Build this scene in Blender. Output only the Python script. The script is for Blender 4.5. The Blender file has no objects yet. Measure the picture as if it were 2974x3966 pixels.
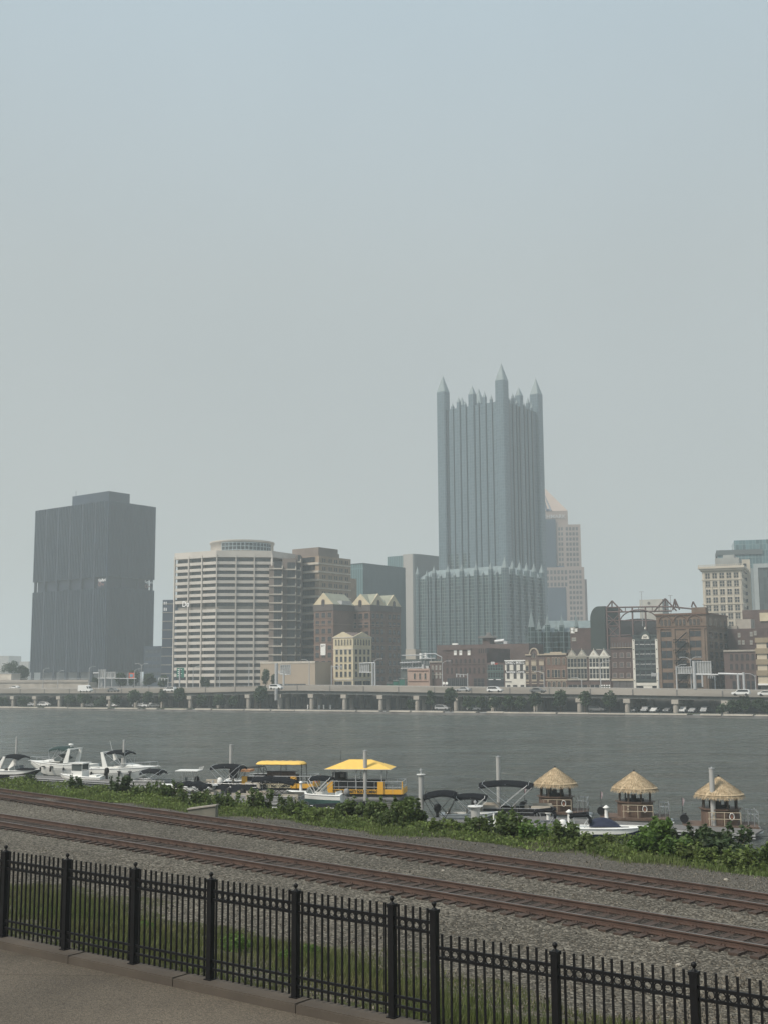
import bpy, bmesh, math, random
import numpy as np
from mathutils import Vector, Matrix
random.seed(7); RNG = np.random.default_rng(7)
SC = bpy.context.scene; COL = SC.collection
R = math.radians
# ------------------------------------------------------------------ camera
FPX, CX, CY, CAMZ = 4500.0, 1487.0, 1983.0, 12.0
PITCH = math.atan(627 / FPX); ROLL = 0.0067
cam = bpy.data.objects.new('camera', bpy.data.cameras.new('camera')); COL.objects.link(cam)
cam.data.sensor_fit = 'VERTICAL'; cam.data.sensor_height = 36; cam.data.sensor_width = 27
cam.data.lens = FPX / 3966 * 36; cam.data.clip_start = 0.5; cam.data.clip_end = 20000
cam.matrix_world = Matrix.Translation((0, 0, CAMZ)) @ Matrix.Rotation(R(90) + PITCH, 4, 'X') @ Matrix.Rotation(-ROLL, 4, 'Z')
SC.camera = cam
_M = cam.matrix_world.to_3x3(); CR, CU, CF = _M @ Vector((1, 0, 0)), _M @ Vector((0, 1, 0)), _M @ Vector((0, 0, -1))
# ------------------------------------------------------------------ world, sun, exposure
W = bpy.data.worlds.new('World'); SC.world = W; W.use_nodes = True
nt = W.node_tree; bg = nt.nodes['Background']
sky = nt.nodes.new('ShaderNodeTexSky'); sky.sky_type = 'NISHITA'; sky.sun_disc = False
sky.sun_elevation = R(48); sky.sun_rotation = R(238); sky.dust_density = 4.0; sky.air_density = 1.0; sky.ozone_density = 1.5
hs = nt.nodes.new('ShaderNodeHueSaturation'); hs.inputs['Saturation'].default_value = 0.75; hs.inputs['Hue'].default_value = 0.485
nt.links.new(sky.outputs[0], hs.inputs['Color'])
wt = nt.nodes.new('ShaderNodeTexCoord'); wx = nt.nodes.new('ShaderNodeSeparateXYZ'); nt.links.new(wt.outputs['Generated'], wx.inputs[0])
wr = nt.nodes.new('ShaderNodeValToRGB'); we = wr.color_ramp.elements      # smoke veil over the sky
we[0].position = 0; we[0].color = (.635, .64, .595, 1); we[1].position = 1; we[1].color = (.60, .76, .88, 1)
for p_, c_ in ((.16, (.64, .66, .625)), (.33, (.67, .72, .70)), (.53, (.69, .83, .90))): e_ = we.new(p_); e_.color = (*c_, 1)
nt.links.new(wx.outputs[2], wr.inputs[0])
wn_ = nt.nodes.new('ShaderNodeTexNoise'); wn_.inputs['Scale'].default_value = 1.6; wn_.inputs['Detail'].default_value = 4; nt.links.new(wt.outputs['Generated'], wn_.inputs[0])
wm = nt.nodes.new('ShaderNodeMapRange'); wm.inputs[1].default_value = .3; wm.inputs[2].default_value = .7; wm.inputs[3].default_value = 4.15; wm.inputs[4].default_value = 4.75; nt.links.new(wn_.outputs[0], wm.inputs[0])
wv = nt.nodes.new('ShaderNodeVectorMath'); wv.operation = 'SCALE'; nt.links.new(wr.outputs[0], wv.inputs[0]); nt.links.new(wm.outputs[0], wv.inputs['Scale'])
wk = nt.nodes.new('ShaderNodeMix'); wk.data_type = 'RGBA'; wk.inputs[0].default_value = .8; nt.links.new(hs.outputs[0], wk.inputs[6]); nt.links.new(wv.outputs[0], wk.inputs[7]); nt.links.new(wk.outputs[2], bg.inputs[0]); bg.inputs[1].default_value = 0.10
sd = bpy.data.lights.new('sun', 'SUN'); sd.energy = 2.3; sd.angle = R(12); sd.color = (1.0, 0.92, 0.80)
sun = bpy.data.objects.new('sun', sd); COL.objects.link(sun); sun.location = (-60, -60, 90)
az, el = R(238), R(48)
sdir = Vector((math.sin(az) * math.cos(el), math.cos(az) * math.cos(el), math.sin(el)))
sun.rotation_euler = sdir.to_track_quat('Z', 'Y').to_euler()
SC.view_settings.view_transform = 'Standard'; SC.view_settings.look = 'None'
SC.view_settings.exposure = 0.7; SC.view_settings.gamma = 1.0
# ------------------------------------------------------------------ photo geometry helpers (build time only)
def ray(px, py): return (CF + CR * ((px - CX) / FPX) - CU * ((py - CY) / FPX))
CAM = Vector((0, 0, CAMZ))
def at_z(px, py, z):
    d = ray(px, py); t = (z - CAMZ) / d.z; return CAM + d * t
def at_plane(px, py, p0, n):
    d = ray(px, py); t = n.dot(Vector((p0[0], p0[1], 0)) - Vector((0, 0, 0))) / n.dot(d); return CAM + d * t
def at_Y(px, py, Y):
    d = ray(px, py); return CAM + d * (Y / d.y)
# ------------------------------------------------------------------ mesh builder
class MB:
    def __init__(s): s.v = []; s.f = []; s.m = []; s.sm = []
    def add(s, vs, fs, mi=0, smooth=False):
        o = len(s.v); s.v += [tuple(p) for p in vs]
        for f in fs: s.f.append(tuple(i + o for i in f)); s.m.append(mi); s.sm.append(smooth)
        return s
    def box(s, x0, x1, y0, y1, z0, z1, mi=0, M=None):
        vs = [Vector((x, y, z)) for z in (z0, z1) for y in (y0, y1) for x in (x0, x1)]
        if M: vs = [M @ v for v in vs]
        return s.add(vs, [(0, 2, 3, 1), (4, 5, 7, 6), (0, 1, 5, 4), (2, 6, 7, 3), (0, 4, 6, 2), (1, 3, 7, 5)], mi)
    def cb(s, c, d, mi=0, rz=0):
        M = Matrix.Translation(c) @ Matrix.Rotation(rz, 4, 'Z')
        return s.box(-d[0] / 2, d[0] / 2, -d[1] / 2, d[1] / 2, -d[2] / 2, d[2] / 2, mi, M)
    def tube(s, p0, p1, r0, r1=None, n=8, mi=0, cap=True):
        r1 = r0 if r1 is None else r1
        p0, p1 = Vector(p0), Vector(p1); d = (p1 - p0)
        if d.length < 1e-6: return s
        q = d.to_track_quat('Z', 'Y')
        vs = []
        for p, r in ((p0, r0), (p1, r1)):
            for k in range(n):
                a = 2 * math.pi * k / n; vs.append(p + q @ Vector((r * math.cos(a), r * math.sin(a), 0)))
        s.add(vs, [(k, (k + 1) % n, n + (k + 1) % n, n + k) for k in range(n)], mi, n > 5)
        if cap: s.add(vs, [tuple(range(n - 1, -1, -1)), tuple(range(n, 2 * n))], mi)
        return s
    def path(s, pts, r, n=6, mi=0):
        for a, b in zip(pts[:-1], pts[1:]): s.tube(a, b, r, n=n, mi=mi)
        return s
    def lathe(s, prof, n=12, c=(0, 0, 0), mi=0, smooth=True, sx=1, sy=1):
        vs = []; m = len(prof)
        for r, z in prof:
            for k in range(n):
                a = 2 * math.pi * k / n; vs.append((c[0] + r * math.cos(a) * sx, c[1] + r * math.sin(a) * sy, c[2] + z))
        fs = [(i * n + k, i * n + (k + 1) % n, (i + 1) * n + (k + 1) % n, (i + 1) * n + k) for i in range(m - 1) for k in range(n)]
        s.add(vs, fs, mi, smooth)
        if prof[-1][0] > 1e-3: s.add(vs[-n:], [tuple(range(n))], mi)
        if prof[0][0] > 1e-3: s.add(vs[:n], [tuple(range(n - 1, -1, -1))], mi)
        return s
    def prism(s, pts, z0, z1, mi=0, M=None):           # polygon (ccw) in xy extruded in z
        n = len(pts); vs = [Vector((p[0], p[1], z)) for z in (z0, z1) for p in pts]
        if M: vs = [M @ v for v in vs]
        return s.add(vs, [tuple(range(n - 1, -1, -1)), tuple(range(n, 2 * n))] + [(k, (k + 1) % n, n + (k + 1) % n, n + k) for k in range(n)], mi)
    def xzprism(s, pts, y0, y1, mi=0):                 # polygon in xz extruded in y
        n = len(pts); vs = [(p[0], y, p[1]) for y in (y0, y1) for p in pts]
        return s.add(vs, [tuple(range(n)), tuple(range(2 * n - 1, n - 1, -1))] + [(k, n + k, n + (k + 1) % n, (k + 1) % n) for k in range(n)], mi)
    def yzprism(s, pts, x0, x1, mi=0):
        n = len(pts); vs = [(x, p[0], p[1]) for x in (x0, x1) for p in pts]
        return s.add(vs, [tuple(range(n - 1, -1, -1)), tuple(range(n, 2 * n))] + [(k, (k + 1) % n, n + (k + 1) % n, n + k) for k in range(n)], mi)
    def grid(s, fn, nu, nv, mi=0, smooth=True):
        vs = [fn(i / nu, j / nv) for j in range(nv + 1) for i in range(nu + 1)]
        fs = [(j * (nu + 1) + i, j * (nu + 1) + i + 1, (j + 1) * (nu + 1) + i + 1, (j + 1) * (nu + 1) + i) for j in range(nv) for i in range(nu)]
        return s.add(vs, fs, mi, smooth)
    def mesh(s, name, mats):
        me = bpy.data.meshes.new(name); me.from_pydata(s.v, [], s.f)
        for m in (mats if isinstance(mats, (list, tuple)) else [mats]): me.materials.append(m)
        me.polygons.foreach_set('material_index', s.m); me.polygons.foreach_set('use_smooth', s.sm)
        me.update(); return me
    def build(s, name, mats, parent=None, loc=None, rz=0, **tg):
        return link(name, s.mesh(name, mats), parent, loc, rz, **tg)
def link(name, me, parent=None, loc=None, rz=0, **tg):
    o = bpy.data.objects.new(name, me); COL.objects.link(o)
    if parent: o.parent = parent
    if loc is not None: o.location = loc
    o.rotation_euler.z = rz
    for k, v in tg.items(): o[k] = v
    return o
def thing(name, label, cat, loc=(0, 0, 0), rz=0, group=None):
    o = bpy.data.objects.new(name, None); COL.objects.link(o); o.location = loc; o.rotation_euler.z = rz
    o.empty_display_size = 0.5; o['label'] = label; o['category'] = cat
    if group: o['group'] = group
    return o
def kids(o): return [c for c in KIDS.get(o.name, [])]
def dup(o, loc=None, rz=None, label=None, parent=None, scale=None):
    ch = list(o.children); c = o.copy(); COL.objects.link(c)
    if parent: c.parent = parent
    if loc is not None: c.location = loc
    if rz is not None: c.rotation_euler.z = rz
    if label: c['label'] = label
    if scale: c.scale = scale
    for k in ch: dup(k, parent=c)
    return c
# ------------------------------------------------------------------ materials
MT = {}
def mat(name, col, rough=0.8, var=0.15, scale=1.0, metal=0.0, bump=0.0, bscale=None, stretch=None, spec=0.5, island=0.0, col2=None, detail=4, alpha=None, trans=None, leaf=0):
    if name in MT: return MT[name]
    m = bpy.data.materials.new(name); m.use_nodes = True; t = m.node_tree; b = t.nodes['Principled BSDF']; N = t.nodes.new; L = t.links.new
    b.inputs['Roughness'].default_value = rough; b.inputs['Metallic'].default_value = metal; b.inputs['Specular IOR Level'].default_value = spec
    tc = N('ShaderNodeTexCoord'); mp = N('ShaderNodeMapping'); L(tc.outputs['Object'], mp.inputs[0])
    if stretch: mp.inputs['Scale'].default_value = stretch
    nz = N('ShaderNodeTexNoise'); nz.inputs['Scale'].default_value = scale; nz.inputs['Detail'].default_value = detail; L(mp.outputs[0], nz.inputs[0])
    mx = N('ShaderNodeMix'); mx.data_type = 'RGBA'
    c2 = col2 if col2 else tuple(min(1, c * (1 + var)) for c in col); c1 = col if col2 else tuple(c * (1 - var) for c in col)
    rm = N('ShaderNodeMapRange'); rm.inputs[1].default_value = 0.3; rm.inputs[2].default_value = 0.7; L(nz.outputs[0], rm.inputs[0])
    mx.inputs[6].default_value = (*c1, 1); mx.inputs[7].default_value = (*c2, 1); L(rm.outputs[0], mx.inputs[0]); out = mx.outputs[2]
    if island:
        g = N('ShaderNodeNewGeometry'); r2 = N('ShaderNodeMapRange'); r2.inputs[3].default_value = 1 - island; r2.inputs[4].default_value = 1 + island
        L(g.outputs['Random Per Island'], r2.inputs[0]); h = N('ShaderNodeHueSaturation'); L(out, h.inputs['Color']); L(r2.outputs[0], h.inputs['Value']); out = h.outputs[0]
    L(out, b.inputs['Base Color'])
    if bump:
        n2 = N('ShaderNodeTexNoise'); n2.inputs['Scale'].default_value = bscale or scale * 4; n2.inputs['Detail'].default_value = 5; L(mp.outputs[0], n2.inputs[0])
        bp = N('ShaderNodeBump'); bp.inputs['Strength'].default_value = 1; bp.inputs['Distance'].default_value = bump; L(n2.outputs[0], bp.inputs['Height']); L(bp.outputs[0], b.inputs['Normal'])
    if alpha is not None: b.inputs['Alpha'].default_value = alpha
    if trans is not None: b.inputs['Transmission Weight'].default_value = trans
    if leaf:
        tr = N('ShaderNodeBsdfTranslucent'); ms = N('ShaderNodeMixShader'); ms.inputs[0].default_value = leaf; L(out, tr.inputs[0]); L(b.outputs[0], ms.inputs[1]); L(tr.outputs[0], ms.inputs[2]); L(ms.outputs[0], t.nodes['Material Output'].inputs[0])
    MT[name] = m; return m
def brickmat(name, c1, c2, mortar, bw=0.8, bh=0.3, rough=0.85):
    m = bpy.data.materials.new(name); m.use_nodes = True; t = m.node_tree; b = t.nodes['Principled BSDF']; N = t.nodes.new; L = t.links.new
    b.inputs['Roughness'].default_value = rough
    tc = N('ShaderNodeTexCoord'); sx = N('ShaderNodeSeparateXYZ'); L(tc.outputs['Object'], sx.inputs[0])
    ad = N('ShaderNodeMath'); L(sx.outputs[0], ad.inputs[0]); L(sx.outputs[1], ad.inputs[1]); cb = N('ShaderNodeCombineXYZ'); L(ad.outputs[0], cb.inputs[0]); L(sx.outputs[2], cb.inputs[1])
    br = N('ShaderNodeTexBrick'); br.inputs['Scale'].default_value = 1; br.inputs['Brick Width'].default_value = bw; br.inputs['Row Height'].default_value = bh; br.inputs['Mortar Size'].default_value = 0.02
    for i, c in ((1, c1), (2, c2), (3, mortar)): br.inputs[i].default_value = (*c, 1)
    L(cb.outputs[0], br.inputs[0])
    nz = N('ShaderNodeTexNoise'); nz.inputs['Scale'].default_value = 0.35; nz.inputs['Detail'].default_value = 6; L(tc.outputs['Object'], nz.inputs[0])
    rm = N('ShaderNodeMapRange'); rm.inputs[1].default_value = 0.3; rm.inputs[2].default_value = 0.7; rm.inputs[3].default_value = 0.75; rm.inputs[4].default_value = 1.2; L(nz.outputs[0], rm.inputs[0])
    h = N('ShaderNodeHueSaturation'); L(br.outputs[0], h.inputs['Color']); L(rm.outputs[0], h.inputs['Value']); L(h.outputs[0], b.inputs['Base Color'])
    MT[name] = m; return m
def curtain(name, glass, line, pw, ph, lw=0.12, rough=0.25, var=0.3):
    # curtain wall: glass panes (each its own tone) in a grid of thin metal lines
    m = bpy.data.materials.new(name); m.use_nodes = True; t = m.node_tree; b = t.nodes['Principled BSDF']; N = t.nodes.new; L = t.links.new
    tc = N('ShaderNodeTexCoord'); sx = N('ShaderNodeSeparateXYZ'); L(tc.outputs['Object'], sx.inputs[0])
    ad = N('ShaderNodeMath'); L(sx.outputs[0], ad.inputs[0]); L(sx.outputs[1], ad.inputs[1])
    def cell(src, w):
        d = N('ShaderNodeMath'); d.operation = 'DIVIDE'; L(src, d.inputs[0]); d.inputs[1].default_value = w
        fr = N('ShaderNodeMath'); fr.operation = 'FRACT'; L(d.outputs[0], fr.inputs[0]); fl = N('ShaderNodeMath'); fl.operation = 'FLOOR'; L(d.outputs[0], fl.inputs[0])
        lt = N('ShaderNodeMath'); lt.operation = 'LESS_THAN'; L(fr.outputs[0], lt.inputs[0]); lt.inputs[1].default_value = lw / w * 1.0
        return lt.outputs[0], fl.outputs[0]
    l1, f1 = cell(ad.outputs[0], pw); l2, f2 = cell(sx.outputs[2], ph)
    mxm = N('ShaderNodeMath'); mxm.operation = 'MAXIMUM'; L(l1, mxm.inputs[0]); L(l2, mxm.inputs[1])
    cb = N('ShaderNodeCombineXYZ'); L(f1, cb.inputs[0]); L(f2, cb.inputs[1]); wn = N('ShaderNodeTexWhiteNoise'); L(cb.outputs[0], wn.inputs[0])
    rm = N('ShaderNodeMapRange'); rm.inputs[3].default_value = 1 - var; rm.inputs[4].default_value = 1 + var; L(wn.outputs[0], rm.inputs[0])
    h = N('ShaderNodeHueSaturation'); h.inputs['Color'].default_value = (*glass, 1); L(rm.outputs[0], h.inputs['Value'])
    mx = N('ShaderNodeMix'); mx.data_type = 'RGBA'; L(mxm.outputs[0], mx.inputs[0]); L(h.outputs[0], mx.inputs[6]); mx.inputs[7].default_value = (*line, 1)
    L(mx.outputs[2], b.inputs['Base Color']); b.inputs['Roughness'].default_value = rough
    MT[name] = m; return m
concrete = mat('concrete', (0.36, 0.33, 0.29), 0.9, 0.2, 0.25, bump=0.01)
conc_lt = mat('pale_concrete', (0.50, 0.46, 0.40), 0.9, 0.15, 0.3)
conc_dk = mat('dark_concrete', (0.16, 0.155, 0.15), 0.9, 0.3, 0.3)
white = mat('white_paint', (0.78, 0.78, 0.76), 0.45, 0.05, 1)
gel = mat('gelcoat', (0.86, 0.86, 0.83), 0.22, 0.04, 1)
cream = mat('cream', (0.55, 0.48, 0.34), 0.85, 0.12, 0.3)
black = mat('black_canvas', (0.009, 0.010, 0.013), 0.95, 0.3, 3, bump=0.01, spec=.12)
blackm = mat('black_metal', (0.006, 0.006, 0.007), 0.5, 0.2, 4, spec=.25)
navy = mat('navy_canvas', (0.012, 0.018, 0.045), 0.8, 0.2, 3)
green_c = mat('green_canvas', (0.01, 0.035, 0.032), 0.8, 0.2, 3)
chrome = mat('steel_tube', (0.62, 0.63, 0.64), 0.3, 0.05, 3, metal=0.8)
galv = mat('galvanised_steel', (0.45, 0.46, 0.47), 0.5, 0.1, 1, metal=0.3)
glassd = mat('dark_glass', (0.03, 0.035, 0.04), 0.12, 0.5, 0.8)
glassm = mat('mid_glass', (0.07, 0.08, 0.085), 0.12, 0.5, 0.5)
yellow = mat('yellow_canvas', (0.80, 0.52, 0.12), 0.7, 0.08, 2, bump=0.01)
yellowp = mat('yellow_paint', (0.75, 0.40, 0.04), 0.5, 0.08, 2)
tan = mat('tan_vinyl', (0.42, 0.38, 0.32), 0.6, 0.1, 2)
grey = mat('grey_vinyl', (0.20, 0.20, 0.20), 0.6, 0.15, 2)
asphalt = mat('asphalt', (0.055, 0.055, 0.055), 0.9, 0.3, 0.2)
tire = mat('tyre_rubber', (0.015, 0.015, 0.015), 0.8, 0.1, 2)
bark = mat('bark', (0.08, 0.06, 0.045), 0.9, 0.3, 3)
leaf_far = mat('tree_leaves', (0.045, 0.075, 0.03), 0.7, 0.35, 0.4, island=0.45, leaf=.3)
leaf_bush = mat('bush_leaves', (0.105, 0.15, 0.045), 0.6, 0.3, 0.7, island=0.5, leaf=.45)
leaf_dark = mat('dark_leaves', (0.058, 0.09, 0.036), 0.6, 0.3, 0.7, island=0.45, leaf=.4)
leaf_lime = mat('bright_leaves', (0.12, 0.20, 0.045), 0.6, 0.3, 0.7, island=0.4, leaf=.45)
weed = mat('weed_leaves', (0.14, 0.19, 0.05), 0.65, 0.35, 0.35, island=0.5, leaf=.45)
grassm = mat('grass_blades', (0.075, 0.105, 0.022), 0.7, 0.0, 0.35, island=0.5, col2=(0.14, 0.14, 0.055), leaf=.4)
redmark = mat('red_paint', (0.55, 0.04, 0.02), 0.5, 0.05, 1)
lettering_w = mat('white_lettering', (0.85, 0.85, 0.85), 0.6, 0.02, 1)
lettering_b = mat('black_lettering', (0.02, 0.02, 0.02), 0.6, 0.02, 1)
def text(parent, s, size, loc, mtl, rot=(R(90), 0, 0), w=None, name='lettering', h=None):
    cu = bpy.data.curves.new('txt', 'FONT'); cu.body = s; cu.size = 1; cu.extrude = 0.02; cu.align_x = 'CENTER'; cu.align_y = 'CENTER'; cu.offset = 0.012
    to = bpy.data.objects.new('txt', cu); COL.objects.link(to); bpy.context.view_layer.update()
    me = bpy.data.meshes.new_from_object(to.evaluated_get(bpy.context.evaluated_depsgraph_get())); bpy.data.objects.remove(to)
    me.name = name; me.materials.clear(); me.materials.append(mtl)
    o = link(name, me, parent, loc); o.rotation_euler = rot
    xs = [v.co.x for v in me.vertices]; ys = [v.co.y for v in me.vertices]
    sx = (w / (max(xs) - min(xs))) if w else size; sy = (h / (max(ys) - min(ys))) if h else (size if not w else min(sx * 1.0, size))
    o.scale = (sx, sy, 1); return o
# leaf clouds ------------------------------------------------------
def leafmesh(name, lobes, n, size, mtl, flat=0.6, up=0.0):
    # lobes: (cx,cy,cz,rx,ry,rz); leaves concentrate near the lobe surface, with gaps
    L = np.array(lobes, float); vol = (L[:, 3] * L[:, 4] * L[:, 5]) ** 0.7; k = RNG.choice(len(L), n, p=vol / vol.sum())
    d = RNG.normal(size=(n, 3)); d /= np.linalg.norm(d, axis=1)[:, None]; r = RNG.uniform(0.35, 1.08, n) ** 0.5
    c = L[k, :3] + d * r[:, None] * L[k, 3:]
    # clumps inside lobes
    jit = RNG.normal(size=(n, 3)) * size * 0.4; c += jit
    a = RNG.normal(size=(n, 3)); a /= np.linalg.norm(a, axis=1)[:, None]; a[:, 2] = a[:, 2] * flat + up
    b = np.cross(a, RNG.normal(size=(n, 3))); b /= np.linalg.norm(b, axis=1)[:, None] + 1e-9
    s = size * RNG.uniform(0.6, 1.3, n)[:, None]
    v = np.stack([c - a * s * .9, c + b * s * .5, c + a * s * .9, c - b * s * .5], 1).reshape(-1, 3)
    me = bpy.data.meshes.new(name); me.vertices.add(4 * n); me.vertices.foreach_set('co', v.ravel())
    me.loops.add(4 * n); me.loops.foreach_set('vertex_index', np.arange(4 * n)); me.polygons.add(n); me.polygons.foreach_set('loop_start', np.arange(n) * 4)
    me.polygons.foreach_set('loop_total', np.full(n, 4)); me.update(calc_edges=True); me.materials.append(mtl); return me
def rawtri(name, v, mtl, k=3):
    n = len(v) // k; me = bpy.data.meshes.new(name); me.vertices.add(len(v)); me.vertices.foreach_set('co', np.asarray(v, float).ravel())
    me.loops.add(len(v)); me.loops.foreach_set('vertex_index', np.arange(len(v))); me.polygons.add(n); me.polygons.foreach_set('loop_start', np.arange(n) * k)
    me.polygons.foreach_set('loop_total', np.full(n, k)); me.update(calc_edges=True); me.materials.append(mtl); return me
# ================================================================== THE FAR BANK: frames
TH0 = R(28.6); U0 = Vector((math.cos(TH0), -math.sin(TH0), 0)); N0 = Vector((math.sin(TH0), math.cos(TH0), 0)); O0 = Vector((-143, 432, 0))
ZQ, ZS = 0.9, 6.0      # quay level, street level
def far(a, c, z=0): return O0 + U0 * a + N0 * c + Vector((0, 0, z))
def far_a(px, py, c):
    p = at_plane(px, py, O0 + N0 * c, N0); return (p - O0).dot(U0), p.z
# --------------------------------------------------------------- setting: water, land, quay, streets
m = bpy.data.materials.new('river_water'); m.use_nodes = True; t = m.node_tree; b = t.nodes['Principled BSDF']; N = t.nodes.new; L = t.links.new
b.inputs['Base Color'].default_value = (0.075, 0.088, 0.078, 1); b.inputs['Roughness'].default_value = 0.22; b.inputs['IOR'].default_value = 1.33
tc = N('ShaderNodeTexCoord'); mp = N('ShaderNodeMapping'); mp.inputs['Rotation'].default_value = (0, 0, R(28)); mp.inputs['Scale'].default_value = (0.45, 1.3, 1); L(tc.outputs['Object'], mp.inputs[0])
n1 = N('ShaderNodeTexNoise'); n1.inputs['Scale'].default_value = 0.75; n1.inputs['Detail'].default_value = 8; n1.inputs['Roughness'].default_value = 0.7; L(mp.outputs[0], n1.inputs[0])
n2 = N('ShaderNodeTexNoise'); n2.inputs['Scale'].default_value = 0.035; n2.inputs['Detail'].default_value = 3; L(mp.outputs[0], n2.inputs[0])
mr = N('ShaderNodeMapRange'); mr.inputs[1].default_value = 0.35; mr.inputs[2].default_value = 0.65; mr.inputs[3].default_value = 0.55; mr.inputs[4].default_value = 1.15; L(n2.outputs[0], mr.inputs[0])
n3 = N('ShaderNodeTexNoise'); n3.inputs['Scale'].default_value = 0.16; n3.inputs['Detail'].default_value = 4; n3.inputs['Roughness'].default_value = .65; L(mp.outputs[0], n3.inputs[0])
m3 = N('ShaderNodeMath'); m3.operation = 'MULTIPLY_ADD'; L(n3.outputs[0], m3.inputs[0]); m3.inputs[1].default_value = 9; L(n1.outputs[0], m3.inputs[2])
ml = N('ShaderNodeMath'); ml.operation = 'MULTIPLY'; L(m3.outputs[0], ml.inputs[0]); L(mr.outputs[0], ml.inputs[1])
r3 = N('ShaderNodeMapRange'); r3.inputs[1].default_value = .35; r3.inputs[2].default_value = .65; r3.inputs[3].default_value = .08; r3.inputs[4].default_value = .35; L(n3.outputs[0], r3.inputs[0]); L(r3.outputs[0], b.inputs['Roughness'])
bp = N('ShaderNodeBump'); bp.inputs['Distance'].default_value = 1.0; bp.inputs['Strength'].default_value = 1; L(ml.outputs[0], bp.inputs['Height']); L(bp.outputs[0], b.inputs['Normal'])
water = m
MB().add([far(-4000, 2, 0), far(-4000, -900, 0), far(4000, -900, 0), far(4000, 2, 0)], [(0, 1, 2, 3)]).build('water', water, kind='structure')
turf = mat('turf', (0.05, 0.07, 0.025), 0.9, 0.35, 0.2, bump=0.05)
def strip(name, c0, c1, z, m_, a0=-4000, a1=4000): return MB().add([far(a0, c0, z), far(a1, c0, z), far(a1, c1, z), far(a0, c1, z)], [(0, 1, 2, 3)]).build(name, m_, kind='structure')
strip('wharf_road', 1.2, 34, ZQ, asphalt)
strip('street_ground', 34, 7000, ZS, mat('city_paving', (0.13, 0.125, 0.12), 0.9, 0.3, 0.05))
# verge in front of the piers
strip('grass_verge', 1.5, 7.5, ZQ + 0.05, turf, -80, 98); strip('grass_verge', 1.5, 6.0, ZQ + 0.05, turf, 235, 330)
# quay wall: pale blocks on a darker wall
q = MB(); q.add([far(-900, 0.6, 0), far(900, 0.6, 0), far(900, 0.6, ZQ - .02), far(-900, 0.6, ZQ - .02)], [(0, 1, 2, 3)])
qt = thing('quay_wall', 'long low concrete quay wall with pale edge blocks at the far waterline', 'wall', far(0, 0.6, 0))
qi = Matrix.Translation(-far(0, 0.6, 0))
M0 = Matrix.Rotation(-TH0, 4, 'Z')
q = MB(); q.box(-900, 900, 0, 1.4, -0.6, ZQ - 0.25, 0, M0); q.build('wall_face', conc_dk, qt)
q = MB(); a = -420
while a < 500:
    w = random.uniform(4, 11); q.box(a, a + w, -0.12 + random.uniform(-.1, .1), 1.5, ZQ - 0.25, ZQ + random.uniform(0.02, 0.22), 0, M0); a += w + random.choice([0.15, 0.6, 3.5])
q.build('edge_blocks', conc_lt, qt, kind='stuff')
rw = thing('retaining_wall', 'dark concrete retaining wall behind the pillars beneath the elevated highway', 'wall', far(0, 33, 0), -TH0)
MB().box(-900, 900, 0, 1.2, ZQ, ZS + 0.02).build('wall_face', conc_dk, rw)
q = MB()
for k in range(-6, 40): q.box(k * 9.0, k * 9.0 + 1.1, -0.5, 0, ZQ, ZS - .6)
q.build('buttresses', concrete, rw)
# --------------------------------------------------------------- elevated highway
HC0, HC1 = 10.0, 30.0
prof = [(-900, 7.5)]
for px, py in ((0, 2665), (380, 2664), (750, 2661), (950, 2655), (1150, 2651), (1487, 2655), (1800, 2659), (2300, 2663), (2974, 2672)):
    prof.append(far_a(px, py, HC0))
prof.append((900, 6.4))
def ptop(a):
    for (a0, z0), (a1, z1) in zip(prof[:-1], prof[1:]):
        if a <= a1: return z0 + (z1 - z0) * (a - a0) / (a1 - a0)
    return prof[-1][1]
hw = thing('elevated_highway', 'long concrete elevated highway running on pillars along the far riverbank', 'bridge', far(0, HC0, 0), -TH0)
def hloft(name, sect, m_, a0=-700, a1=800, step=8):
    s = MB(); n = len(sect); A = [a0 + i * step for i in range(int((a1 - a0) / step) + 1)]
    for a in A:
        zt = ptop(a); s.v += [(a, y, zt + z) for y, z in sect]
    for i in range(len(A) - 1):
        for k in range(n): s.f.append((i * n + k, (i + 1) * n + k, (i + 1) * n + (k + 1) % n, i * n + (k + 1) % n)); s.m.append(0); s.sm.append(False)
    return s.build(name, m_, hw)
hconc = mat('highway_concrete', (0.30, 0.275, 0.245), 0.9, 0.25, 0.12, stretch=(0.3, 1, 2))
hloft('deck', [(0.0, -1.95), (0.0, -1.5), (20, -1.5), (20, -1.95)], mat('deck_concrete', (0.22, 0.21, 0.19), 0.9, 0.2, 0.2))
hloft('parapet', [(-0.25, -1.95), (-0.25, -0.3), (0.1, -0.3), (0.1, -1.5)], hconc)
hloft('parapet', [(19.9, -1.5), (19.9, -0.3), (20.2, -0.3), (20.2, -1.95)], hconc)
for y in (0.35, 5.5, 12, 18.5): hloft('girder', [(y, -3.0), (y, -1.95), (y + 0.5, -1.95), (y + 0.5, -3.0)], mat('girder_steel', (0.10, 0.105, 0.10), 0.7, 0.2, 0.3))
hloft('barrier', [(9.8, -1.5), (9.9, -0.6), (10.2, -0.6), (10.3, -1.5)], hconc)
hloft('hand_rail', [(-0.12, -0.06), (-0.12, 0.0), (-0.04, 0.0), (-0.04, -0.06)], galv)
q = MB(); a = -330
while a < 330: q.box(a, a + 0.1, -0.14, -0.04, ptop(a) - 0.3, ptop(a) - 0.05); a += 2.4
q.build('rail_posts', galv, hw, kind='stuff')
q = MB(); a = -330
while a < 330: q.box(a, a + 0.35, -0.32, -0.25, ptop(a) - 1.9, ptop(a) - 0.35); a += 12.3
q.build('parapet_joints', conc_dk, hw, kind='stuff')
piers = [49, 135, 228, 318, 423, 523, 627, 735, 845, 960, 1082, 1205, 1332, 1472, 1612, 1762, 1905, 2070, 2240, 2425, 2612, 2805, 3010]
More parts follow.
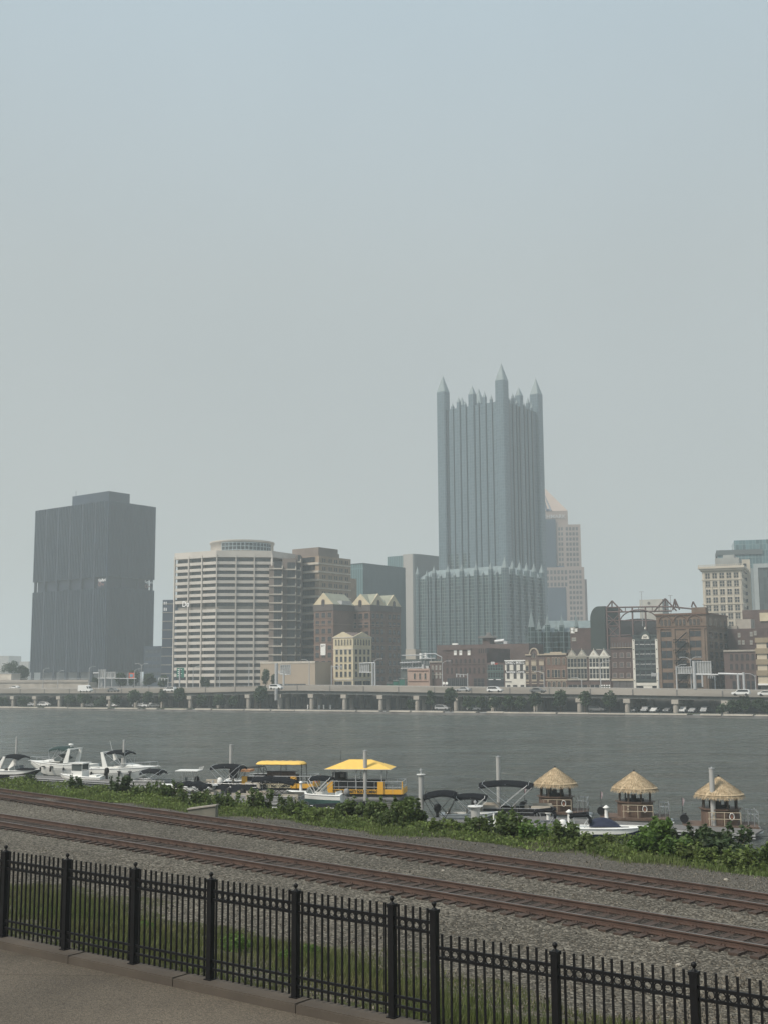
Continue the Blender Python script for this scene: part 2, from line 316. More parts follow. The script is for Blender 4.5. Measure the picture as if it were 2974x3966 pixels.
pm = MB(); pm.box(-0.95, 0.95, -0.9, 5.5, -1.15, 0).tube((0, 0.1, -7), (0, 0.1, -1.15), 0.75, n=12).tube((0, 4.6, -7), (0, 4.6, -1.15), 0.75, n=12)
pm = pm.mesh('pier', concrete)
for px in piers:
    a, _ = far_a(px, 2715, HC0)
    for c in (0.6, 11.5):
        link('pier', pm, hw, (a, c, ptop(a) - 3.0))
# --------------------------------------------------------------- building class
TH = R(37)
def winmesh(w, h, kind, key=[{}]):
    k = (round(w, 2), round(h, 2), kind)
    if k in key[0]: return key[0][k]
    s = MB(); f = min(0.14, w * 0.1)
    if kind == 'arch':
        r = w / 2; pts = [(-r, 0), (r, 0)] + [(r * math.cos(t), h - r + r * math.sin(t)) for t in [math.pi * i / 8 for i in range(9)]]
        s.xzprism(pts, -0.10, 0.0, 1); q = [(x * 0.80, z * 0.94 + f * .6) for x, z in pts]; s.xzprism(q, -0.13, -0.10, 0); s.box(-.05, .05, -0.16, -0.13, f, h - f, 1)
    elif kind == 'strip':
        s.box(-w / 2, w / 2, -0.06, 0.0, 0, h, 0); n = max(2, int(w / 1.3))
        for i in range(n + 1): x = -w / 2 + i * w / n; s.box(x - .05, x + .05, -0.11, -0.06, 0, h, 2)
    elif kind == 'dark':
        s.box(-w / 2, w / 2, -0.05, 0, 0, h, 0)
    else:
        s.box(-w / 2, w / 2, -0.05, 0, 0, h, 0)
        for a in (-w / 2 - f, w / 2): s.box(a, a + f, -0.12, 0, 0, h, 1)
        s.box(-w / 2 - f, w / 2 + f, -0.12, 0, h, h + f, 1); s.box(-w / 2 - f * 1.6, w / 2 + f * 1.6, -0.2, 0, -f, 0, 1)
        s.box(-w / 2, w / 2, -0.09, -0.05, h * .5 - .05, h * .5 + .05, 2)
        if kind == 'pair': s.box(-.08, .08, -0.1, -0.05, 0, h, 1)
    key[0][k] = s; return s
class Bld:
    """origin: front-left corner at the base; local x runs right along the front, y goes back, z up"""
    def __init__(s, name, label, cat, pxL, pxR, py, c=None, Y=None, th=TH0, D=20, z0=ZS, group=None, pyb=None):
        u = Vector((math.cos(th), -math.sin(th), 0)); n = Vector((math.sin(th), math.cos(th), 0)); s.u, s.n = u, n
        if c is not None: p0 = O0 + N0 * c; pl, pr = at_plane(pxL, py, p0, N0 if th == TH0 else n), at_plane(pxR, py, p0, N0 if th == TH0 else n)
        else: pr = at_Y(pxR, py, Y); pl = at_plane(pxL, py, pr, n)
        s.w = (pr - pl).dot(u); s.h = pr.z - z0; s.z0 = z0; s.pl = Vector((pl.x, pl.y, z0)); s.pr = s.pl + u * s.w; s.D = D
        s.t = thing(name, label, cat, s.pl, -th, group); s.wins = []
    def F(s, px, py, off=0.0):
        p = at_plane(px, py, s.pl - s.n * off, s.n) - s.pl; return p.dot(s.u), p.z
    def S(s, px, py):
        p = at_plane(px, py, s.pr, s.u) - s.pl; return p.dot(s.n), p.z
    def zt(s, px, py): return s.F(px, py)[1]
    def part(s, name, q, m, **k): return q.build(name, m, s.t, **k)
    def body(s, m, x0=0, x1=None, y0=0, y1=None, z0=-0.5, z1=None, name='wall'):
        return MB().box(x0, s.w if x1 is None else x1, y0, s.D if y1 is None else y1, z0, s.h if z1 is None else z1).build(name, m, s.t)
    def win(s, x, z, w, h, kind='plain', side='F', y=0.0, mats=None):
        s.wins.append((x, z, w, h, kind, side, y, mats))
    def wgrid(s, x0, x1, z0, z1, cols, rows, fw=.55, fh=.6, kind='plain', side='F', y=0.0, skip=(), mats=None):
        cw, rh = (x1 - x0) / cols, (z1 - z0) / rows
        for j in range(rows):
            for i in range(cols):
                if (i, j) in skip: continue
                s.win(x0 + (i + .5) * cw, z0 + (j + .5) * rh - rh * fh / 2, cw * fw, rh * fh, kind, side, y, mats)
    def pgrid(s, px0, px1, py0, py1, cols, rows, **k):      # the same, from photo pixels (front) with py0 top, py1 bottom
        f = s.S if k.get('side') == 'R' else s.F
        a0, zt = f(px0, py0); a1, zb = f(px1, py1); s.wgrid(a0, a1, zb, zt, cols, rows, **k)
    def finish(s, mats, cap=100):
        ws = sorted(s.wins, key=lambda w: -w[2] * w[3]); cache = {}
        def M(w):
            x, z, ww, hh, kind, side, y, m_ = w
            if side == 'F': return Matrix.Translation((x, y - 0.0, z))
            return Matrix.Translation((s.w + y, x, z)) @ Matrix.Rotation(R(90), 4, 'Z')
        for w in ws[:cap]:
            mm = w[7] or mats; k = (round(w[2], 2), round(w[3], 2), w[4], id(mm[0]), id(mm[1]))
            if k not in cache: cache[k] = winmesh(w[2], w[3], w[4]).mesh('window', mm)
            o = link('window', cache[k], s.t); o.matrix_local = M(w); 
        if len(ws) > cap:
            q = MB()
            for w in ws[cap:]:
                g = winmesh(w[2], w[3], w[4]); X = M(w); o = len(q.v); q.v += [tuple(X @ Vector(v)) for v in g.v]
                q.f += [tuple(i + o for i in f) for f in g.f]; q.m += g.m; q.sm += g.sm
            q.build('window', mats, s.t, kind='stuff')
        return s.t
stone = mat('grey_stone_trim', (0.33, 0.30, 0.26), 0.85, 0.15, 0.5)
mull = mat('dark_mullion', (0.09, 0.09, 0.09), 0.6, 0.1, 1)
blind = mat('window_blinds', (0.30, 0.30, 0.28), 0.6, 0.25, 0.4)
brick_red = brickmat('red_brick', (0.10, 0.062, 0.056), (0.08, 0.053, 0.049), (0.09, 0.072, 0.068))
brick_brn = brickmat('brown_brick', (0.165, 0.10, 0.078), (0.135, 0.085, 0.068), (0.17, 0.12, 0.09))
brick_org = brickmat('ochre_brick', (0.175, 0.125, 0.09), (0.145, 0.102, 0.077), (0.2, 0.13, 0.09))
brick_tan = brickmat('tan_brick', (0.33, 0.25, 0.18), (0.28, 0.21, 0.15), (0.26, 0.2, 0.15))
brick_prp = brickmat('plum_brick', (0.115, 0.078, 0.07), (0.095, 0.066, 0.06), (0.12, 0.09, 0.08))
WD = [glassd, stone, mull]; WW = [glassd, white, white]
# ================================================================== SKYLINE
# --- black ribbed office tower (left) ------------------------------
blk = mat('anodised_black', (0.006, 0.015, 0.034), 0.6, 0.25, 0.1); blk2 = mat('black_spandrel', (0.009, 0.022, 0.046), 0.5, 0.3, 0.08)
B = Bld('office_tower', 'tall black ribbed office tower with a recessed band at mid height', 'building', 140, 423, 1938, Y=673, th=TH, D=36.5)
w, h, D = B.w, B.h, B.D
zs0, zs1 = B.F(423, 2274)[1], B.F(423, 2231)[1]; zl = B.F(423, 2602)[1]
B.body(blk2, z0=zl, z1=zs0, name='lower_shaft'); B.body(blk2, z0=zs1, z1=h, name='upper_shaft')
MB().box(3.1, w - 1.6, 1.4, D - 3.1, zs0, zs1).build('recessed_core', blk, B.t)
MB().box(5, w - 5, 5, D - 5, -.5, zl).build('lobby', mat('lobby_panels', (0.34, 0.35, 0.35), 0.4, 0.3, 0.1), B.t)
q = MB(); nb = 6; bw = w / nb
for z0, z1 in ((zl, zs0), (zs1, h)):
    for i in range(nb):
        for k in range(7):
            x = i * bw + bw * (k + 1) / 8.0; q.box(x - .16, x + .16, -0.55, 0, z0, z1)
    for k in range(30):
        y = 1.2 + k * (D - 2) / 30; q.box(w, w + .45, y - .14, y + .14, z0, z1)
        q.box(-.45, 0, y - .14, y + .14, z0, z1)
q.build('ribs', mat('rib_metal', (0.016, 0.034, 0.06), 0.6, 0.15, 0.1), B.t, kind='stuff')
for i in range(nb + 1):
    x = min(max(i * bw, 1.65), w - .95); MB().box(x - .7, x + .7, -.25 if 0 < i < nb else 0.3, 1.5, -.5, h - .5).build('column', blk, B.t)
for y in (12, 24, D - 1.65): MB().box(w - 1.5, w - .3, y - .7, y + .7, -.5, h - .5).build('column', blk, B.t)
MB().box(w - 39, w - 5, 4.2, 20, h, h + 6.6).build('penthouse', blk2, B.t); q = MB(); q.tube((w - 38, 6, h + 6), (w - 38, 6, h + 10), .12); q.build('antenna', blk, B.t)
x, z = B.F(401, 2247); text(B.t, 'KeyBank', 3, (x, -.7, z), lettering_w, w=6.6, h=2.3)
s = MB(); x, z = B.F(392, 2263)
for k in range(12):
    a, b_ = 2 * math.pi * k / 12, 2 * math.pi * (k + 1) / 12; s.tube((x + 1.0 * math.cos(a), -.7, z + 1.0 * math.sin(a)), (x + 1.0 * math.cos(b_), -.7, z + 1.0 * math.sin(b_)), .28, n=6)
s.tube((x + 1, -.7, z), (x + 3.6, -.7, z), .26).tube((x + 2.5, -.7, z), (x + 2.5, -.7, z - .9), .22).tube((x + 3.4, -.7, z), (x + 3.4, -.7, z - .9), .22)
s.build('key_emblem', mat('dull_red', (.22, .10, .09), .6, .1, 1), B.t)
y, z = B.S(575, 2255); text(B.t, 'KeyBank', 3, (w + .6, y, z), lettering_w, rot=(R(90), 0, R(90)), w=6.2, h=2.3)
s = MB(); y, z = B.S(566, 2271); s.tube((w + .6, y + 1, z), (w + .6, y + 3.6, z), .26)
for k in range(12):
    a, b_ = 2 * math.pi * k / 12, 2 * math.pi * (k + 1) / 12; s.tube((w + .6, y + math.cos(a), z + math.sin(a)), (w + .6, y + math.cos(b_), z + math.sin(b_)), .28, n=6)
s.build('key_emblem', mat('dull_red', (0, 0, 0)), B.t)
# low block right of it and a banded dark office behind
B = Bld('office_block', 'low dark office block between the black tower and the white banded hotel', 'building', 560, 690, 2500, Y=640, th=TH, D=20)
B.body(blk2); B.wgrid(1, B.w - 1, 1, B.h - 1, 8, 5, kind='dark', fw=.8, fh=.5); B.finish([glassd, mull, mull])
B = Bld('office_block', 'dark mid-rise office with thin pale floor lines, left of the white banded hotel', 'building', 632, 720, 2322, Y=600, th=R(10), D=22)
B.body(blk2)
for k in range(10):
    z = B.h * (k + .5) / 10; MB().box(-.15, B.w + .15, -.3, 0, z, z + .28).build('floor_band', concrete, B.t)
for px, py in ((638, 2337), (645, 2337), (638, 2360), (645, 2360)):
    x, z = B.F(px, py); B.win(x, z - .8, .5, 1.6, 'dark')
B.finish([lettering_w, white, white])
# --- white balconied hotel -----------------------------------------
wconc = mat('cream_precast', (0.54, 0.505, 0.46), 0.85, 0.12, 0.12)
pts = [at_Y(680, 2143, 468), at_Y(841, 2132, 458), at_Y(1055, 2134, 461), at_Y(1140, 2146, 474)]
ztop = (pts[0].z + pts[1].z) / 2; P = [Vector((p.x, p.y, 0)) for p in pts]; org = Vector((P[1].x, P[1].y, ZS))
back = [P[3] + Vector((14, 40, 0)), P[0] + Vector((12, 42, 0))]
ht = thing('hotel', 'white high-rise hotel with stacked balcony bands and a round rooftop drum', 'building', org)
def rel(p): return Vector((p.x - org.x, p.y - org.y, 0))
poly = [rel(p) for p in P + back]; H = ztop - ZS
c = sum(poly, Vector()) / len(poly)
def inset(pl, d): return [p + (c - p).normalized() * d for p in pl]
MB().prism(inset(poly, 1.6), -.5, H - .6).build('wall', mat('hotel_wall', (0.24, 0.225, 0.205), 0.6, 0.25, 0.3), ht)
zr = [H - 3.4]
step = (at_Y(841, 2200, 458).z - at_Y(841, 2224.6, 458).z)
z = H - 4.3; rows = []
k = 0
while z > 3:
    k += 1; rows.append(z); z -= step * (1.5 if k == 7 else 1.0)
MB().prism(inset(poly, -.2), H - 2.6, H).build('parapet', wconc, ht)
for z in rows: MB().prism(inset(poly, 0), z - 1.25 + .1, z).build('balcony_band', wconc, ht)
def on(i, t): return poly[i] + (poly[i + 1] - poly[i]) * t
cols = []
for i, ts in ((0, (0.0, .34, .66)), (1, (0, .35, .68)), (2, (0.0, .5, 1.0))):
    for tt in ts: cols.append((i, tt))
for i, tt in cols:
    p = on(i, tt); d = (poly[i + 1] - poly[i]); MB().cb(p + Vector((0, 0, H / 2 - 1)), (0.42, .8, H - 1), rz=math.atan2(d.y, d.x)).build('column', wconc, ht)
wn = []
for i, ts in ((0, (0.0, .34, .66, 1)), (1, (0, .35, .68, 1)), (2, (0.0, .5, 1.0))):
    d = poly[i + 1] - poly[i]; L_ = d.length; dn = d.normalized(); nrm = Vector((dn.y, -dn.x, 0))
    for t0, t1 in zip(ts[:-1], ts[1:]):
        for r, z in enumerate(rows + [H - 2.5]):
            hh = (step - 1.15) * (1.0 if r != 7 else 1.0)
            wn.append((i, (t0 + t1) / 2, (t1 - t0) * L_ - 1.0, z - 1.15 - hh if r < len(rows) else H - 4.3, hh, d, nrm))
cache = {}
stf = MB()
for n_, (i, tt, ww, z, hh, d, nrm) in enumerate(sorted(wn, key=lambda a: -a[2])):
    p = on(i, tt) - nrm * 1.3; X = Matrix.Translation((p.x, p.y, z)) @ Matrix.Rotation(math.atan2(d.y, d.x), 4, 'Z'); k = (round(ww, 1), round(hh, 1))
    if z < 0.3: continue
    g = winmesh(ww, hh, 'strip')
    if n_ < 100:
        if k not in cache: cache[k] = g.mesh('window', [glassm, white, mull])
        o = link('window', cache[k], ht); o.matrix_local = X
    else:
        o = len(stf.v); stf.v += [tuple(X @ Vector(v)) for v in g.v]; stf.f += [tuple(a + o for a in f) for f in g.f]; stf.m += g.m; stf.sm += g.sm
if stf.v: stf.build('window', [glassm, white, mull], ht, kind='stuff')
dc = at_Y(940, 2110, 478); dr = 12.9; dz = at_Y(940, 2132, 465).z - ZS; dt = at_Y(940, 2089, 465).z - ZS
o = MB().lathe([(dr, H - 1), (dr, dt - .8), (dr + .4, dt - .8), (dr + .4, dt)], 48, rel(dc)).build('rooftop_drum', wconc, ht)
g = MB()
for k in range(14):
    a0 = R(-121 + k * 7.1); a1 = R(-121 + (k + 1) * 7.1)
    r = dr + .25; cc = rel(dc); g.add([cc + Vector((r * math.cos(a), r * math.sin(a), z)) for a, z in ((a0, dz + .3), (a1, dz + .3), (a1, dt - 1.2), (a0, dt - 1.2))], [(0, 1, 2, 3)], 0)
    g.tube(cc + Vector(((r + .1) * math.cos(a0), (r + .1) * math.sin(a0), dz)), cc + Vector(((r + .1) * math.cos(a0), (r + .1) * math.sin(a0), dt - 1)), .14, n=4, mi=1)
for z in (dz + .3, (dz + dt) / 2 - .4, dt - 1.2):
    for k in range(14):
        a0 = R(-121 + k * 7.1); a1 = R(-121 + (k + 1) * 7.1); r = dr + .35; cc = rel(dc)
        g.tube(cc + Vector((r * math.cos(a0), r * math.sin(a0), z)), cc + Vector((r * math.cos(a1), r * math.sin(a1), z)), .13, n=4, mi=1)
g.build('glazed_screen', [glassm, mat('blue_frame', (0.35, 0.42, 0.45), 0.5, 0.1, 1)], ht)
p = at_Y(722, 2341, 462); d = poly[1] - poly[0]; text(ht, 'Do', 4, (rel(p).x, rel(p).y - .6, p.z - ZS), lettering_w, rot=(R(90), 0, math.atan2(d.y, d.x)), w=3.4, h=2.2)
# --- brown and tan apartment tower ----------------------------------
B = Bld('apartment_tower', 'tan brick apartment tower with stepped balconies, right of the white banded hotel', 'building', 1152, 1237, 2152, Y=470, th=TH, D=20.5)
w, h, D = B.w, B.h, B.D
brn = mat('brown_cladding', (0.19, 0.155, 0.135), 0.85, 0.15, 0.2); B.body(brick_tan)
MB().box(w - 15, w - .8, .6, 13, h, h + 3.6).box(-.5, w - 5, 8, 19, h, h + 2.4).build('penthouse', brn, B.t)
y1, z1 = B.S(1382, 2242); MB().box(w - 12, w, D, y1, -.5, z1).build('wing', brick_tan, B.t)
stp = h / 16.0; zs = [h - stp * (k + .9) for k in range(15)]
offs = [(-.2, w + .1, 0)]
bays = []
for pa, pb, Y_, pt in ((1043, 1095, 456, 2190), (1095, 1147, 460, 2163), (1147, 1166, 464, 2150)):
    a_, b_ = at_Y(pa, 2350, Y_), at_Y(pb, 2350, Y_); hh = at_Y(pb - 5, pt, Y_).z - ZS; d_ = Vector((a_.x, a_.y, 0)) - Vector((B.pl.x, B.pl.y, 0)); lc = (d_.dot(B.u), d_.dot(B.n), 0); wd = b_.x - a_.x
    MB().box(0, wd - .02, 0, 16, 10, hh).build('balcony_bay', brn, B.t, lc, TH); bays.append((lc, wd, hh))
bw_m = {}
for z in zs:
    MB().box(-.3, w + .12, -.5, 0, z - .5, z + .35).box(w, w + .18, 0, D, z - .25, z + .2).build('floor_band', conc_lt, B.t)
    B.win(w * .46, z + .6, w * .72, stp - 1.25, 'strip')
    if z > 10:
        for n_, (lc, wd, hh) in enumerate(bays):
            if z < hh - 1:
                q = MB(); q.box(wd * .3, wd + .15, -1.4, 0, z - .4, z + .1).box(wd - .2, wd + .15, -1.4, 0, z + .1, z + 1.0).box(-.1, wd * .3, -.3, 0, z - .3, z + .05); q.build('balcony', conc_lt, B.t, lc, TH)
                k_ = n_
                if k_ not in bw_m: bw_m[k_] = winmesh(wd * .58, stp - .75, 'strip').mesh('window', [glassd, stone, mull])
                c_, s_ = math.cos(TH), math.sin(TH); x_ = wd * .66; link('window', bw_m[k_], B.t, (lc[0] + x_ * c_, lc[1] + x_ * s_, z + .15), TH)
for i, yy in enumerate((3.0, 7.0, 10.6, 14.0, 17.6)):
    for z in zs[:13]:
        for dy in (-.6, .6): B.win(yy + dy, z + .55, .75, 1.5, 'dark', side='R')
B.finish([glassd, stone, mull], 55)
B = Bld('podium', 'blank beige podium wall below the brown balcony tower', 'building', 1010, 1222, 2563, c=50, D=12, th=TH0)
B.body(mat('beige_render', (0.36, 0.30, 0.235), 0.9, 0.08, 0.1)); MB().box(0, B.w, -.15, 0, B.h - .5, B.h + .25).build('coping', conc_lt, B.t)
MB().box(6, B.w - 4, -.2, 0, 0.2, 2.6).build('opening', glassd, B.t)
# --- teal office blocks in the middle -------------------------------
tl = curtain('teal_ribs', (0.055, 0.11, 0.12), (0.14, 0.22, 0.23), 1.5, 60, 0.5, 0.35, .12); tl2 = curtain('teal_glass', (0.035, 0.065, 0.075), (0.045, 0.08, 0.09), 1.5, 3.5, 0.15, 0.3, .15)
B = Bld('office_block', 'dark teal glass office block with ribbed left side, behind the brown gabled building', 'building', 1340, 1407, 2184, Y=600, th=TH, D=36.5)
B.body(tl); MB().box(B.w, B.w + .25, -.2, B.D, -.5, B.h + .2).build('side_glazing', tl2, B.t); MB().box(-.1, B.w + .1, -.12, B.D, B.h, B.h + .5).build('parapet', tl2, B.t)
B = Bld('office_block', 'grey-green office slab with blank beige panel, left of the spired glass tower', 'building', 1499, 1600, 2145, Y=770, th=TH, D=1)
x = B.F(1563, 2150)[0]; w, h = B.w, B.h
MB().box(0, x, 0, 20, -.5, h - .6).build('ribbed_wing', tl, B.t); MB().box(x, w, -1, 20, -.5, h).build('blank_panel', mat('pale_panel', (0.33, 0.32, 0.30), 0.8, 0.06, 0.05), B.t)
q = MB(); pl = [(w, -.9)]
for k in range(9): a = R(90 * k / 8); pl.append((w + 4 * math.sin(a), 28 - 28.9 * math.cos(a)))
pl += [(w, 28)]; q.prism(pl, -.5, h - .1); q.build('curved_end', mat('slate_panel', (0.14, 0.16, 0.165), 0.6, 0.1, 0.06), B.t)
# --- glass tower with spires ----------------------------------------
gl = curtain('silver_glass', (0.085, 0.125, 0.15), (0.15, 0.20, 0.225), 1.55, 1.9, 0.16, 0.2, .14)
gl2 = curtain('deep_glass', (0.028, 0.05, 0.052), (0.17, 0.22, 0.22), 1.55, 1.9, 0.24, 0.2, .6)
glm = curtain('pilaster_glass', (0.05, 0.08, 0.09), (0.14, 0.18, 0.19), 1.3, 1.9, 0.2, 0.2, .2)
gsp = mat('spire_glass', (0.20, 0.245, 0.25), 0.2, 0.15, 0.3); shade_gl = mat('shade_strip_glass', (0.02, 0.035, 0.045), 0.3, 0.2, 0.2)
def turret(B, x, y, s, z0, zb, za, m_, name='turret', lx=True):
    q = MB(); r = s / 2; k = r * .8
    pts = [(x - r, y - k), (x - k, y - r), (x + k, y - r), (x + r, y - k), (x + r, y + k), (x + k, y + r), (x - k, y + r), (x - r, y + k)]
    q.prism(pts, z0, zb); o = q.build(name, m_, B.t)
    q = MB(); n = len(pts); vs = [(a, b, zb) for a, b in pts] + [(x, y, za)]; q.add(vs, [(i, (i + 1) % n, n) for i in range(n)])
    q.tube((x, y, za - .3), (x, y, za + .8), .08, n=4); q.build('spire', gsp, o if False else B.t); return o
B = Bld('glass_tower', 'tallest glass tower, crowned with pointed spires on its corners and edges', 'building', 1697, 1947, 1549, Y=715, th=TH, D=48)
w, h, D = B.w, B.h, B.D; B.body(gl, x0=1, x1=w - 1, y0=1, y1=D - 1)
zc, za = B.F(1947, 1463)[1], B.F(1947, 1408)[1]; zc2, za2 = h + 10.2, h + 17.5
for (x, y, zb_, zp) in ((w - 2.2, 2.2, zc - .5, za), (2.2, 2.2, zc - 1.2, za - .8), (w - 2.2, D - 2.2, zc - 1.2, za - 1), (2.2, D - 2.2, zc - 1, za - 1)):
    turret(B, x, y, 6.6, -.5, zb_ - .8, zp + 1.2, gl)
for f_, s_, hb, ha in ((.50, 4.2, 7.5, 13.5), (.30, 2.2, 3.8, 7.2), (.70, 2.2, 4.2, 8.0), (.20, 1.5, 1.6, 3.6), (.40, 1.5, 1.6, 4), (.60, 1.5, 1.2, 3.6), (.80, 1.6, 2.0, 5)):
    for side in range(4):
        i_ = 1 + s_ / 2 - (.55 if s_ > 2 else .2); p = (f_ * w, i_) if side == 0 else (w - i_, f_ * D) if side == 1 else (f_ * w, D - i_) if side == 2 else (i_, f_ * D)
        turret(B, p[0], p[1], s_, -.5, h + hb, h + ha, gl, 'pilaster')
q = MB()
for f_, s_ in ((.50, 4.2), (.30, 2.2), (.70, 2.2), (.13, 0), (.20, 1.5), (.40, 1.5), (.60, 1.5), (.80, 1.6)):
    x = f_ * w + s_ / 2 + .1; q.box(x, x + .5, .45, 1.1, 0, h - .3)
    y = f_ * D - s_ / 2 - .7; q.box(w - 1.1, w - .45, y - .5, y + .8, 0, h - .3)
q.build('shade_strips', shade_gl, B.t)  # dark strips beside the pilasters: their shaded sides put in as colour
x0, zz = B.F(1707, 2150); x1, z0_ = B.F(1815, 2215)
MB().box(x0, x1, .93, 1.05, z0_ - 20, zz).build('clear_glazing', gl2, B.t)
# lower block in front
B = Bld('glass_block', 'lower glass block with small spires and pale glass roof, below the spired tower', 'building', 1608, 1957, 2222, Y=640, th=TH, D=42)
w, h, D = B.w, B.h, B.D; B.body(gl2, x0=.6, x1=w - .6, y0=.6)
q = MB(); a, i_ = (.6, .6, w - .6, D), 6.0
vs = [(a[0], a[1], h), (a[2], a[1], h), (a[2], a[3], h), (a[0], a[3], h), (a[0] + i_, a[1] + i_, h + 5.2), (a[2] - i_, a[1] + i_, h + 5.2), (a[2] - i_, a[3], h + 5.2), (a[0] + i_, a[3], h + 5.2)]
q.add(vs, [(0, 1, 5, 4), (1, 2, 6, 5), (3, 0, 4, 7), (4, 5, 6, 7), (2, 3, 7, 6)]); q.build('roof', gsp, B.t)
for px in (1612, 1648, 1676, 1730, 1783, 1839, 1895):
    x, _ = B.F(px + 3, 2240); big = px not in (1648,)
    turret(B, max(x, .8), .3, 2.2 if big else 1.6, -.5, h + (3.0 if big else 1.6), h + (7.6 if big else 5.5), glm, 'pilaster')
turret(B, w - 1.2, 1.2, 3.4, -.5, h + 3.4, h + 10, glm, 'pilaster')
for px in (1987, 2015, 2042, 2070, 2100):
    y, _ = B.S(px, 2240); turret(B, w - .6, min(y, D), 2.6, -.5, h + 3.2, h + 8.2, glm, 'pilaster')
for px in (1662, 1703, 1757, 1811, 1867, 1921):
    x, _ = B.F(px, 2240); turret(B, x, .5, 1.2, -.5, h + 1.0, h + 3, glm, 'pilaster')
# far small glass piece on the square
B = Bld('glass_pavilion', 'small low glass building with little spires, right of the spired tower base', 'building', 2052, 2195, 2448, Y=432, th=R(3), D=26)
w, h = B.w, B.h; B.body(gl2)
q = MB(); q.add([(3, 0, h), (w + 24, 0, h), (w + 24, 5, h + 4.4), (7, 5, h + 4.4), (7, 26, h + 4.4), (w + 24, 26, h + 4.4)], [(0, 1, 2, 3), (3, 2, 5, 4)]); q.build('roof', gsp, B.t)
MB().box(w, w + 24, 0, 26, 0, h).build('side_wing', gl2, B.t)
for px, s_, hb, ha in ((2057, 2.4, 2.0, 8.2), (2071, 1.4, .8, 3.5), (2086, 1.8, 1, 5), (2119, 1.8, 2.6, 6.5), (2152, 1.1, 1, 3), (2174, 1.8, 2.4, 6.5), (2230, 1.6, 2, 7)):
    x, _ = B.F(px, 2460); turret(B, x, -.2, s_, -.5, h + hb, h + ha, gl2, 'pilaster')
# --- pyramid topped tower -------------------------------------------
pk = mat('pink_granite', (0.33, 0.27, 0.24), 0.7, 0.08, 0.05); pkr = mat('copper_roof', (0.42, 0.34, 0.29), 0.6, 0.06, 0.05); blg = mat('blue_glass', (0.06, 0.085, 0.12), 0.15, 0.15, 0.05)
B = Bld('pyramid_tower', 'pinkish granite skyscraper with a pyramid roof behind the glass spired tower', 'building', 2080, 2260, 2196, Y=880, th=R(4), D=40)
w, h = B.w, B.h; B.body(pk)
xe, ze = B.F(2271, 2243); MB().box(w, xe, 2, 36, -.5, ze).build('wing', pk, B.t)
xa, za = B.F(2150, 2200); xb, zb_ = B.F(2246, 2030); MB().box(xa, xb, 1, 36, h, zb_).build('shaft', pk, B.t)
xc, zc = B.F(2198, 1975); xd, _ = B.F(2075, 1975); MB().box(xd - 14, xc, 4, 34, h, zc).build('crown', pk, B.t)
x_, z_ = B.F(2112, 1868); q = MB(); cx_, cy_ = x_ - 3, 19
q.add([(xd - 14, 4, zc), (xc, 4, zc), (xc, 34, zc), (xd - 14, 34, zc), (cx_, cy_, z_ + 2)], [(0, 1, 4), (1, 2, 4), (2, 3, 4), (3, 0, 4)]); q.build('pyramid_roof', pkr, B.t)
q = MB(); b0, b1 = B.F(2118, 1975)[0], B.F(2134, 1975)[0]; q.add([(b0, 3.8, zc), (b1, 3.8, zc), (cx_ + 2, 17, z_ - 4), (cx_, 17.2, z_ - 2)], [(0, 1, 2, 3)]); q.tube((b0, 3.8, zc), (cx_, 17, z_ - 2), .8, n=4); q.tube((b1, 3.8, zc), (cx_ + 1, 17, z_ - 3), .8, n=4); q.build('roof_rib', blg, B.t)
g0, g1 = B.F(2090, 2012), B.F(2154, 2196); MB().box(g0[0], g1[0], 0, 5, h, g0[1]).build('glazed_bay', blg, B.t)
g0, g1 = B.F(2090, 2172), B.F(2186, 2196); q = MB(); q.add([(g0[0], 0, g1[1]), (g1[0], 0, g1[1]), (g1[0] - 6, 5, g0[1]), (g0[0], 5, g0[1])], [(0, 1, 2, 3)]); q.build('sloped_glazing', blg, B.t)
g0, g1 = B.F(2090, 2276), B.F(2194, 2430); MB().box(g0[0], g1[0], -.4, 0, g1[1], g0[1]).build('glazed_bay', blg, B.t)
x, z = B.F(2134, 1999); text(B.t, 'HIGHMARK', 5, (B.F(2190, 1999)[0] - 11, 3.4, z), mat('pale_lettering', (.5, .5, .5), .6, .05, 1), w=22, h=2.9)
B.pgrid(2158, 2184, 2038, 2196, 2, 8, fw=.66, fh=.62, kind='dark', y=1.0); B.pgrid(2187, 2243, 2038, 2196, 4, 8, fw=.66, fh=.62, kind='dark', y=1.0)
B.pgrid(2112, 2198, 2205, 2275, 6, 3, fw=.62, fh=.62, kind='dark'); B.pgrid(2199, 2258, 2205, 2425, 4, 11, fw=.66, fh=.58, kind='dark')
B.finish([mat('granite_window', (0.07, 0.08, 0.09), 0.3, 0.3, 0.1), pk, pk])
# --- ornate pale tower and teal glass buildings (right) --------------
B = Bld('terracotta_tower', 'ornate cream office tower with a deep cornice, at the right of the skyline', 'building', 2716, 2868, 2190, Y=470, th=R(22), D=18)
ivory = mat('ivory_terracotta', (0.50, 0.45, 0.37), 0.8, 0.1, 0.3); w, h, D = B.w, B.h, B.D; B.body(ivory)
MB().box(-1.5, w + 1.2, -1.5, D + 1, h - .9, h).box(-.9, w + .7, -.9, D, h - 1.7, h - .9).build('cornice', ivory, B.t)
q = MB()
for k in range(26): x = -1.2 + k * (w + 2) / 25; q.box(x - .1, x + .1, -1.4, -1.0, h, h + .5)
q.box(-1.4, w + 1, -1.45, -1.3, h + .5, h + .65); q.build('balustrade', ivory, B.t)
MB().box(5, w - 1, 3, D - 2, h, h + 3.6).box(8, w - 3, 5, D - 3, h + 3.6, h + 5).build('penthouse', mat('rooftop_clad', (0.30, 0.31, 0.30), 0.8, .1, .3), B.t)
nr = 14; rh = (h - 2.4) / nr
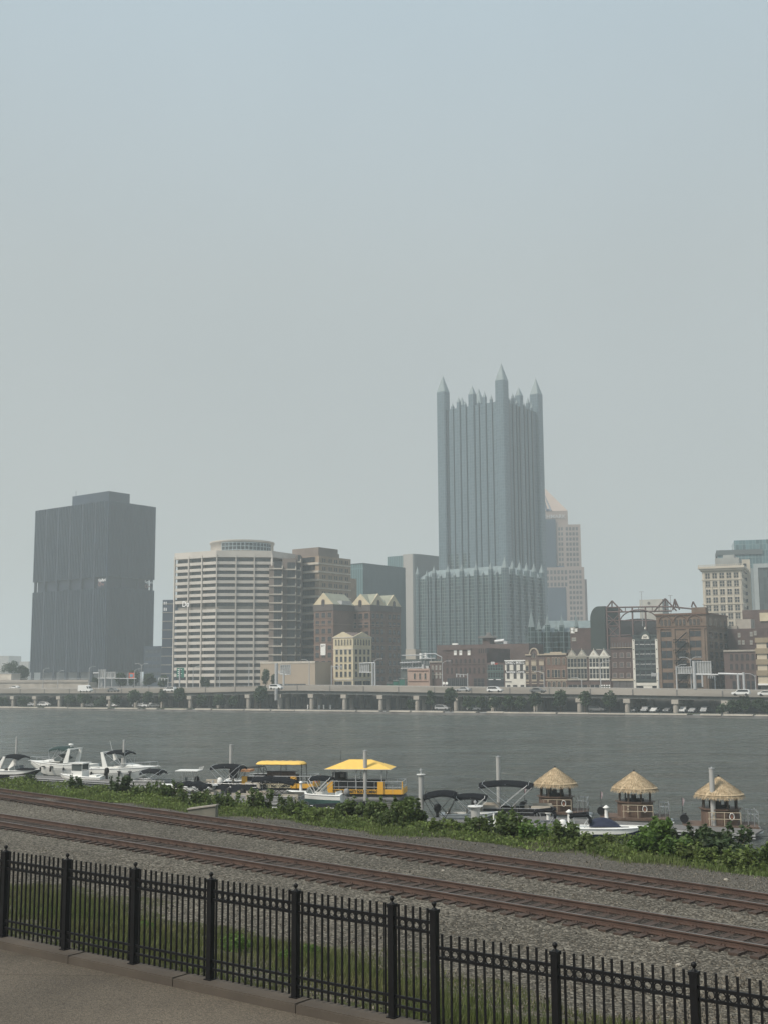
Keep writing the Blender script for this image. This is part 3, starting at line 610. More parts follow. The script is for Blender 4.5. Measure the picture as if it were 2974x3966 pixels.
for k in range(nr + 1):
    z = h - 2.2 - k * rh
    if k in (1, 4, 5): MB().box(-.35, w + .35, -.4, 0, z - .15, z + .25).build('string_course', ivory, B.t)
for i in range(6): x = .7 + i * (w - 1.4) / 5; MB().box(x - .28, x + .28, -.25, 0, 0, h - 2).build('pilaster', ivory, B.t)
B.wgrid(.7, w - .7, h - 2.2 - nr * rh, h - 2.2, 5, nr, fw=.62, fh=.66, kind='pair'); B.wgrid(1, D, h - 2.2 - nr * rh, h - 2.2, 4, nr, fw=.4, fh=.5, side='R', kind='dark')
B.finish([glassd, ivory, ivory])
B = Bld('slim_annex', 'plain pale annex with one column of windows beside the ornate cream tower', 'building', 2870, 2902, 2166, Y=486, th=R(10), D=14)
B.body(ivory); B.wgrid(.3, B.w * .62, 10, B.h - 1, 1, 14, fw=.7, fh=.5, kind='dark'); B.finish([glassd, ivory, ivory])
tq = curtain('aqua_glass', (0.10, 0.17, 0.19), (0.22, 0.30, 0.31), 1.6, 3.4, 0.16, 0.15, .35)
B = Bld('glass_office', 'aqua glass high-rise stepping up at the right edge, behind the ornate cream tower', 'building', 2776, 3100, 2122, Y=560, th=R(14), D=30)
w, h = B.w, B.h; B.body(tq); x0 = B.F(2842, 2095)[0]; z0 = B.F(2842, 2090)[1]; MB().box(x0, w, 4, 30, h, z0).build('upper_storeys', tq, B.t)
MB().box(-.5, B.F(2950, 2120)[0], -.6, 20, h - 2.4, h).build('parapet', mat('slate_metal', (0.10, 0.12, 0.125), 0.5, .1, .2), B.t)
a, z = B.F(2932, 2200); MB().box(a, w, -1.4, 0, 0, z).build('dark_bay', curtain('dark_curtain', (0.05, 0.065, 0.07), (0.09, 0.10, 0.10), 1.6, 3.2, .14, .2, .4), B.t)
MB().box(a - 2, a, -1.8, 0, 0, z + 2).box(a, w, -1.8, 0, z, z + 2).build('pale_frame', mat('pale_frame', (0.33, 0.36, 0.36), 0.6, .1, .2), B.t)
MB().box(B.F(2905, 2200)[0], B.F(2925, 2200)[0], -.3, 0, 8, z).build('shaft', mat('pale_frame2', (0.22, 0.25, 0.26), 0.6, .1, .2), B.t)
# --- brown gabled building ------------------------------------------
B = Bld('gabled_building', 'brown brick building with cream gables and arched gable windows, behind the cream corner building', 'building', 1361, 1434, 2342, Y=455, th=TH, D=19.8)
w, h, D = B.w, B.h, B.D; B.body(brick_brn)
L0 = at_Y(1292, 2342, 449.5); lo = Vector((L0.x, L0.y, 0)) - Vector((B.pl.x, B.pl.y, 0)); lx, ly = lo.dot(B.u), lo.dot(B.n); lw = 9.8
LD = 13.0
MB().box(lx - lw, lx, ly, ly + LD, -.5, h).build('wall', brick_brn, B.t)
MB().box(lx, .02, 6, D, -.5, h - .5).build('wall', brick_prp, B.t)
roofm = mat('pale_green_roof', (0.27, 0.28, 0.22), 0.8, 0.15, 0.3); gab = cream
def gable(x0, x1, yf, D_, side='F', hh=4.6):
    xm = (x0 + x1) / 2
    if side == 'F':
        q = MB(); q.xzprism([(x0 - .2, h), (x1 + .2, h), (xm, h + hh)], yf - .25, yf + .3); q.build('gable', gab, B.t)
        q = MB(); q.add([(x0 - .4, yf, h - .1), (xm, yf, h + hh - .05), (xm, yf + D_, h + hh - .05), (x0 - .4, yf + D_, h - .1), (x1 + .4, yf, h - .1), (x1 + .4, yf + D_, h - .1)], [(0, 1, 2, 3), (1, 4, 5, 2)]); q.build('roof', roofm, B.t)
        B.win(xm, h - .9, 1.7, 3.0, 'arch', y=yf - .25)
    else:
        q = MB(); q.yzprism([(x0 - .2, h), (x1 + .2, h), (xm, h + hh)], yf - .3, yf + .25); q.build('gable', gab, B.t)
        q = MB(); q.add([(yf, x0 - .4, h - .1), (yf, xm, h + hh - .05), (yf - D_, xm, h + hh - .05), (yf - D_, x0 - .4, h - .1), (yf, x1 + .4, h - .1), (yf - D_, x1 + .4, h - .1)], [(0, 1, 2, 3), (1, 4, 5, 2)]); q.build('roof', roofm, B.t)
        B.win(xm, h - .9, 1.7, 3.0, 'arch', side='R', y=.25)
gable(lx - lw, lx, ly, LD); gable(0, w, 0, 12, hh=4.4)
gable(.3, D / 2 - .5, w, 9, 'R'); gable(D / 2 + .5, D, w, 9, 'R')
MB().box(-.2, w + .3, -.3, D, h - 2.4, h - .1).box(lx - lw - .2, lx + .2, ly - .3, ly + LD, h - 2.4, h - .1).build('cornice_band', mat('dark_cornice', (0.10, 0.085, 0.08), 0.8, .1, .3), B.t)
for k in range(4): z = 1 + (h - 4) * (k * 2.5) / 9.0; MB().box(-.1, w + .15, -.18, D, z, z + .3).box(lx - lw - .1, lx + .1, ly - .18, ly + LD, z, z + .3).build('string_course', mat('brown_stone', (0.22, 0.15, 0.12), .9, .1, .4), B.t)
B.wgrid(lx - lw + .3, lx - .3, 2.5, h - 2.6, 3, 9, fw=.62, fh=.62, y=ly, kind='plain'); B.wgrid(.3, w - .3, h * .6, h - 2.6, 3, 3, fw=.66, fh=.6)
B.wgrid(.4, D / 2 - .9, 2.5, h - 2.8, 3, 9, fw=.66, fh=.62, side='R'); B.wgrid(D / 2 + .9, D - .2, 2.5, h - 2.8, 3, 9, fw=.66, fh=.62, side='R')
x, z = lx - lw / 2, (at_Y(1256, 2515, 449).z - ZS)
MB().box(x - 1.25, x + 1.25, ly - .3, ly - .2, z - 2.2, z + 2.2).build('banner', white, B.t); text(B.t, 'S+T !', 1, (x, ly - .34, z + 1.3), lettering_b, w=1.7, h=.8, name='banner_lettering')
for i in (0, 1, 2):
    xx = lx - lw + .3 + (i + .5) * (lw - .6) / 3; MB().box(xx - .9, xx + .9, ly - .35, ly, .1, 4.6).build('shopfront', mat('shopfront_yellow', (0.75, 0.55, 0.2), .7, .1, .5), B.t)  # even yellow on the shopfront panels
MB().box(lx - lw * .9, lx + 1, ly + 4, ly + 10, h, h + 1.5).build('roof_plant', galv, B.t)
B.finish([glassd, mat('brown_stone', (0, 0, 0)), mull])
# cream corner building
B = Bld('corner_building', 'cream six storey corner building with arched top windows and twin shallow gables', 'building', 1292, 1368, 2466, Y=425, th=TH, D=10.9)
w, h, D = B.w, B.h, B.D; B.body(cream); MB().box(-.2, w + .25, -.25, D, h - .35, h).box(-.1, w + .15, -.2, D, 3.9, 4.3).box(-.1, w + .12, -.15, D, h - 4.6, h - 4.3).build('string_course', conc_lt, B.t)
MB().xzprism([(-.2, h), (w + .1, h), (w / 2, h + 1.9)], -.25, .2).yzprism([(0, h), (D, h), (D / 2, h + 1.9)], w - .2, w + .25).build('gable', cream, B.t)
q = MB(); q.xzprism([(-.2, h), (w + .1, h), (w / 2, h + 1.8)], .2, D); q.build('roof', mat('brown_roof', (0.14, 0.10, 0.09), .9, .1, 1), B.t)
zz = [B.zt(1330, y_) for y_ in (2535, 2564, 2593, 2622)]
for z in zz:
    B.wgrid(.7, w - .3, z, z + 1.95, 4, 1, fw=.55, fh=1.0); B.wgrid(.5, D - .6, z, z + 1.95, 4, 1, fw=.55, fh=1.0, side='R')
z = B.zt(1330, 2500)
B.wgrid(.6, w - .3, z, z + 2.3, 6, 1, fw=.62, fh=1, kind='arch'); B.wgrid(.4, D - .5, z, z + 2.3, 6, 1, fw=.58, fh=1, kind='arch', side='R')
B.wgrid(.4, w - .4, .4, 3.6, 2, 1, fw=.85, fh=.9, kind='strip'); B.wgrid(.4, D - .4, .4, 3.6, 2, 1, fw=.8, fh=.9, kind='strip', side='R')
B.finish([glassd, cream, mull])
# ================================================================== THE RIVERFRONT ROW (left to right)
RC = 42.0
SD = [glassd, mat('tan_stone', (0.40, 0.34, 0.26), .85, .1, .5), mull]; tans = SD[1]
def row(name, label, a, b, y, c=RC, D=14, **k): return Bld(name, label, 'building', a, b, y, c=c, D=D, **k)
B = row('dark_block', 'dark low block behind the pink shop with pale rooftop machinery', 1550, 1712, 2552, c=58, D=10); B.body(mat('dark_green_wall', (0.07, 0.085, 0.08), .8, .2, .2))
w, h = B.w, B.h
MB().box(1, w * .3, 2, 6, h, h + 3.6).build('plant_room', concrete, B.t)
for k in range(2): MB().tube((w * (.4 + .12 * k), 3, h), (w * (.4 + .12 * k), 3, h + 2.2), .55, n=10).build('vent', white, B.t)
q = MB()
for (x0, z0, x1, z1) in ((.05, 1.4, .55, 1.4), (.0, -1.2, .5, -1), (.55, 1.8, .85, 1.8), (.85, 1.8, 1, .6), (1, .6, 1, -4), (.5, .2, .85, .2), (.55, 1.4, .7, .1), (0.02, -3.2, .95, -3), (.3, -1, .3, -4), (.75, 1, .75, -4)):
    q.tube((x0 * w, -.6, h + z0), (x1 * w, -.6, h + z1), .18, n=4)
q.build('roof_frame', galv, B.t); B.wgrid(.5, w - .5, h - 4, h - .3, 7, 2, fw=.85, fh=.7, kind='strip'); B.finish([glassm, galv, galv])
B = row('shop', 'small pink two storey shop on the riverfront road', 1576, 1662, 2589, c=40, D=10); w, h = B.w, B.h
pinkm = mat('pink_render', (0.38, 0.275, 0.225), .9, .08, .3); B.body(pinkm)
MB().box(.4, w - .4, -.2, 0, h - .9, h - .6).box(.4, w - .4, -.2, 0, h - 4.3, h - 4.1).build('string_course', mat('brown_trim', (0.18, 0.10, 0.08), .9, .1, 1), B.t); MB().box(4.5, 7, 2, 4, h, h + .9).box(5, 5.6, 1, 2, h, h + 1.4).build('roof_unit', galv, B.t)
B.wgrid(1.8, w - .6, h - 3.4, h - 1.6, 3, 1, fw=.28, fh=1); B.finish([glassd, tans, mull])
B = row('townhouse', 'narrow brown brick townhouse with blinds in its windows, right of the pink shop', 1663, 1711, 2562); B.body(brick_prp); w, h = B.w, B.h
MB().box(-.1, w + .1, -.3, 0, h - .3, h + .1).box(0, w, -.15, 0, h * .55, h * .55 + .25).build('cornice', stone, B.t)
B.pgrid(1667, 1711, 2572, 2600, 3, 1, fw=.4, fh=.6); B.pgrid(1667, 1711, 2600, 2632, 3, 1, fw=.4, fh=.7); B.finish([blind, stone, mull])
B = row('warehouse', 'large dark red brick warehouse with three pale windows near its top', 1712, 1882, 2510, D=20); w, h = B.w, B.h
B.body(brick_red); MB().box(-.1, w * .66, -.3, 0, h - .5, h + .1).box(-.1, w, -.2, 0, h - 5.2, h - 4.9).build('cornice', brick_prp, B.t)
for px in (1762, 1783, 1815): x, z = B.F(px, 2537); B.win(x, z, 1.0, 1.9, mats=[white, stone, mull])
B.pgrid(1722, 1880, 2548, 2578, 9, 1, fw=.42, fh=.8, kind='arch'); B.pgrid(1722, 1880, 2582, 2612, 9, 1, fw=.42, fh=.8, kind='arch'); B.pgrid(1850, 1892, 2512, 2530, 5, 1, fw=.4, fh=.9, kind='dark')
B.pgrid(1730, 1810, 2626, 2662, 5, 1, fw=.9, fh=.95, kind='strip'); B.pgrid(1832, 1876, 2626, 2662, 3, 1, fw=.85, fh=.9); B.finish([glassd, brick_prp, mull])
B = row('brick_block', 'windowless dark brick block with rooftop ducts, behind the dark red warehouse', 1690, 2046, 2492, c=70, D=14); B.body(brick_prp); w, h = B.w, B.h
MB().box(w * .48, w * .56, 2, 8, h, h + 2.5).build('plant_room', brick_prp, B.t)
MB().xzprism([(w * .44, h + 2.3), (w * .62, h + 2.3), (w * .6, h + 3), (w * .46, h + 3)], 1, 5).tube((w * .54, 3, h + 3), (w * .54, 3, h + 4.2), 1.2, .7, n=10).build('vent', conc_dk, B.t)
MB().tube((w * .62, 2, h + .9), (w * .72, 2, h + 1.2), .7, n=10).box(w * .72, w * .76, 1, 3, h, h + 1).build('duct', galv, B.t); MB().box(w * .16, w * .22, 1, 2, h, h + .6).build('duct', white, B.t)
B = row('office_shopfront', 'dark three storey shopfront with two rows of green framed glazing', 1881, 1953, 2566); w, h = B.w, B.h
B.body(brick_prp); gf = mat('green_frame', (0.10, 0.16, 0.145), .6, .1, 1)
MB().box(.3, w - .4, -.2, 0, B.zt(1915, 2600), B.zt(1915, 2596)).box(.3, w - .4, -.2, 0, B.zt(1915, 2604.5), B.zt(1915, 2602)).box(.3, w - .4, -.2, 0, B.zt(1915, 2628), B.zt(1915, 2625.5)).build('spandrel', gf, B.t)
for z0, z1 in ((2596, 2576), (2625, 2604)):
    B.wgrid(.5, w - .6, B.zt(1915, z0), B.zt(1915, z1), 6, 1, fw=.8, fh=1, mats=[glassd, gf, gf], kind='plain')
MB().box(.3, w - .4, -.12, 0, .1, B.zt(1915, 2628)).build('shopfront', mat('black_shopfront', (0.03, 0.035, 0.04), .4, .3, .5), B.t)
x, z = B.F(1908, 2570); text(B.t, 'FPI', 1, (x, -.2, z), lettering_w, w=1.3, h=1.0); x, z = B.F(1920, 2570); text(B.t, 'Law', 1, (x, -.2, z), redmark, w=1.3, h=.75)
for px in (1900, 1929): x, z = B.F(px, 2632); MB().box(x - .85, x + .85, -.2, -.12, z - .1, z + .1).build('sign_strip', lettering_w, B.t)
B.finish([glassd, gf, gf])
B = row('painted_building', 'white painted three storey building with black sign bands and white lettering', 1953, 2032, 2557); w, h = B.w, B.h; B.body(mat('white_brick', (0.62, 0.60, 0.54), .9, .1, .6))
MB().box(-.1, w + .1, -.25, 0, h - .25, h + .1).build('coping', white, B.t)
k_ = lambda a, b, n='sign_band': MB().box(.0, w, -.1, 0, B.zt(1990, b), B.zt(1990, a)).build(n, lettering_b, B.t)
k_(2560, 2573.5); k_(2596.5, 2607)
for px in (1966, 1992.5, 2018):
    x = B.F(px, 2600)[0]; B.win(x, B.zt(1990, 2596.5), 1.0, B.zt(1990, 2573.5) - B.zt(1990, 2596.5), 'dark'); z = B.zt(1990, 2629); B.win(x, z, 1.0, B.zt(1990, 2607) - z, 'dark')
B.win(B.F(1967, 2600)[0], .1, 1.15, 2.1, 'dark'); B.win(B.F(1992, 2600)[0], .1, 1.5, 2.1, 'dark'); B.win(B.F(2020, 2600)[0], .1, 1.25, 2.1, 'dark')
text(B.t, 'EDWARD C. SMYERS Co', 1, (w / 2, -.13, B.zt(1990, 2567)), lettering_w, w=w * .93, h=.92); text(B.t, 'Automatic Controls', 1, (w / 2, -.13, B.zt(1990, 2602)), lettering_w, w=w * .9, h=.75)
x = B.F(1967, 2639)[0]; MB().box(x - 1.1, x + 1.1, -.1, 0, B.zt(1990, 2642), B.zt(1990, 2638)).build('sign_board', conc_dk, B.t)
B.finish([mat('grey_glass', (0.06, 0.06, 0.062), .3, .3, 1), white, white])
B = row('pediment_building', 'brown four storey building with cream bands and a curved central pediment', 2033, 2108, 2534); w, h = B.w, B.h; B.body(brick_prp)
q = MB(); q.box(0, w * .3, -.4, 0, h - .3, h + .1).box(w * .62, w, -.4, 0, h - .3, h + .1)
arc = [(w * .46 + 1.5 * math.cos(t_), h - .3 + 2.2 * math.sin(t_)) for t_ in [math.pi * i / 10 for i in range(11)]]
for a_, b_ in zip(arc[:-1], arc[1:]): q.tube((a_[0], -.2, a_[1]), (b_[0], -.2, b_[1]), .26, n=6)
q.build('pediment', tans, B.t); MB().xzprism([(w * .46 - 1.4, h - .3)] + arc[::-1] + [(w * .46 + 1.4, h - .3)] if False else arc, -.12, .1).build('tympanum', brick_prp, B.t)
for (ya, yb) in ((2556, 2558), (2561, 2577), (2603, 2606), (2634, 2639), (2646, 2649)):
    for (fa, fb) in ((0, .17), (.3, .56), (.7, .95)): MB().box(w * fa, w * fb, -.2, 0, B.zt(2070, yb), B.zt(2070, ya)).build('spandrel', tans, B.t)
for (ya, yb) in ((2580, 2598), (2611, 2631)):
    for fx, ww in ((.08, .9), (.43, 1.5), (.82, .9)): z = B.zt(2070, yb); B.win(w * fx, z, ww, B.zt(2070, ya) - z)
for fx in (.1, .43, .8): B.win(w * fx, .1, 1.5, 1.9, 'dark')
B.win(w * .44, B.zt(2070, 2549), 1.3, 1.7, 'arch'); B.finish(SD)
B = row('arched_building', 'brown brick building with five tall round-headed windows and a cream cornice', 2109, 2191, 2529); w, h = B.w, B.h; B.body(brick_brn)
MB().box(-.1, w + .1, -.5, 0, h - .6, h).box(w * .25, w * .8, -.4, 0, h, h + .4).build('cornice', tans, B.t); MB().box(0, w, -.15, 0, B.zt(2150, 2636), B.zt(2150, 2631)).build('string_course', tans, B.t)
for (ya, yb, kd) in ((2546, 2575, 'arch'), (2594, 2624, 'plain')):
    for px, ww in ((2122, .85), (2139.5, .6), (2151, .95), (2163, .6), (2181, .85)): x = B.F(px, ya)[0]; z = B.zt(2150, yb); B.win(x, z, ww, B.zt(2150, ya) - z, kd)
B.wgrid(.3, w - .1, .1, B.zt(2150, 2636), 4, 1, fw=.75, fh=.95, kind='arch'); B.finish(SD)
wf = mat('white_stone', (0.62, 0.60, 0.54), .8, .08, .5)
for (a, b, gs, lab, tm, yy) in ((2192, 2280, (2213, 2252), 'grey-trimmed pair of gabled bays, left half of the four-gabled terrace', mat('grey_stone', (0.36, 0.34, 0.29), .85, .1, .5), 2541),
                            (2281, 2362, (2298, 2338), 'white-trimmed pair of gabled bays, right half of the four-gabled terrace', wf, 2541)):
    B = row('gabled_terrace', lab, a, b, yy); w, h = B.w, B.h; B.body(brick_prp); MB().box(-.1, w + .1, -.4, 0, h - .25, h + .05).build('cornice', tm, B.t)
    MB().box(0, w, 1, 12, h, h + 2.1).build('mansard_roof', mat('slate_roof', (0.07, 0.06, 0.06), .8, .2, 1), B.t)
    for gx in gs:
        x = B.F(gx, 2540)[0]; q = MB(); q.xzprism([(x - 1.45, h), (x + 1.45, h), (x, h + 2.0)], -.45, 1.2).tube((x, -.2, h + 1.9), (x, -.2, h + 2.5), .08, n=4); q.build('gable', tm, B.t)
        MB().tube((x, -.52, h + .75), (x, -.45, h + .75), .33, n=12).build('roundel', conc_lt, B.t)
        for (ya, yb) in ((2551, 2583), (2591, 2628)):
            za, zb_ = B.zt(2250, yb), B.zt(2250, ya)
            for dx in (-1.05, 0, 1.05): B.win(x + dx, za, .82, zb_ - za, 'plain')
            MB().box(x - 1.6, x + 1.6, -.3, 0, za - .55, za - .1).build('gallery', tm, B.t)
        MB().box(x - 1.6, x + 1.6, -.25, 0, B.zt(2250, 2550), B.zt(2250, 2543)).build('frieze', tm, B.t); B.win(x, .1, 3.0, 2.1, 'strip')
    if a > 2200:
        xa, za = B.F(2310, 2520); q = MB(); A_ = [(xa + 3.0 * math.cos(t_), B.zt(2300, 2531) + 1.1 * math.sin(t_)) for t_ in [math.pi * i / 12 for i in range(13)]]
        for u_, v_ in zip(A_[:-1], A_[1:]): q.tube((u_[0], 2.2, u_[1]), (v_[0], 2.2, v_[1]), .28, n=6)
        q.build('roof_arch', wf, B.t)
        q = MB(); xb = B.F(2342, 2650)[0]
        for i in range(4):
            for j in range(3): q.box(xb - 1.3 + i * .8, xb - .8 + i * .8, -.18, -.1, .4 + j * .7, .8 + j * .7)
        q.build('light_panes', white, B.t)
    B.finish([glassd, tm, tm])
B = row('brick_house', 'plain red-brown brick building left of the narrow 267 building', 2362, 2448, 2466); w, h = B.w, B.h; B.body(brick_red)
MB().box(-.1, w + .05, -.35, 0, B.zt(2400, 2510), B.zt(2400, 2508)).box(0, w, -.35, 0, B.zt(2400, 2637), B.zt(2400, 2629)).build('cornice', tans, B.t); B.pgrid(2364, 2447, 2488, 2508, 8, 1, fw=.5, fh=.9, kind='dark')
for (ya, yb) in ((2530, 2546), (2566, 2584), (2608, 2624)): B.pgrid(2366, 2447, ya, yb, 3, 1, fw=.5, fh=1)
B.wgrid(.3, w - .1, .1, B.zt(2400, 2638), 3, 1, fw=.88, fh=.95, kind='strip'); B.finish([mat('dusty_glass', (0.10, 0.09, 0.088), .4, .2, 1), mat('pinkish_trim', (0.33, 0.27, 0.24), .8, .1, 1), mull])
dgr = mat('dark_green_front', (0.05, 0.065, 0.065), .5, .15, 1)
B = row('narrow_building', 'narrow dark building framed by white quoined pilasters, numbered 267 in a half-round panel', 2447, 2545, 2475); w, h = B.w, B.h; B.body(dgr)
for x in (0, w - .75): MB().box(x, x + .75, -.35, 0, 0, h).build('pilaster', wf, B.t)
q = MB()
for x in (.37, w - .37):
    for yy in (2480, 2515, 2552, 2590, 2636): z = B.zt(2500, yy); q.tube((x, -.42, z), (x, -.34, z), .16, n=8)
q.build('pilaster_bosses', lettering_b, B.t)
zp = B.zt(2490, 2458); MB().box(0, w, .2, 2, h, zp).box(.3, w * .38, -.1, .2, zp - .5, zp - .35).box(w * .66, w - .6, -.1, .2, zp - .5, zp - .35).build('attic', dgr, B.t)
q = MB(); xm = w * .52; q.xzprism([(xm - 1.6, h), (xm + 1.6, h), (xm + 1.2, h + 1.8), (xm, h + 2.9), (xm - 1.2, h + 1.8)], -.1, .4); q.build('pediment', dgr, B.t)
q = MB(); q.xzprism([(xm + 1.15 * math.cos(t_), h + .05 + 1.45 * math.sin(t_)) for t_ in [math.pi * i / 12 for i in range(13)]], -.25, -.1); q.build('number_panel', wf, B.t); text(B.t, '267', 1, (xm, -.28, h + .6), lettering_b, w=1.3, h=.6)
MB().lathe([(0.02, 0), (.3, .15), (.35, .5), (.05, .9)], 10, (xm, .1, h + 2.9)).build('finial', wf, B.t)
for (ya, yb) in ((2483, 2508), (2519, 2547), (2558, 2586), (2598, 2630)):
    z = B.zt(2500, yb); hh = B.zt(2500, ya) - z
    for fx, ww in ((.17, 1.0), (.38, 1.45), (.6, 1.5), (.81, 1.3)): B.win(w * fx, z, ww, hh, 'plain')
    MB().box(.8, w - .8, -.3, 0, z - .75, z - .2).build('spandrel', dgr, B.t)
MB().box(.8, w - .8, -.2, 0, 1.9, 2.8).box(w * .38, w * .72, -.2, 0, .1, 1.8).build('shutter', wf, B.t); B.win(w * .26, .1, 1.3, 1.7, 'dark'); B.win(w * .84, .1, 1.3, 1.7, 'dark'); B.finish([glassd, dgr, white])
B = Bld('corner_warehouse', 'big ochre brick corner warehouse with arched top windows, right of the narrow 267 building', 'building', 2538, 2731, 2372, Y=at_plane(2731, 2500, O0 + N0 * 41.5, N0).y, th=R(30), D=26)
w, h = B.w, B.h; D = B.S(2820, 2500)[0]; B.D = D; B.body(brick_org); B.body(brick_org, z0=h, z1=h + 1.6, x0=w * .72, y1=3)
MB().box(-.3, w + .3, -.4, D, h - .5, h).box(-.2, w + .2, -.3, D, B.zt(2640, 2436), B.zt(2640, 2433)).box(-.2, w + .2, -.2, D, B.zt(2640, 2427), B.zt(2640, 2425)).build('cornice', mat('dark_brick_trim', (0.14, 0.08, 0.055), .9, .1, 1), B.t)
for fx in (.19, .49, .77):
    z = B.zt(2640, 2425); q = MB(); A_ = [(w * fx + 2.1 * math.cos(t_), z + 1.2 + 2.0 * math.sin(t_)) for t_ in [math.pi * i / 12 for i in range(13)]]
    for u_, v_ in zip(A_[:-1], A_[1:]): q.tube((u_[0], -.1, u_[1]), (v_[0], -.1, v_[1]), .2, n=5)
    q.build('arch_moulding', mat('dark_brick_trim', (0, 0, 0)), B.t)
    for dx in (-1.2, 0, 1.2): B.win(w * fx + dx, z + .2, .8, 2.0, 'arch')
for fx in (.05, .34, .63, .93): MB().box(w * fx - .5, w * fx + .5, -.3, 0, 0, B.zt(2640, 2436)).build('pilaster', brick_org, B.t)
for (ya, yb) in ((2445, 2466), (2482, 2508), (2520, 2548), (2556, 2588), (2604, 2632), (2645, 2664)):
    z = B.zt(2640, yb); hh = B.zt(2640, ya) - z
    for fx in (.19, .77): B.win(w * fx, z, 3.6, hh, 'strip')
    if ya > 2480: B.win(w * .49, z, 2.6, hh, 'dark')
for (ya, yb) in ((2390, 2425), (2445, 2470), (2484, 2510), (2522, 2550), (2560, 2590), (2604, 2636), (2645, 2668)):
    z = B.zt(2731, yb); B.wgrid(1.4, D - .5, z, B.zt(2731, ya), 4, 1, fw=.6, fh=.95, side='R', kind='arch' if ya < 2400 else 'plain')
q = MB()
for k in range(5):
    z = B.zt(2640, 2650 - k * 40); q.box(w * .36, w * .64, -1.5, -.3, z, z + .12)
    q.tube((w * .36, -1.5, z + 1), (w * .64, -1.5, z + 1), .09, n=4)
    for i in range(9): x = w * .36 + i * w * .035; q.tube((x, -1.5, z), (x, -1.5, z + 1), .06, n=4)
    q.tube((w * .38, -1.2, z), (w * .62, -1.2, B.zt(2640, 2610 - k * 40)), .1, n=4).tube((w * .38, -.6, z), (w * .62, -.6, B.zt(2640, 2610 - k * 40)), .1, n=4)
q.build('fire_escape', blackm, B.t); B.finish([glassd, brick_org, mat('brown_frame', (0.12, 0.07, 0.05), .7, .1, 1)])
B = row('dark_hall', 'black hall with a rounded left shoulder behind the red steel truss', 2290, 2680, 2420, c=62, D=14); w, h = B.w, B.h
bm = mat('black_cladding', (0.035, 0.038, 0.042), .7, .2, .2); xs_ = B.F(2347, 2400)[0]; zt_ = B.zt(2300, 2350); MB().box(xs_, w, 0, 14, -.5, h).build('wall', bm, B.t)
pts = [(0, -.5), (xs_, -.5), (xs_, zt_)] + [(2.9 - 2.9 * math.cos(t_) , zt_ - 4.2 + 4.2 * math.sin(t_)) for t_ in [math.pi / 2 - math.pi / 2 * i / 8 for i in range(9)]]; MB().xzprism(pts, -1.5, 14).build('shoulder', mat('dark_green_cladding', (0.025, 0.04, 0.038), .6, .2, .2), B.t)
xa = B.F(2460, 2400)[0]; q = MB(); q.xzprism([(xa + 10 * math.cos(t_) , h - 1 + 3.6 * math.sin(t_)) for t_ in [math.pi * i / 14 for i in range(15)]], 2, 13); q.build('vaulted_roof', bm, B.t)
MB().box(xa - 2, xa + 12, 3, 12, h + 1.5, h + 6).build('plant_room', mat('pale_plant_room', (.42, .42, .40), .8, .1, .3), B.t) if False else None
T = row('steel_truss', 'rusty red exposed steel truss frame with pointed trusses over the dark hall', 2347, 2680, 2356, c=56, D=10); w, h = T.w, T.h; rs = mat('red_steel', (0.12, 0.08, 0.075), .7, .15, .5)
def seg(q, a, b, r=.24, y=0):
    (x0, z0), (x1, z1) = T.F(*a), T.F(*b); q.tube((x0, y, z0), (x1, y, z1), r, n=4)
q = MB(); L_ = [(2347, 2353), (2680, 2345)]
seg(q, (2347, 2353), (2520, 2350)); seg(q, (2347, 2371), (2600, 2366)); seg(q, (2520, 2350), (2600, 2350)); seg(q, (2600, 2350), (2676, 2358)); q.build('top_chord', rs, T.t)
q = MB()
for (a, b) in (((2347, 2355), (2368, 2327)), ((2368, 2327), (2410, 2370)), ((2368, 2327), (2368, 2355)), ((2530, 2370), (2574, 2318)), ((2574, 2318), (2618, 2366)), ((2574, 2318), (2574, 2366)), ((2603, 2364), (2611, 2320)), ((2611, 2320), (2630, 2362)), ((2611, 2320), (2616, 2352)), ((2676, 2352), (2682, 2330)), ((2682, 2330), (2696, 2356))): seg(q, a, b)
q.build('pointed_trusses', rs, T.t)
for px in (2349, 2397, 2448, 2499):
    q = MB(); x = T.F(px, 2400)[0]; q.box(x - .22, x + .22, -.22, .22, -.5, T.zt(px, 2352)); q.build('post', rs, T.t)
q = MB()
for k in range(6): seg(q, (2420 + k * 26, 2352), (2420 + k * 26, 2369), .12)
for (a, b) in (((2349, 2380), (2397, 2425)), ((2397, 2380), (2349, 2425)), ((2349, 2425), (2397, 2470)), ((2397, 2425), (2349, 2470)), ((2347, 2403), (2540, 2404)), ((2347, 2462), (2440, 2460)), ((2347, 2425), (2397, 2425))): seg(q, a, b, .17)
q.build('bracing', rs, T.t)
q = MB(); A_ = [(2475 + 75 * math.cos(t_), 2412 - 50 * math.sin(t_)) for t_ in [math.pi * (i / 14) for i in range(15)]]
for u_, v_ in zip(A_[:-1], A_[1:]): seg(q, u_, v_, .2, y=-.5)
q.build('arch', rs, T.t)
B = row('plant_room', 'pale rooftop block with round vent behind the red steel truss', 2474, 2562, 2320, c=80, D=8); B.body(mat('pale_block', (.42, .42, .39), .8, .1, .3)); x, z = B.F(2511, 2336); MB().tube((x, -.1, z), (x, 0, z), .5, n=10).build('vent', conc_dk, B.t)
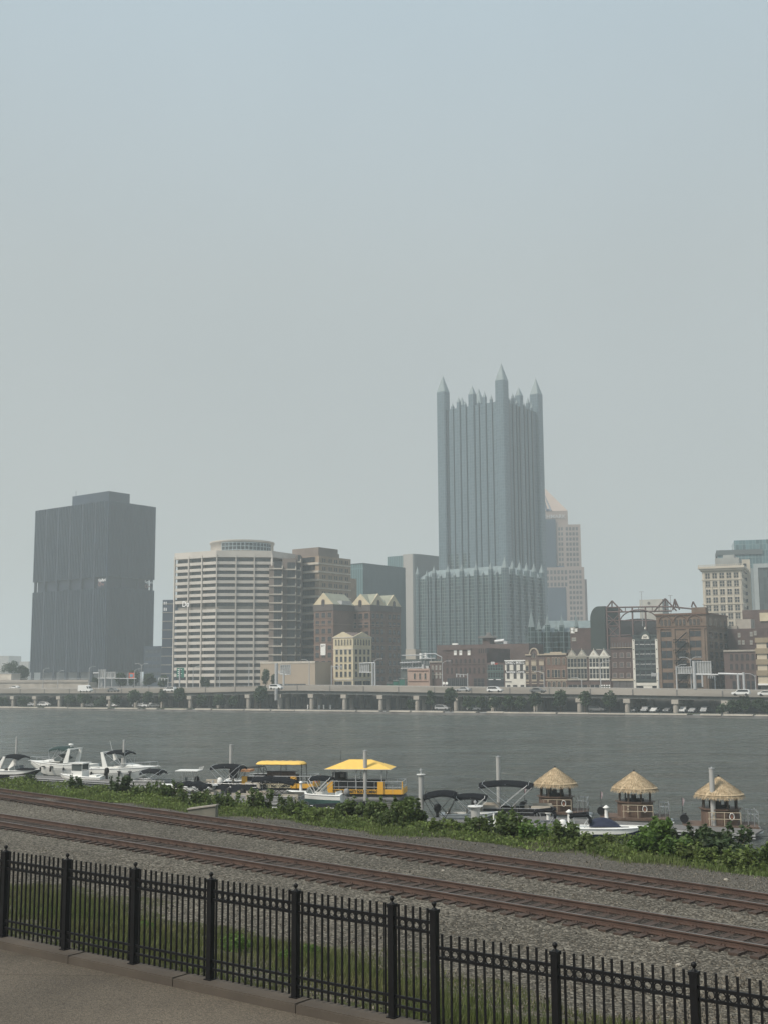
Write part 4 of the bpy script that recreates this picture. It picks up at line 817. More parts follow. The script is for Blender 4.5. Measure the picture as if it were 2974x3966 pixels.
for px, py, py2 in ((2482, 2292, 2370), (2594, 2306, 2340)):
    a_, z_ = far_a(px, py, 64); t_ = thing('roof_mast', 'slim mast with a short crossbar ' + ('left of' if px < 2500 else 'above') + ' the pale rooftop block' if px < 2500 else 'slim mast with a short crossbar between the red pointed trusses', 'mast', far(a_, 64, 20))
    MB().tube((0, 0, 0), (0, 0, z_ - 20), .12, n=5).build('pole', galv, t_); MB().tube((-.7, 0, z_ - 20), (.7, 0, z_ - 20), .09, n=4).build('crossbar', galv, t_)
B = row('brick_block', 'plum brick block with two pale windows, left of the dark rounded hall', 2205, 2350, 2430, c=66, D=12); B.body(brick_red)
for px, py in ((2216, 2452), (2227, 2446), (2221, 2482)): x, z = B.F(px, py); B.win(x, z, 1.3, 1.8 if py == 2452 else 1.0, mats=[white if py != 2482 else blind, stone, mull])
B.finish([white, stone, mull])
# right hand brick buildings
B = row('brick_warehouse', 'dark brick warehouse with rows of arched windows, at the right behind the highway signs', 2800, 2925, 2516, D=14); w, h = B.w, B.h; B.body(brick_prp); MB().box(0, w, -.3, 0, h - .5, h).build('cornice', stone, B.t)
for (ya, yb) in ((2532, 2558), (2570, 2594), (2608, 2630)): B.pgrid(2820, 2925, ya, yb, 5, 1, fw=.55, fh=1, kind='arch')
B.wgrid(2, w - .5, .2, 3.4, 5, 1, fw=.7, fh=.9); B.finish([glassd, brick_prp, mull])
B = row('brick_block', 'tall plain brick block with a few pale windows, above the arched brick warehouse', 2815, 2990, 2432, c=64, D=12); w, h = B.w, B.h; B.body(brick_red)
for px, py in ((2861, 2468), (2923, 2460), (2908, 2464), (2862, 2496), (2877, 2496), (2908, 2496)): x, z = B.F(px, py); B.win(x, z, .7, 1.3, mats=[blind, stone, mull])
MB().box(w * .18, w * .5, 2, 8, h, h + 3).build('plant_room', concrete, B.t); MB().box(0, w * .2, 1, 6, h, h + 1).build('plant_room', concrete, B.t); B.finish(SD)
B = row('brick_block', 'dark brick block with cream side panel, highest brick building at the right edge', 2872, 3060, 2358, c=84, D=14); B.body(brick_prp); a, z = B.F(2940, 2374); b_, z2 = B.F(2990, 2405); MB().box(a, b_, -.4, 0, z2, z).build('panel', cream, B.t)
B = row('parking_structure', 'beige banded parking structure cut by the right edge of the view', 2926, 3060, 2470, c=41, D=16); w, h = B.w, B.h; B.body(mat('beige_block', (0.48, 0.42, 0.32), .85, .08, .3), z0=2.4, z1=h)
for (ya, yb) in ((2470, 2489), (2511, 2532), (2553, 2574), (2596, 2617)): MB().box(-.3, w, -.4, 0, B.zt(2940, yb), B.zt(2940, ya)).build('band', mat('olive_band', (0.27, 0.22, 0.15), .85, .08, .3), B.t)
x = B.F(2967, 2500)[0]
for (ya, yb) in ((2490, 2510), (2533, 2552), (2575, 2595), (2618, 2638)): z = B.zt(2940, yb); B.win(x + 3, z, 6, B.zt(2940, ya) - z, 'strip')
MB().box(.5, w, .5, 15, -.5, 2.4).build('ground_floor', conc_dk, B.t); MB().box(0, w, -.5, 0, 2.0, 2.5).build('canopy', white, B.t); B.finish([glassd, stone, mull])
# ================================================================== HIGHWAY LIFE, TREES ON THE FAR BANK
def carpaint(n, c): return mat('car_paint_' + n, c, .3, .05, 1)
CP = {k: carpaint(k, c) for k, c in dict(white=(.75, .75, .74), silver=(.42, .43, .44), grey=(.16, .165, .17), black=(.02, .02, .022), red=(.32, .03, .03), blue=(.03, .06, .16)).items()}
def make_car(colr, kind):
    t = thing('parked_car', '', 'car'); pm_ = CP[colr]
    if kind == 'van': L_, H_ = 5.9, 2.5; prof = [(-2.95, .4), (2.9, .4), (2.95, 1.0), (2.4, 1.25), (1.75, 2.2), (1.2, 2.5), (-2.9, 2.5)]; gl_ = [(1.5, 1.35), (2.25, 1.35), (1.7, 2.1), (1.2, 2.15)]
    elif kind == 'suv': L_, H_ = 4.7, 1.7; prof = [(-2.3, .35), (2.3, .35), (2.35, .9), (1.35, 1.05), (.65, 1.65), (-1.9, 1.7), (-2.3, 1.1)]; gl_ = [(-2.05, 1.05), (1.1, 1.05), (.55, 1.55), (-1.8, 1.6)]
    else: L_, H_ = 4.6, 1.42; prof = [(-2.3, .32), (2.3, .32), (2.3, .75), (1.2, .92), (.45, 1.38), (-.95, 1.42), (-1.75, 1.0), (-2.3, .95)]; gl_ = [(-1.55, .95), (1.0, .95), (.4, 1.3), (-.9, 1.34)]
    q = MB(); q.xzprism(prof, -.85, .85); me = q.mesh('body', pm_)
    bm_ = bmesh.new(); bm_.from_mesh(me); bmesh.ops.bevel(bm_, geom=[e for e in bm_.edges], offset=.09, segments=2, affect='EDGES'); bm_.to_mesh(me); bm_.free(); link('body', me, t)
    for s in (-1, 1): MB().xzprism(gl_, s * .86 - .01, s * .86 + .01).build('side_window', glassd, t)
    q = MB(); a, b = (gl_[1], gl_[2]); q.add([(a[0] + .12, -.7, a[1]), (a[0] + .12, .7, a[1]), (b[0] + .16, .6, b[1]), (b[0] + .16, -.6, b[1])], [(0, 1, 2, 3)]); q.build('windscreen', glassd, t)
    for x in (-1.45, 1.45):
        for y in (-.82, .82): MB().tube((x, y - .1, .33), (x, y + .1, .33), .33, n=12).build('wheel', tire, t)
    for y in (-.6, .6): MB().cb((prof[1][0] + .02, y, .72), (.08, .3, .14)).build('headlight', lettering_w, t)
    return t
proto = {}
def car(px, py, c, colr, kind, label, grp, rz=0, z=None, name='parked_car', cat='car'):
    a, _ = far_a(px, py, c); zz = (ptop(a) - 1.49) if z is None else z; k = (colr, kind)
    if k not in proto: proto[k] = o = make_car(colr, kind)
    else: o = dup(proto[k])
    o.name = name; o.location = far(a, c, zz); o.rotation_euler.z = -TH0 + rz; o['label'] = label; o['category'] = cat; o['group'] = grp; return o
G1 = 'vehicles driving on the elevated highway'; G2 = 'cars parked beneath the elevated highway'
car(333, 2655, 3, 'white', 'van', 'white panel van on the elevated highway in front of the black ribbed tower', G1, name='delivery_van', cat='van')
car(60, 2650, 33, 'white', 'sedan', 'white car on the upper ramp at the far left of the view', G1, rz=math.pi, z=ZS + .9, name='moving_car')
car(441, 2660, 7, 'grey', 'sedan', 'grey car right of the highway sign frame by the black tower', G1, name='moving_car')
car(661, 2658, 3, 'white', 'suv', 'white car on the highway at the left foot of the white hotel', G1, rz=math.pi, name='moving_car')
car(1072, 2648, 3, 'white', 'suv', 'white car on the highway in front of the blank beige podium', G1, name='moving_car')
car(1792, 2658, 7, 'silver', 'sedan', 'silver car on the highway in front of the dark red brick warehouse', G1, rz=math.pi, name='moving_car')
car(1915, 2658, 3, 'white', 'suv', 'white estate car on the highway in front of the dark glazed shopfront', G1, name='moving_car')
car(2081, 2660, 3, 'grey', 'sedan', 'grey car on the highway in front of the brown curved-pediment building', G1, name='moving_car')
car(2867, 2664, 3, 'white', 'suv', 'white suv on the highway below the long sign beam at the right', G1, rz=math.pi, name='moving_car')
car(2968, 2668, 3, 'white', 'sedan', 'white car on the highway cut by the right edge of the view', G1, name='moving_car')
pk_ = [(120, 'silver', 'sedan', 'leftmost'), (154, 'silver', 'suv', 'silver suv'), (176, 'white', 'suv', ''), (352, 'grey', 'sedan', ''), (439, 'white', 'sedan', ''), (538, 'silver', 'sedan', ''), (556, 'white', 'sedan', ''), (578, 'white', 'suv', ''), (602, 'grey', 'sedan', ''),
       (1712, 'silver', 'suv', ''), (1836, 'silver', 'sedan', ''), (2310, 'grey', 'suv', ''), (2454, 'grey', 'sedan', ''), (2499, 'silver', 'suv', ''), (2534, 'white', 'sedan', ''), (2585, 'grey', 'sedan', ''), (2647, 'white', 'suv', ''), (2683, 'silver', 'sedan', ''), (2727, 'silver', 'suv', ''), (2830, 'black', 'sedan', '')]
pil = lambda px: sum(1 for p in piers if p < px)
lab_ = {120: 'silver saloon, leftmost of the cars parked beneath the highway', 154: 'silver suv beside the white suv, parked beneath the highway at the far left', 176: 'white suv parked beneath the highway below the left side of the black tower',
        352: 'grey saloon parked among trees beneath the highway under the white van', 439: 'white saloon parked beneath the highway next to a pillar, below the black tower', 538: 'silver saloon, leftmost of four parked beneath the highway left of the hotel', 556: 'white saloon, second of the four parked beneath the highway left of the hotel',
        578: 'white suv, third of the four parked beneath the highway left of the hotel', 602: 'grey saloon, right end of the four parked beneath the highway left of the hotel', 1712: 'silver suv parked on the verge left of the big dark tree by the highway', 1836: 'silver saloon among bushes beneath the highway below the warehouse',
        2310: 'grey suv parked between two trees beneath the highway', 2454: 'grey saloon, leftmost car in the dark bay at the right of the riverbank', 2499: 'silver suv, second from the left in the dark bay at the right', 2534: 'white saloon in the dark bay, between the silver suv and a grey saloon', 2585: 'grey saloon just left of the thick pillar at the right',
        2647: 'white suv facing the river just right of the thick pillar', 2683: 'silver saloon facing the river between the white suv and a silver suv', 2727: 'silver suv facing the river, right of the silver saloon', 2830: 'black saloon half hidden behind trees beneath the highway at the far right'}
for px, c_, k_, _ in pk_:
    side = 2300 < px < 2800
    car(px, 2745, 11.5 if px < 2000 else 13, c_, k_, lab_[px], G2, rz=(-R(90) if px > 2400 else 0) + random.uniform(-.06, .06), z=ZQ + .01)
# lamp posts ---------------------------------------------------------
def lamp(px, ytop, c, label, arms=1, zb=None, side=1, grp='street lamps along the highway'):
    a, zt = far_a(px, ytop, c); zb = (ptop(a) - 1.5) if zb is None else zb; t = thing('street_lamp', label, 'street lamp', far(a, c, zb), -TH0, grp); H_ = zt - zb
    MB().tube((0, 0, 0), (0, 0, H_ - .4), .16, .09, n=8).build('pole', galv, t)
    for s in ((side,) if arms == 1 else (1, -1)):
        MB().path([(0, 0, H_ - 1.0), (s * .6, 0, H_ - .35), (s * 1.5, 0, H_), (s * 2.3, 0, H_)], .07).build('arm', galv, t); MB().cb((s * 2.7, 0, H_), (.9, .35, .16)).build('lamp_head', galv, t)
for px, y, c, l, ar, sd_ in ((170, 2588, 31, 'leftmost street lamp, in front of the left edge of the black tower', 1, 1), (227, 2598, 33, 'lower street lamp in front of the left half of the black tower', 1, 1), (348, 2581, 31, 'tall street lamp above the white panel van', 1, 1),
                       (523, 2591, 31, 'street lamp with one arm right of the orange screen', 1, 1), (550, 2570, 31, 'double-armed street lamp, tallest at the right side of the black tower', 2, 1), (750, 2581, 31, 'street lamp in front of the left part of the white hotel', 1, 1), (853, 2590, 33, 'street lamp in front of the middle of the white hotel', 1, 1),
                       (966, 2559, 31, 'tall street lamp in front of the right part of the white hotel', 1, -1), (1199, 2555, 31, 'tall street lamp in front of the blank beige podium', 1, -1), (1450, 2552, 33, 'street lamp above the middle highway sign frame', 1, 1), (1711, 2560, 31, 'tall street lamp in front of the narrow brick townhouse', 1, 1),
                       (2104, 2600, 31, 'street lamp between the pediment building and the arched building', 1, -1), (2250, 2625, 33, 'short street lamp in front of the grey-trimmed gabled bays', 1, -1), (2322, 2560, 31, 'tall pale street lamp in front of the white-trimmed gabled bays', 1, 1), (2615, 2574, 31, 'street lamp left of the large sign panels at the right', 1, 1),
                       (2671, 2545, 31, 'double-armed street lamp among the large sign panels at the right', 2, 1), (2922, 2609, 33, 'street lamp in front of the arched brick warehouse', 1, -1)):
    lamp(px, y, c, l, ar, None if c < 32 else ZS, sd_)
# sign frames --------------------------------------------------------
def gantry(name, label, cat, c, posts, beams, panels, zb=None, pc=galv, r=.28):
    a0, _ = far_a(posts[0][0], posts[0][1], c); t = thing(name, label, cat, far(a0, c, ZS), -TH0)
    loc = lambda px, py: (lambda v: (v[0] - a0, v[1] - ZS))(far_a(px, py, c))
    for px, yt, yb, rr in posts: x, z = loc(px, yt); z0 = loc(px, yb)[1]; MB().tube((x, 0, z0), (x, 0, z), rr, n=10).build('post', galv, t)
    for (xa, ya, xb, yb, rr) in beams: p, q_ = loc(xa, ya), loc(xb, yb); MB().tube((p[0], 0, p[1]), (q_[0], 0, q_[1]), rr, n=6).build('beam', galv, t)
    for (xa, ya, xb, yb, m_, ribs) in panels:
        p, q_ = loc(xa, ya), loc(xb, yb); g = MB(); g.box(p[0], q_[0], .3, .38, q_[1], p[1])
        o = g.build('sign_panel', m_, t)
        if ribs:
            g = MB()
            for k in range(ribs + 1): x = p[0] + (q_[0] - p[0]) * k / ribs; g.box(x - .1, x + .1, .1, .3, q_[1] - .2, p[1] + .2)
            g.box(p[0] - .1, q_[0] + .1, 0, .1, q_[1] - .1, q_[1] + .1).box(p[0] - .1, q_[0] + .1, 0, .1, p[1] - .1, p[1] + .1); g.build('panel_ribs', galv, t)
    return t, loc
back = mat('sign_back', (.28, .285, .28), .5, .1, .5); gsign = mat('green_sign', (0.01, 0.13, 0.09), .5, .05, 1)
gantry('sign_gantry', 'grey sign frame with two ribbed panels in front of the black tower', 'sign', 30, [(386, 2594, 2668, .2), (410, 2592, 2668, .3), (436, 2605, 2660, .18)], [(364, 2607, 386, 2607, .3), (380, 2627, 530, 2628, .16)], [(384, 2595, 409, 2626, back, 3), (413, 2604, 447, 2624, back, 4)])
gantry('sign_gantry', 'tall thick sign post with one ribbed panel, in front of the beige podium', 'sign', 9.0, [(1072, 2569, 2712, .55)], [(1072, 2600, 1100, 2600, .15)], [])
gantry('sign_gantry', 'ribbed sign panel on a short post in front of the blank beige podium', 'sign', 30, [(1100, 2610, 2655, .35)], [(1075, 2605, 1112, 2614, .15)], [(1087, 2576, 1125, 2612, back, 5)])
gantry('sign_gantry', 'grey sign frame with ribbed panel in front of the cream corner building', 'sign', 30, [(1443, 2567, 2656, .3), (1453, 2567, 2656, .3)], [(1392, 2569, 1453, 2567, .2), (1392, 2604, 1443, 2604, .2)], [(1393, 2570, 1428, 2603, back, 5)])
gantry('sign_gantry', 'long sign frame at the right with two ribbed panels and twin posts', 'sign', 30, [(2685, 2560, 2670, .5), (2617, 2583, 2670, .22), (2855, 2607, 2670, .32), (2877, 2604, 2672, .36), (2717, 2610, 2660, .25)], [(2690, 2612, 2780, 2613, .25), (2780, 2609, 2877, 2612, .35)], [(2618, 2584, 2676, 2608, back, 6), (2690, 2563, 2752, 2609, back, 6)])
t_, loc = gantry('highway_sign', 'green highway sign at the lower left corner of the white hotel', 'sign', 31, [(698, 2590, 2660, .25)], [], [(684, 2587, 712, 2624, gsign, 0)]); q = MB()
for k in range(4): x, z = loc(688, 2593 + 8 * k); q.box(x, x + 1.9 - .3 * (k % 2), .26, .3, z - .15, z + .1)
q.build('lettering', lettering_w, t_)
t_, loc = gantry('led_billboard', 'orange and blue screen on a pole in front of the black tower', 'sign', 36, [(498, 2606, 2655, .15)], [], [(498, 2606, 520, 2627, mat('orange_panel', (.55, .10, .05), .5, .1, 1), 0)]); x, z = loc(503, 2617); MB().box(x, x + 1.4, .24, .3, z - .5, z + .6).build('picture', mat('screen_blue', (.1, .3, .4), .5, .1, 1), t_)
def signal(px, yt, yb, pxe, lab, c=34):
    a, zt = far_a(px, yt, c); a2, _ = far_a(pxe, yt, c); z0 = ZS; t = thing('traffic_signal', lab, 'traffic light', far(a, c, z0), -TH0, 'traffic signal masts on the riverfront road'); H_ = zt - z0
    MB().tube((0, 0, 0), (0, 0, H_), .17, n=8).build('pole', galv, t); MB().tube((0, 0, H_ - .5), (a2 - a, 0, H_ - .2), .1, n=6).build('arm', galv, t)
    for k in range(3): MB().cb(((a2 - a) * (.95 - .3 * k), 0, H_ - .7), (.35, .3, .95)).build('signal_head', galv, t)
signal(653, 2623, 2660, 615, 'traffic signal mast left of the white hotel'); signal(1285, 2577, 2655, 1325, 'traffic signal mast in front of the cream corner building')
signal(1809, 2608, 2660, 1765, 'traffic signal mast in front of the dark red brick warehouse'); signal(2548, 2604, 2665, 2522, 'traffic signal mast in front of the ochre corner warehouse'); signal(2766, 2612, 2665, 2740, 'traffic signal mast right of the tall ribbed sign panel')
for px, s_, l in ((1508, 1, 'low green scaffold tower, left of three by the road'), (1532, 1.6, 'middle green scaffold tower by the road'), (1556, 2.0, 'tallest green scaffold tower next to the pink shop')):
    a, _ = far_a(px, 2640, 36); t = thing('scaffold_tower', l, 'scaffold', far(a, 36, ZS), -TH0, 'green scaffold towers by the road'); q = MB(); H_ = 1.4 + 1.5 * s_
    for x in (-.9, .9):
        for y in (0, 1.5): q.tube((x, y, 0), (x, y, H_), .08, n=4)
    q.build('posts', mat('green_frame2', (0.02, 0.16, 0.12), .6, .1, 1), t); MB().box(-1, 1, -.1, -.04, .8, H_ - .4).build('netting', mat('green_net', (0.02, 0.12, 0.09), .8, .3, 3), t); MB().box(-1.1, 1.1, -.2, 1.7, H_, H_ + .1).build('platform', galv, t)
# round two-disc sign
a, z = far_a(1723, 2646, 31); t = thing('round_sign', 'pair of small white round signs above the highway near the brick townhouse', 'sign', far(a, 31, ZS), -TH0); q = MB()
MB().tube((0, 0, 0), (0, 0, z - ZS), .08, n=5).build('pole', galv, t)
for s in (-.55, .55): MB().tube((s, -.1, z - ZS), (s, 0, z - ZS), .45, n=14).build('disc', white, t)
# ramp left
a0, _ = far_a(0, 2650, 35); a1, _ = far_a(345, 2650, 35); t = thing('ramp', 'concrete access ramp with dark underpass openings at the far left behind the highway', 'ramp', far(a0 - 60, 35, 0), -TH0); w_ = a1 - a0 + 60; zt = far_a(200, 2633, 35)[1]
MB().box(0, w_, 0, 6, ZQ, zt - 1.0).build('ramp_wall', concrete, t); MB().box(0, w_, -.3, 0, zt - 1.1, zt).build('parapet', hconc, t); MB().box(w_ - 40, w_ - 27, -.1, 0, ZS + .1, ZS + 1.3).build('opening', lettering_b, t); MB().tube((0, -.2, zt + .4), (w_, -.2, zt + .4), .05, n=4).build('hand_rail', galv, t)
a0, z0 = far_a(-60, 2610, 38); a1, _ = far_a(17, 2612, 38); t = thing('utility_shed', 'pale block shed at the extreme left edge behind the ramp', 'shed', far(a0, 42, ZS), -TH0); MB().box(0, a1 - a0, 0, 5, 0, z0 - ZS).build('wall', conc_lt, t); MB().box(-.2, a1 - a0 + .2, -.2, 5, z0 - ZS, z0 - ZS + .2).build('roof', galv, t)
# mooring posts in the river
for k, px in enumerate((1194, 1212, 1237, 1255, 1281)):
    p = at_z(px, 2757, 0); t = thing('mooring_post', ['leftmost of five white posts in the water by the far quay', 'second from left of five white posts by the far quay', 'middle white post of five by the far quay, the thickest', 'fourth from left of five white posts by the far quay', 'rightmost of five white posts in the water by the far quay'][k], 'post', p, 0, 'white mooring posts by the far quay')
    MB().tube((0, 0, -.5), (0, 0, 2.0), .3 if k == 2 else .22, n=8).build('shaft', white, t); MB().lathe([(.3, 0), (.3, .12), (.02, .3)], 8, (0, 0, 2.0)).build('cap', white, t)
# trees --------------------------------------------------------------
TN = [0]
def far_tree(px, ytop, wpx, c, label, zb=ZQ, group='trees along the far riverbank', p=None, zt=None, W_=None, tall=None, m_=None, n=None):
    if p is None: a, zt = far_a(px, ytop, c); p = far(a, c, zb); W_ = wpx / FPX * p.y
    H_ = zt - zb; t = thing('tree', label, 'tree', p, random.uniform(0, 6), group)
    tr = .25 if H_ > 4 else .12; q = MB().tube((0, 0, -.2), (.1, 0, H_ * .55), max(.1, H_ * .025), max(.05, H_ * .012), n=7)
    r = W_ / 2; ch = H_ * (.5 - tr / 2); lobes = [(0, 0, H_ * tr + ch, r * .72, r * .72, ch * .8)]
    for k in range(9):
        a_ = random.uniform(0, 6.28); rr = r * random.uniform(.35, .62); zz = H_ * tr + ch * random.uniform(.25, 1.65); f = 1 - .45 * abs(zz - H_ * tr - ch * .8) / ch; s_ = r * random.uniform(.28, .45)
        lobes.append((rr * f * math.cos(a_), rr * f * math.sin(a_), zz, s_, s_, s_ * .8)); q.tube((0, 0, H_ * .3), (rr * f * math.cos(a_) * .8, rr * f * math.sin(a_) * .8, zz - s_ * .3), H_ * .012, .03, n=5)
    q.build('trunk', bark, t); nn = n or int(min(2600, 300 + r * r * ch * 45)); link('crown', leafmesh('crown', lobes, nn, .42, m_ or leaf_far), t); return t
names = ['pale green', 'dense', 'loose', 'dark green', 'rounded']
tl_ = [(12, 2698, 58, 3, 'round low tree at the extreme left beneath the highway'), (100, 2694, 60, 4, 'rounded tree left of the third pillar beneath the highway'), (205, 2700, 44, 16, 'dark small tree behind the pillars below the left edge of the black tower'),
       (272, 2692, 55, 4, 'loose tree just right of the third pillar'), (330, 2690, 72, 5, 'broad tree hiding the pillar below the white van'), (388, 2698, 56, 5, 'bushy tree left of the fifth pillar'), (452, 2692, 46, 4, 'spiky pale tree right of the fifth pillar'),
       (520, 2668, 62, 3, 'tall tree reaching the highway rail, left of the hotel'), (574, 2676, 56, 4, 'dense tree beside the seventh pillar'), (632, 2664, 40, 9, 'loose tree hiding the parapet left of the hotel'), (697, 2660, 62, 3, 'dark tall tree reaching above the parapet at the hotel corner'),
       (785, 2692, 60, 5, 'low rounded tree below the left half of the hotel'), (852, 2690, 64, 5, 'wide tree hiding a pillar below the middle of the hotel'), (905, 2696, 50, 6, 'small tree below the right half of the hotel'), (1010, 2653, 70, 3, 'tall pointed tree rising above the parapet below the hotel'),
       (1590, 2702, 42, 6, 'small bush tree right of the gabled building pillars'), (1668, 2668, 44, 3, 'thin pale tree left of the big dark tree'), (1743, 2655, 66, 3, 'big dark tree rising above the parapet below the brick warehouse'), (1815, 2695, 62, 4, 'round bushy tree, first right of the big dark tree'),
       (1860, 2694, 60, 5, 'round bushy tree, second right of the big dark tree'), (1912, 2693, 62, 4, 'round bushy tree below the glazed shopfront'), (1965, 2692, 62, 4, 'round bushy tree below the white painted building'), (2012, 2694, 60, 5, 'bushy tree right of the white painted building'),
       (2070, 2676, 62, 4, 'taller tree below the curved-pediment building'), (2168, 2668, 68, 3, 'tall open tree below the arched building'), (2262, 2672, 58, 3, 'tall tree below the grey-trimmed gables'), (2358, 2668, 62, 3, 'tall tree below the white-trimmed gables'),
       (2792, 2726, 48, 3, 'low tree beside the parked cars at the right'), (2832, 2705, 58, 3, 'rounded tree second from the parked cars at the right'), (2880, 2694, 72, 4, 'large tree below the parking structure signs'), (2935, 2700, 62, 3, 'rounded tree near the right edge of the far bank'), (2975, 2714, 50, 3, 'tree cut by the right edge of the far bank')]
for px, y, w_, c, l in tl_: far_tree(px, y, w_, c, l)
for px, y, w_, c, l in ((40, 2556, 95, 70, 'large hazy tree at the extreme left behind the ramp'), (90, 2572, 60, 75, 'hazy tree between the extreme left tree and the black tower'), (1031, 2584, 38, 40, 'dark round street tree in front of the beige podium'), (1062, 2606, 24, 41, 'small street tree right of the dark round one'),
                         (788, 2618, 22, 38, 'little street tree at the foot of the hotel'), (806, 2630, 20, 38, 'tiny street tree at the foot of the hotel, right of another'), (468, 2600, 56, 60, 'leftmost dark tree at the foot of the black tower right side'), (520, 2596, 60, 62, 'middle dark tree at the foot of the black tower right side'), (580, 2604, 60, 60, 'tree between the black tower and the hotel'), (636, 2610, 50, 58, 'dark tree touching the left edge of the hotel'), (372, 2622, 36, 40, 'bushy tree behind the sign frame by the black tower')):
    far_tree(px, y, w_, c, l, zb=ZS, group='street trees behind the highway')
# hazy distant blocks at the left
B = Bld('distant_building', 'faint low building far away in the haze at the extreme left', 'building', -40, 36, 2540, Y=1500, th=R(5), D=40); B.body(concrete)
B = Bld('distant_building', 'faint lower building in the haze between the left tree and the black tower', 'building', 78, 112, 2562, Y=1300, th=R(5), D=40); B.body(concrete)
# ================================================================== THE NEAR SIDE
TA = R(41); UA = Vector((math.cos(TA), -math.sin(TA), 0)); QA = Vector((math.sin(TA), math.cos(TA), 0))
def NF(a, q, z=0): return UA * a + QA * q + Vector((0, 0, z))
def nfa(px, py, z): p = at_z(px, py, z); return p.dot(UA), p.dot(QA)
ZP, ZR = 7.36, 5.6
nz2 = lambda a, q: .5 * math.sin(a * .9 + q * 1.7) + .3 * math.sin(a * 2.3 - q * 1.1) + .2 * math.sin(a * .31 + 1.3)
def ground_z(a, q):
    if q < 10.6: return 6.7
    if q < 22.5: t = (q - 13.0) / 9.5; t = min(1, max(0, t)); s = t * t * (3 - 2 * t); z = 6.78 + (5.36 - 6.78) * s
    elif q < 37.5: z = 5.36
    elif q < 38.5: z = 5.36 - .08 * (q - 37.5)
    elif q < 41.6: z = 5.27
    else: t = min(1, (q - 41.6) / 8); z = 5.27 - 6.6 * t
    if 14 < q < 22: z += .05 * nz2(a, q)
    if q > 35.5: z += .10 * nz2(a * .7, q * .7)
    # ballast shoulders under each track
    for qc in (27.75, 32.45): 
        d = abs(q - qc); z += 0.02 * max(0, min(1, (2.6 - d) / .9))
    return z
NA, NQ = 210, 150
def gpt(u, v):
    a = -95 + 160 * u; q = 10.6 + 44.4 * v; p = NF(a, q); return (p.x, p.y, ground_z(a, q))
def gravel(name, c1, c2, c3, sc, disp=.03, grassy=False):
    m = bpy.data.materials.new(name); m.use_nodes = True; t = m.node_tree; b = t.nodes['Principled BSDF']; N = t.nodes.new; L = t.links.new; b.inputs['Roughness'].default_value = .9; b.inputs['Specular IOR Level'].default_value = .2
    tc = N('ShaderNodeTexCoord'); v = N('ShaderNodeTexVoronoi'); v.inputs['Scale'].default_value = sc; L(tc.outputs['Object'], v.inputs[0]); hs_ = N('ShaderNodeSeparateColor'); L(v.outputs['Color'], hs_.inputs[0])
    cr = N('ShaderNodeValToRGB'); e = cr.color_ramp.elements; e[0].position = 0; e[0].color = (*c1, 1); e[1].position = 1; e[1].color = (*c3, 1); e2 = cr.color_ramp.elements.new(.6); e2.color = (*c2, 1); L(hs_.outputs[0], cr.inputs[0])
    v2 = N('ShaderNodeTexNoise'); v2.inputs['Scale'].default_value = .25; v2.inputs['Detail'].default_value = 6; L(tc.outputs['Object'], v2.inputs[0]); rm = N('ShaderNodeMapRange'); rm.inputs[1].default_value = .3; rm.inputs[2].default_value = .7; rm.inputs[3].default_value = .78; rm.inputs[4].default_value = 1.2; L(v2.outputs[0], rm.inputs[0])
    h = N('ShaderNodeHueSaturation'); L(cr.outputs[0], h.inputs['Color']); L(rm.outputs[0], h.inputs['Value']); L(h.outputs[0], b.inputs['Base Color'])
    bp = N('ShaderNodeBump'); bp.inputs['Distance'].default_value = disp; bp.invert = True; L(v.outputs['Distance'], bp.inputs['Height']); L(bp.outputs[0], b.inputs['Normal']); MT[name] = m; return m
gr = gravel('ballast', (.042, .037, .029), (.11, .099, .081), (.25, .23, .19), 15, .05)
gr_fine = gravel('fine_ballast', (.045, .041, .034), (.095, .088, .075), (.18, .165, .143), 24, .03)
soil = mat('bank_soil', (.055, .05, .032), .95, .4, .8, bump=.05, col2=(.075, .085, .035))
q = MB(); q.grid(gpt, NA, NQ)
for i in range(len(q.f)):
    j = i // NA; qq = 10.6 + 44.4 * (j + .5) / NQ; aa = -95 + 160 * ((i % NA) + .5) / NA
    w1 = 21.6 + 1.6 * nz2(aa * .6, 3.1); w2 = 37.6 + 1.0 * nz2(aa * .5, 7.7)
    q.m[i] = 2 if qq < w1 else 2 if qq > w2 + .6 else 1 if qq > 34.5 else 0
soil_g = bpy.data.materials.new('weedy_gravel'); soil_g.use_nodes = True; t = soil_g.node_tree; b = t.nodes['Principled BSDF']; N = t.nodes.new; L = t.links.new; b.inputs['Roughness'].default_value = .95; b.inputs['Specular IOR Level'].default_value = .1
tc = N('ShaderNodeTexCoord'); n1 = N('ShaderNodeTexNoise'); n1.inputs['Scale'].default_value = .8; n1.inputs['Detail'].default_value = 8; n1.inputs['Roughness'].default_value = .7; L(tc.outputs['Object'], n1.inputs[0])
v = N('ShaderNodeTexVoronoi'); v.inputs['Scale'].default_value = 20; L(tc.outputs['Object'], v.inputs[0]); sc_ = N('ShaderNodeSeparateColor'); L(v.outputs['Color'], sc_.inputs[0])
c1 = N('ShaderNodeValToRGB'); c1.color_ramp.elements[0].color = (.05, .045, .035, 1); c1.color_ramp.elements[1].color = (.22, .20, .165, 1); L(sc_.outputs[0], c1.inputs[0])
c2 = N('ShaderNodeMapRange'); c2.inputs[1].default_value = .42; c2.inputs[2].default_value = .58; L(n1.outputs[0], c2.inputs[0]); mx = N('ShaderNodeMix'); mx.data_type = 'RGBA'; L(c2.outputs[0], mx.inputs[0]); L(c1.outputs[0], mx.inputs[6]); mx.inputs[7].default_value = (.062, .070, .028, 1); L(mx.outputs[2], b.inputs['Base Color'])
bp = N('ShaderNodeBump'); bp.inputs['Distance'].default_value = .04; L(v.outputs['Distance'], bp.inputs['Height']); L(bp.outputs[0], b.inputs['Normal'])
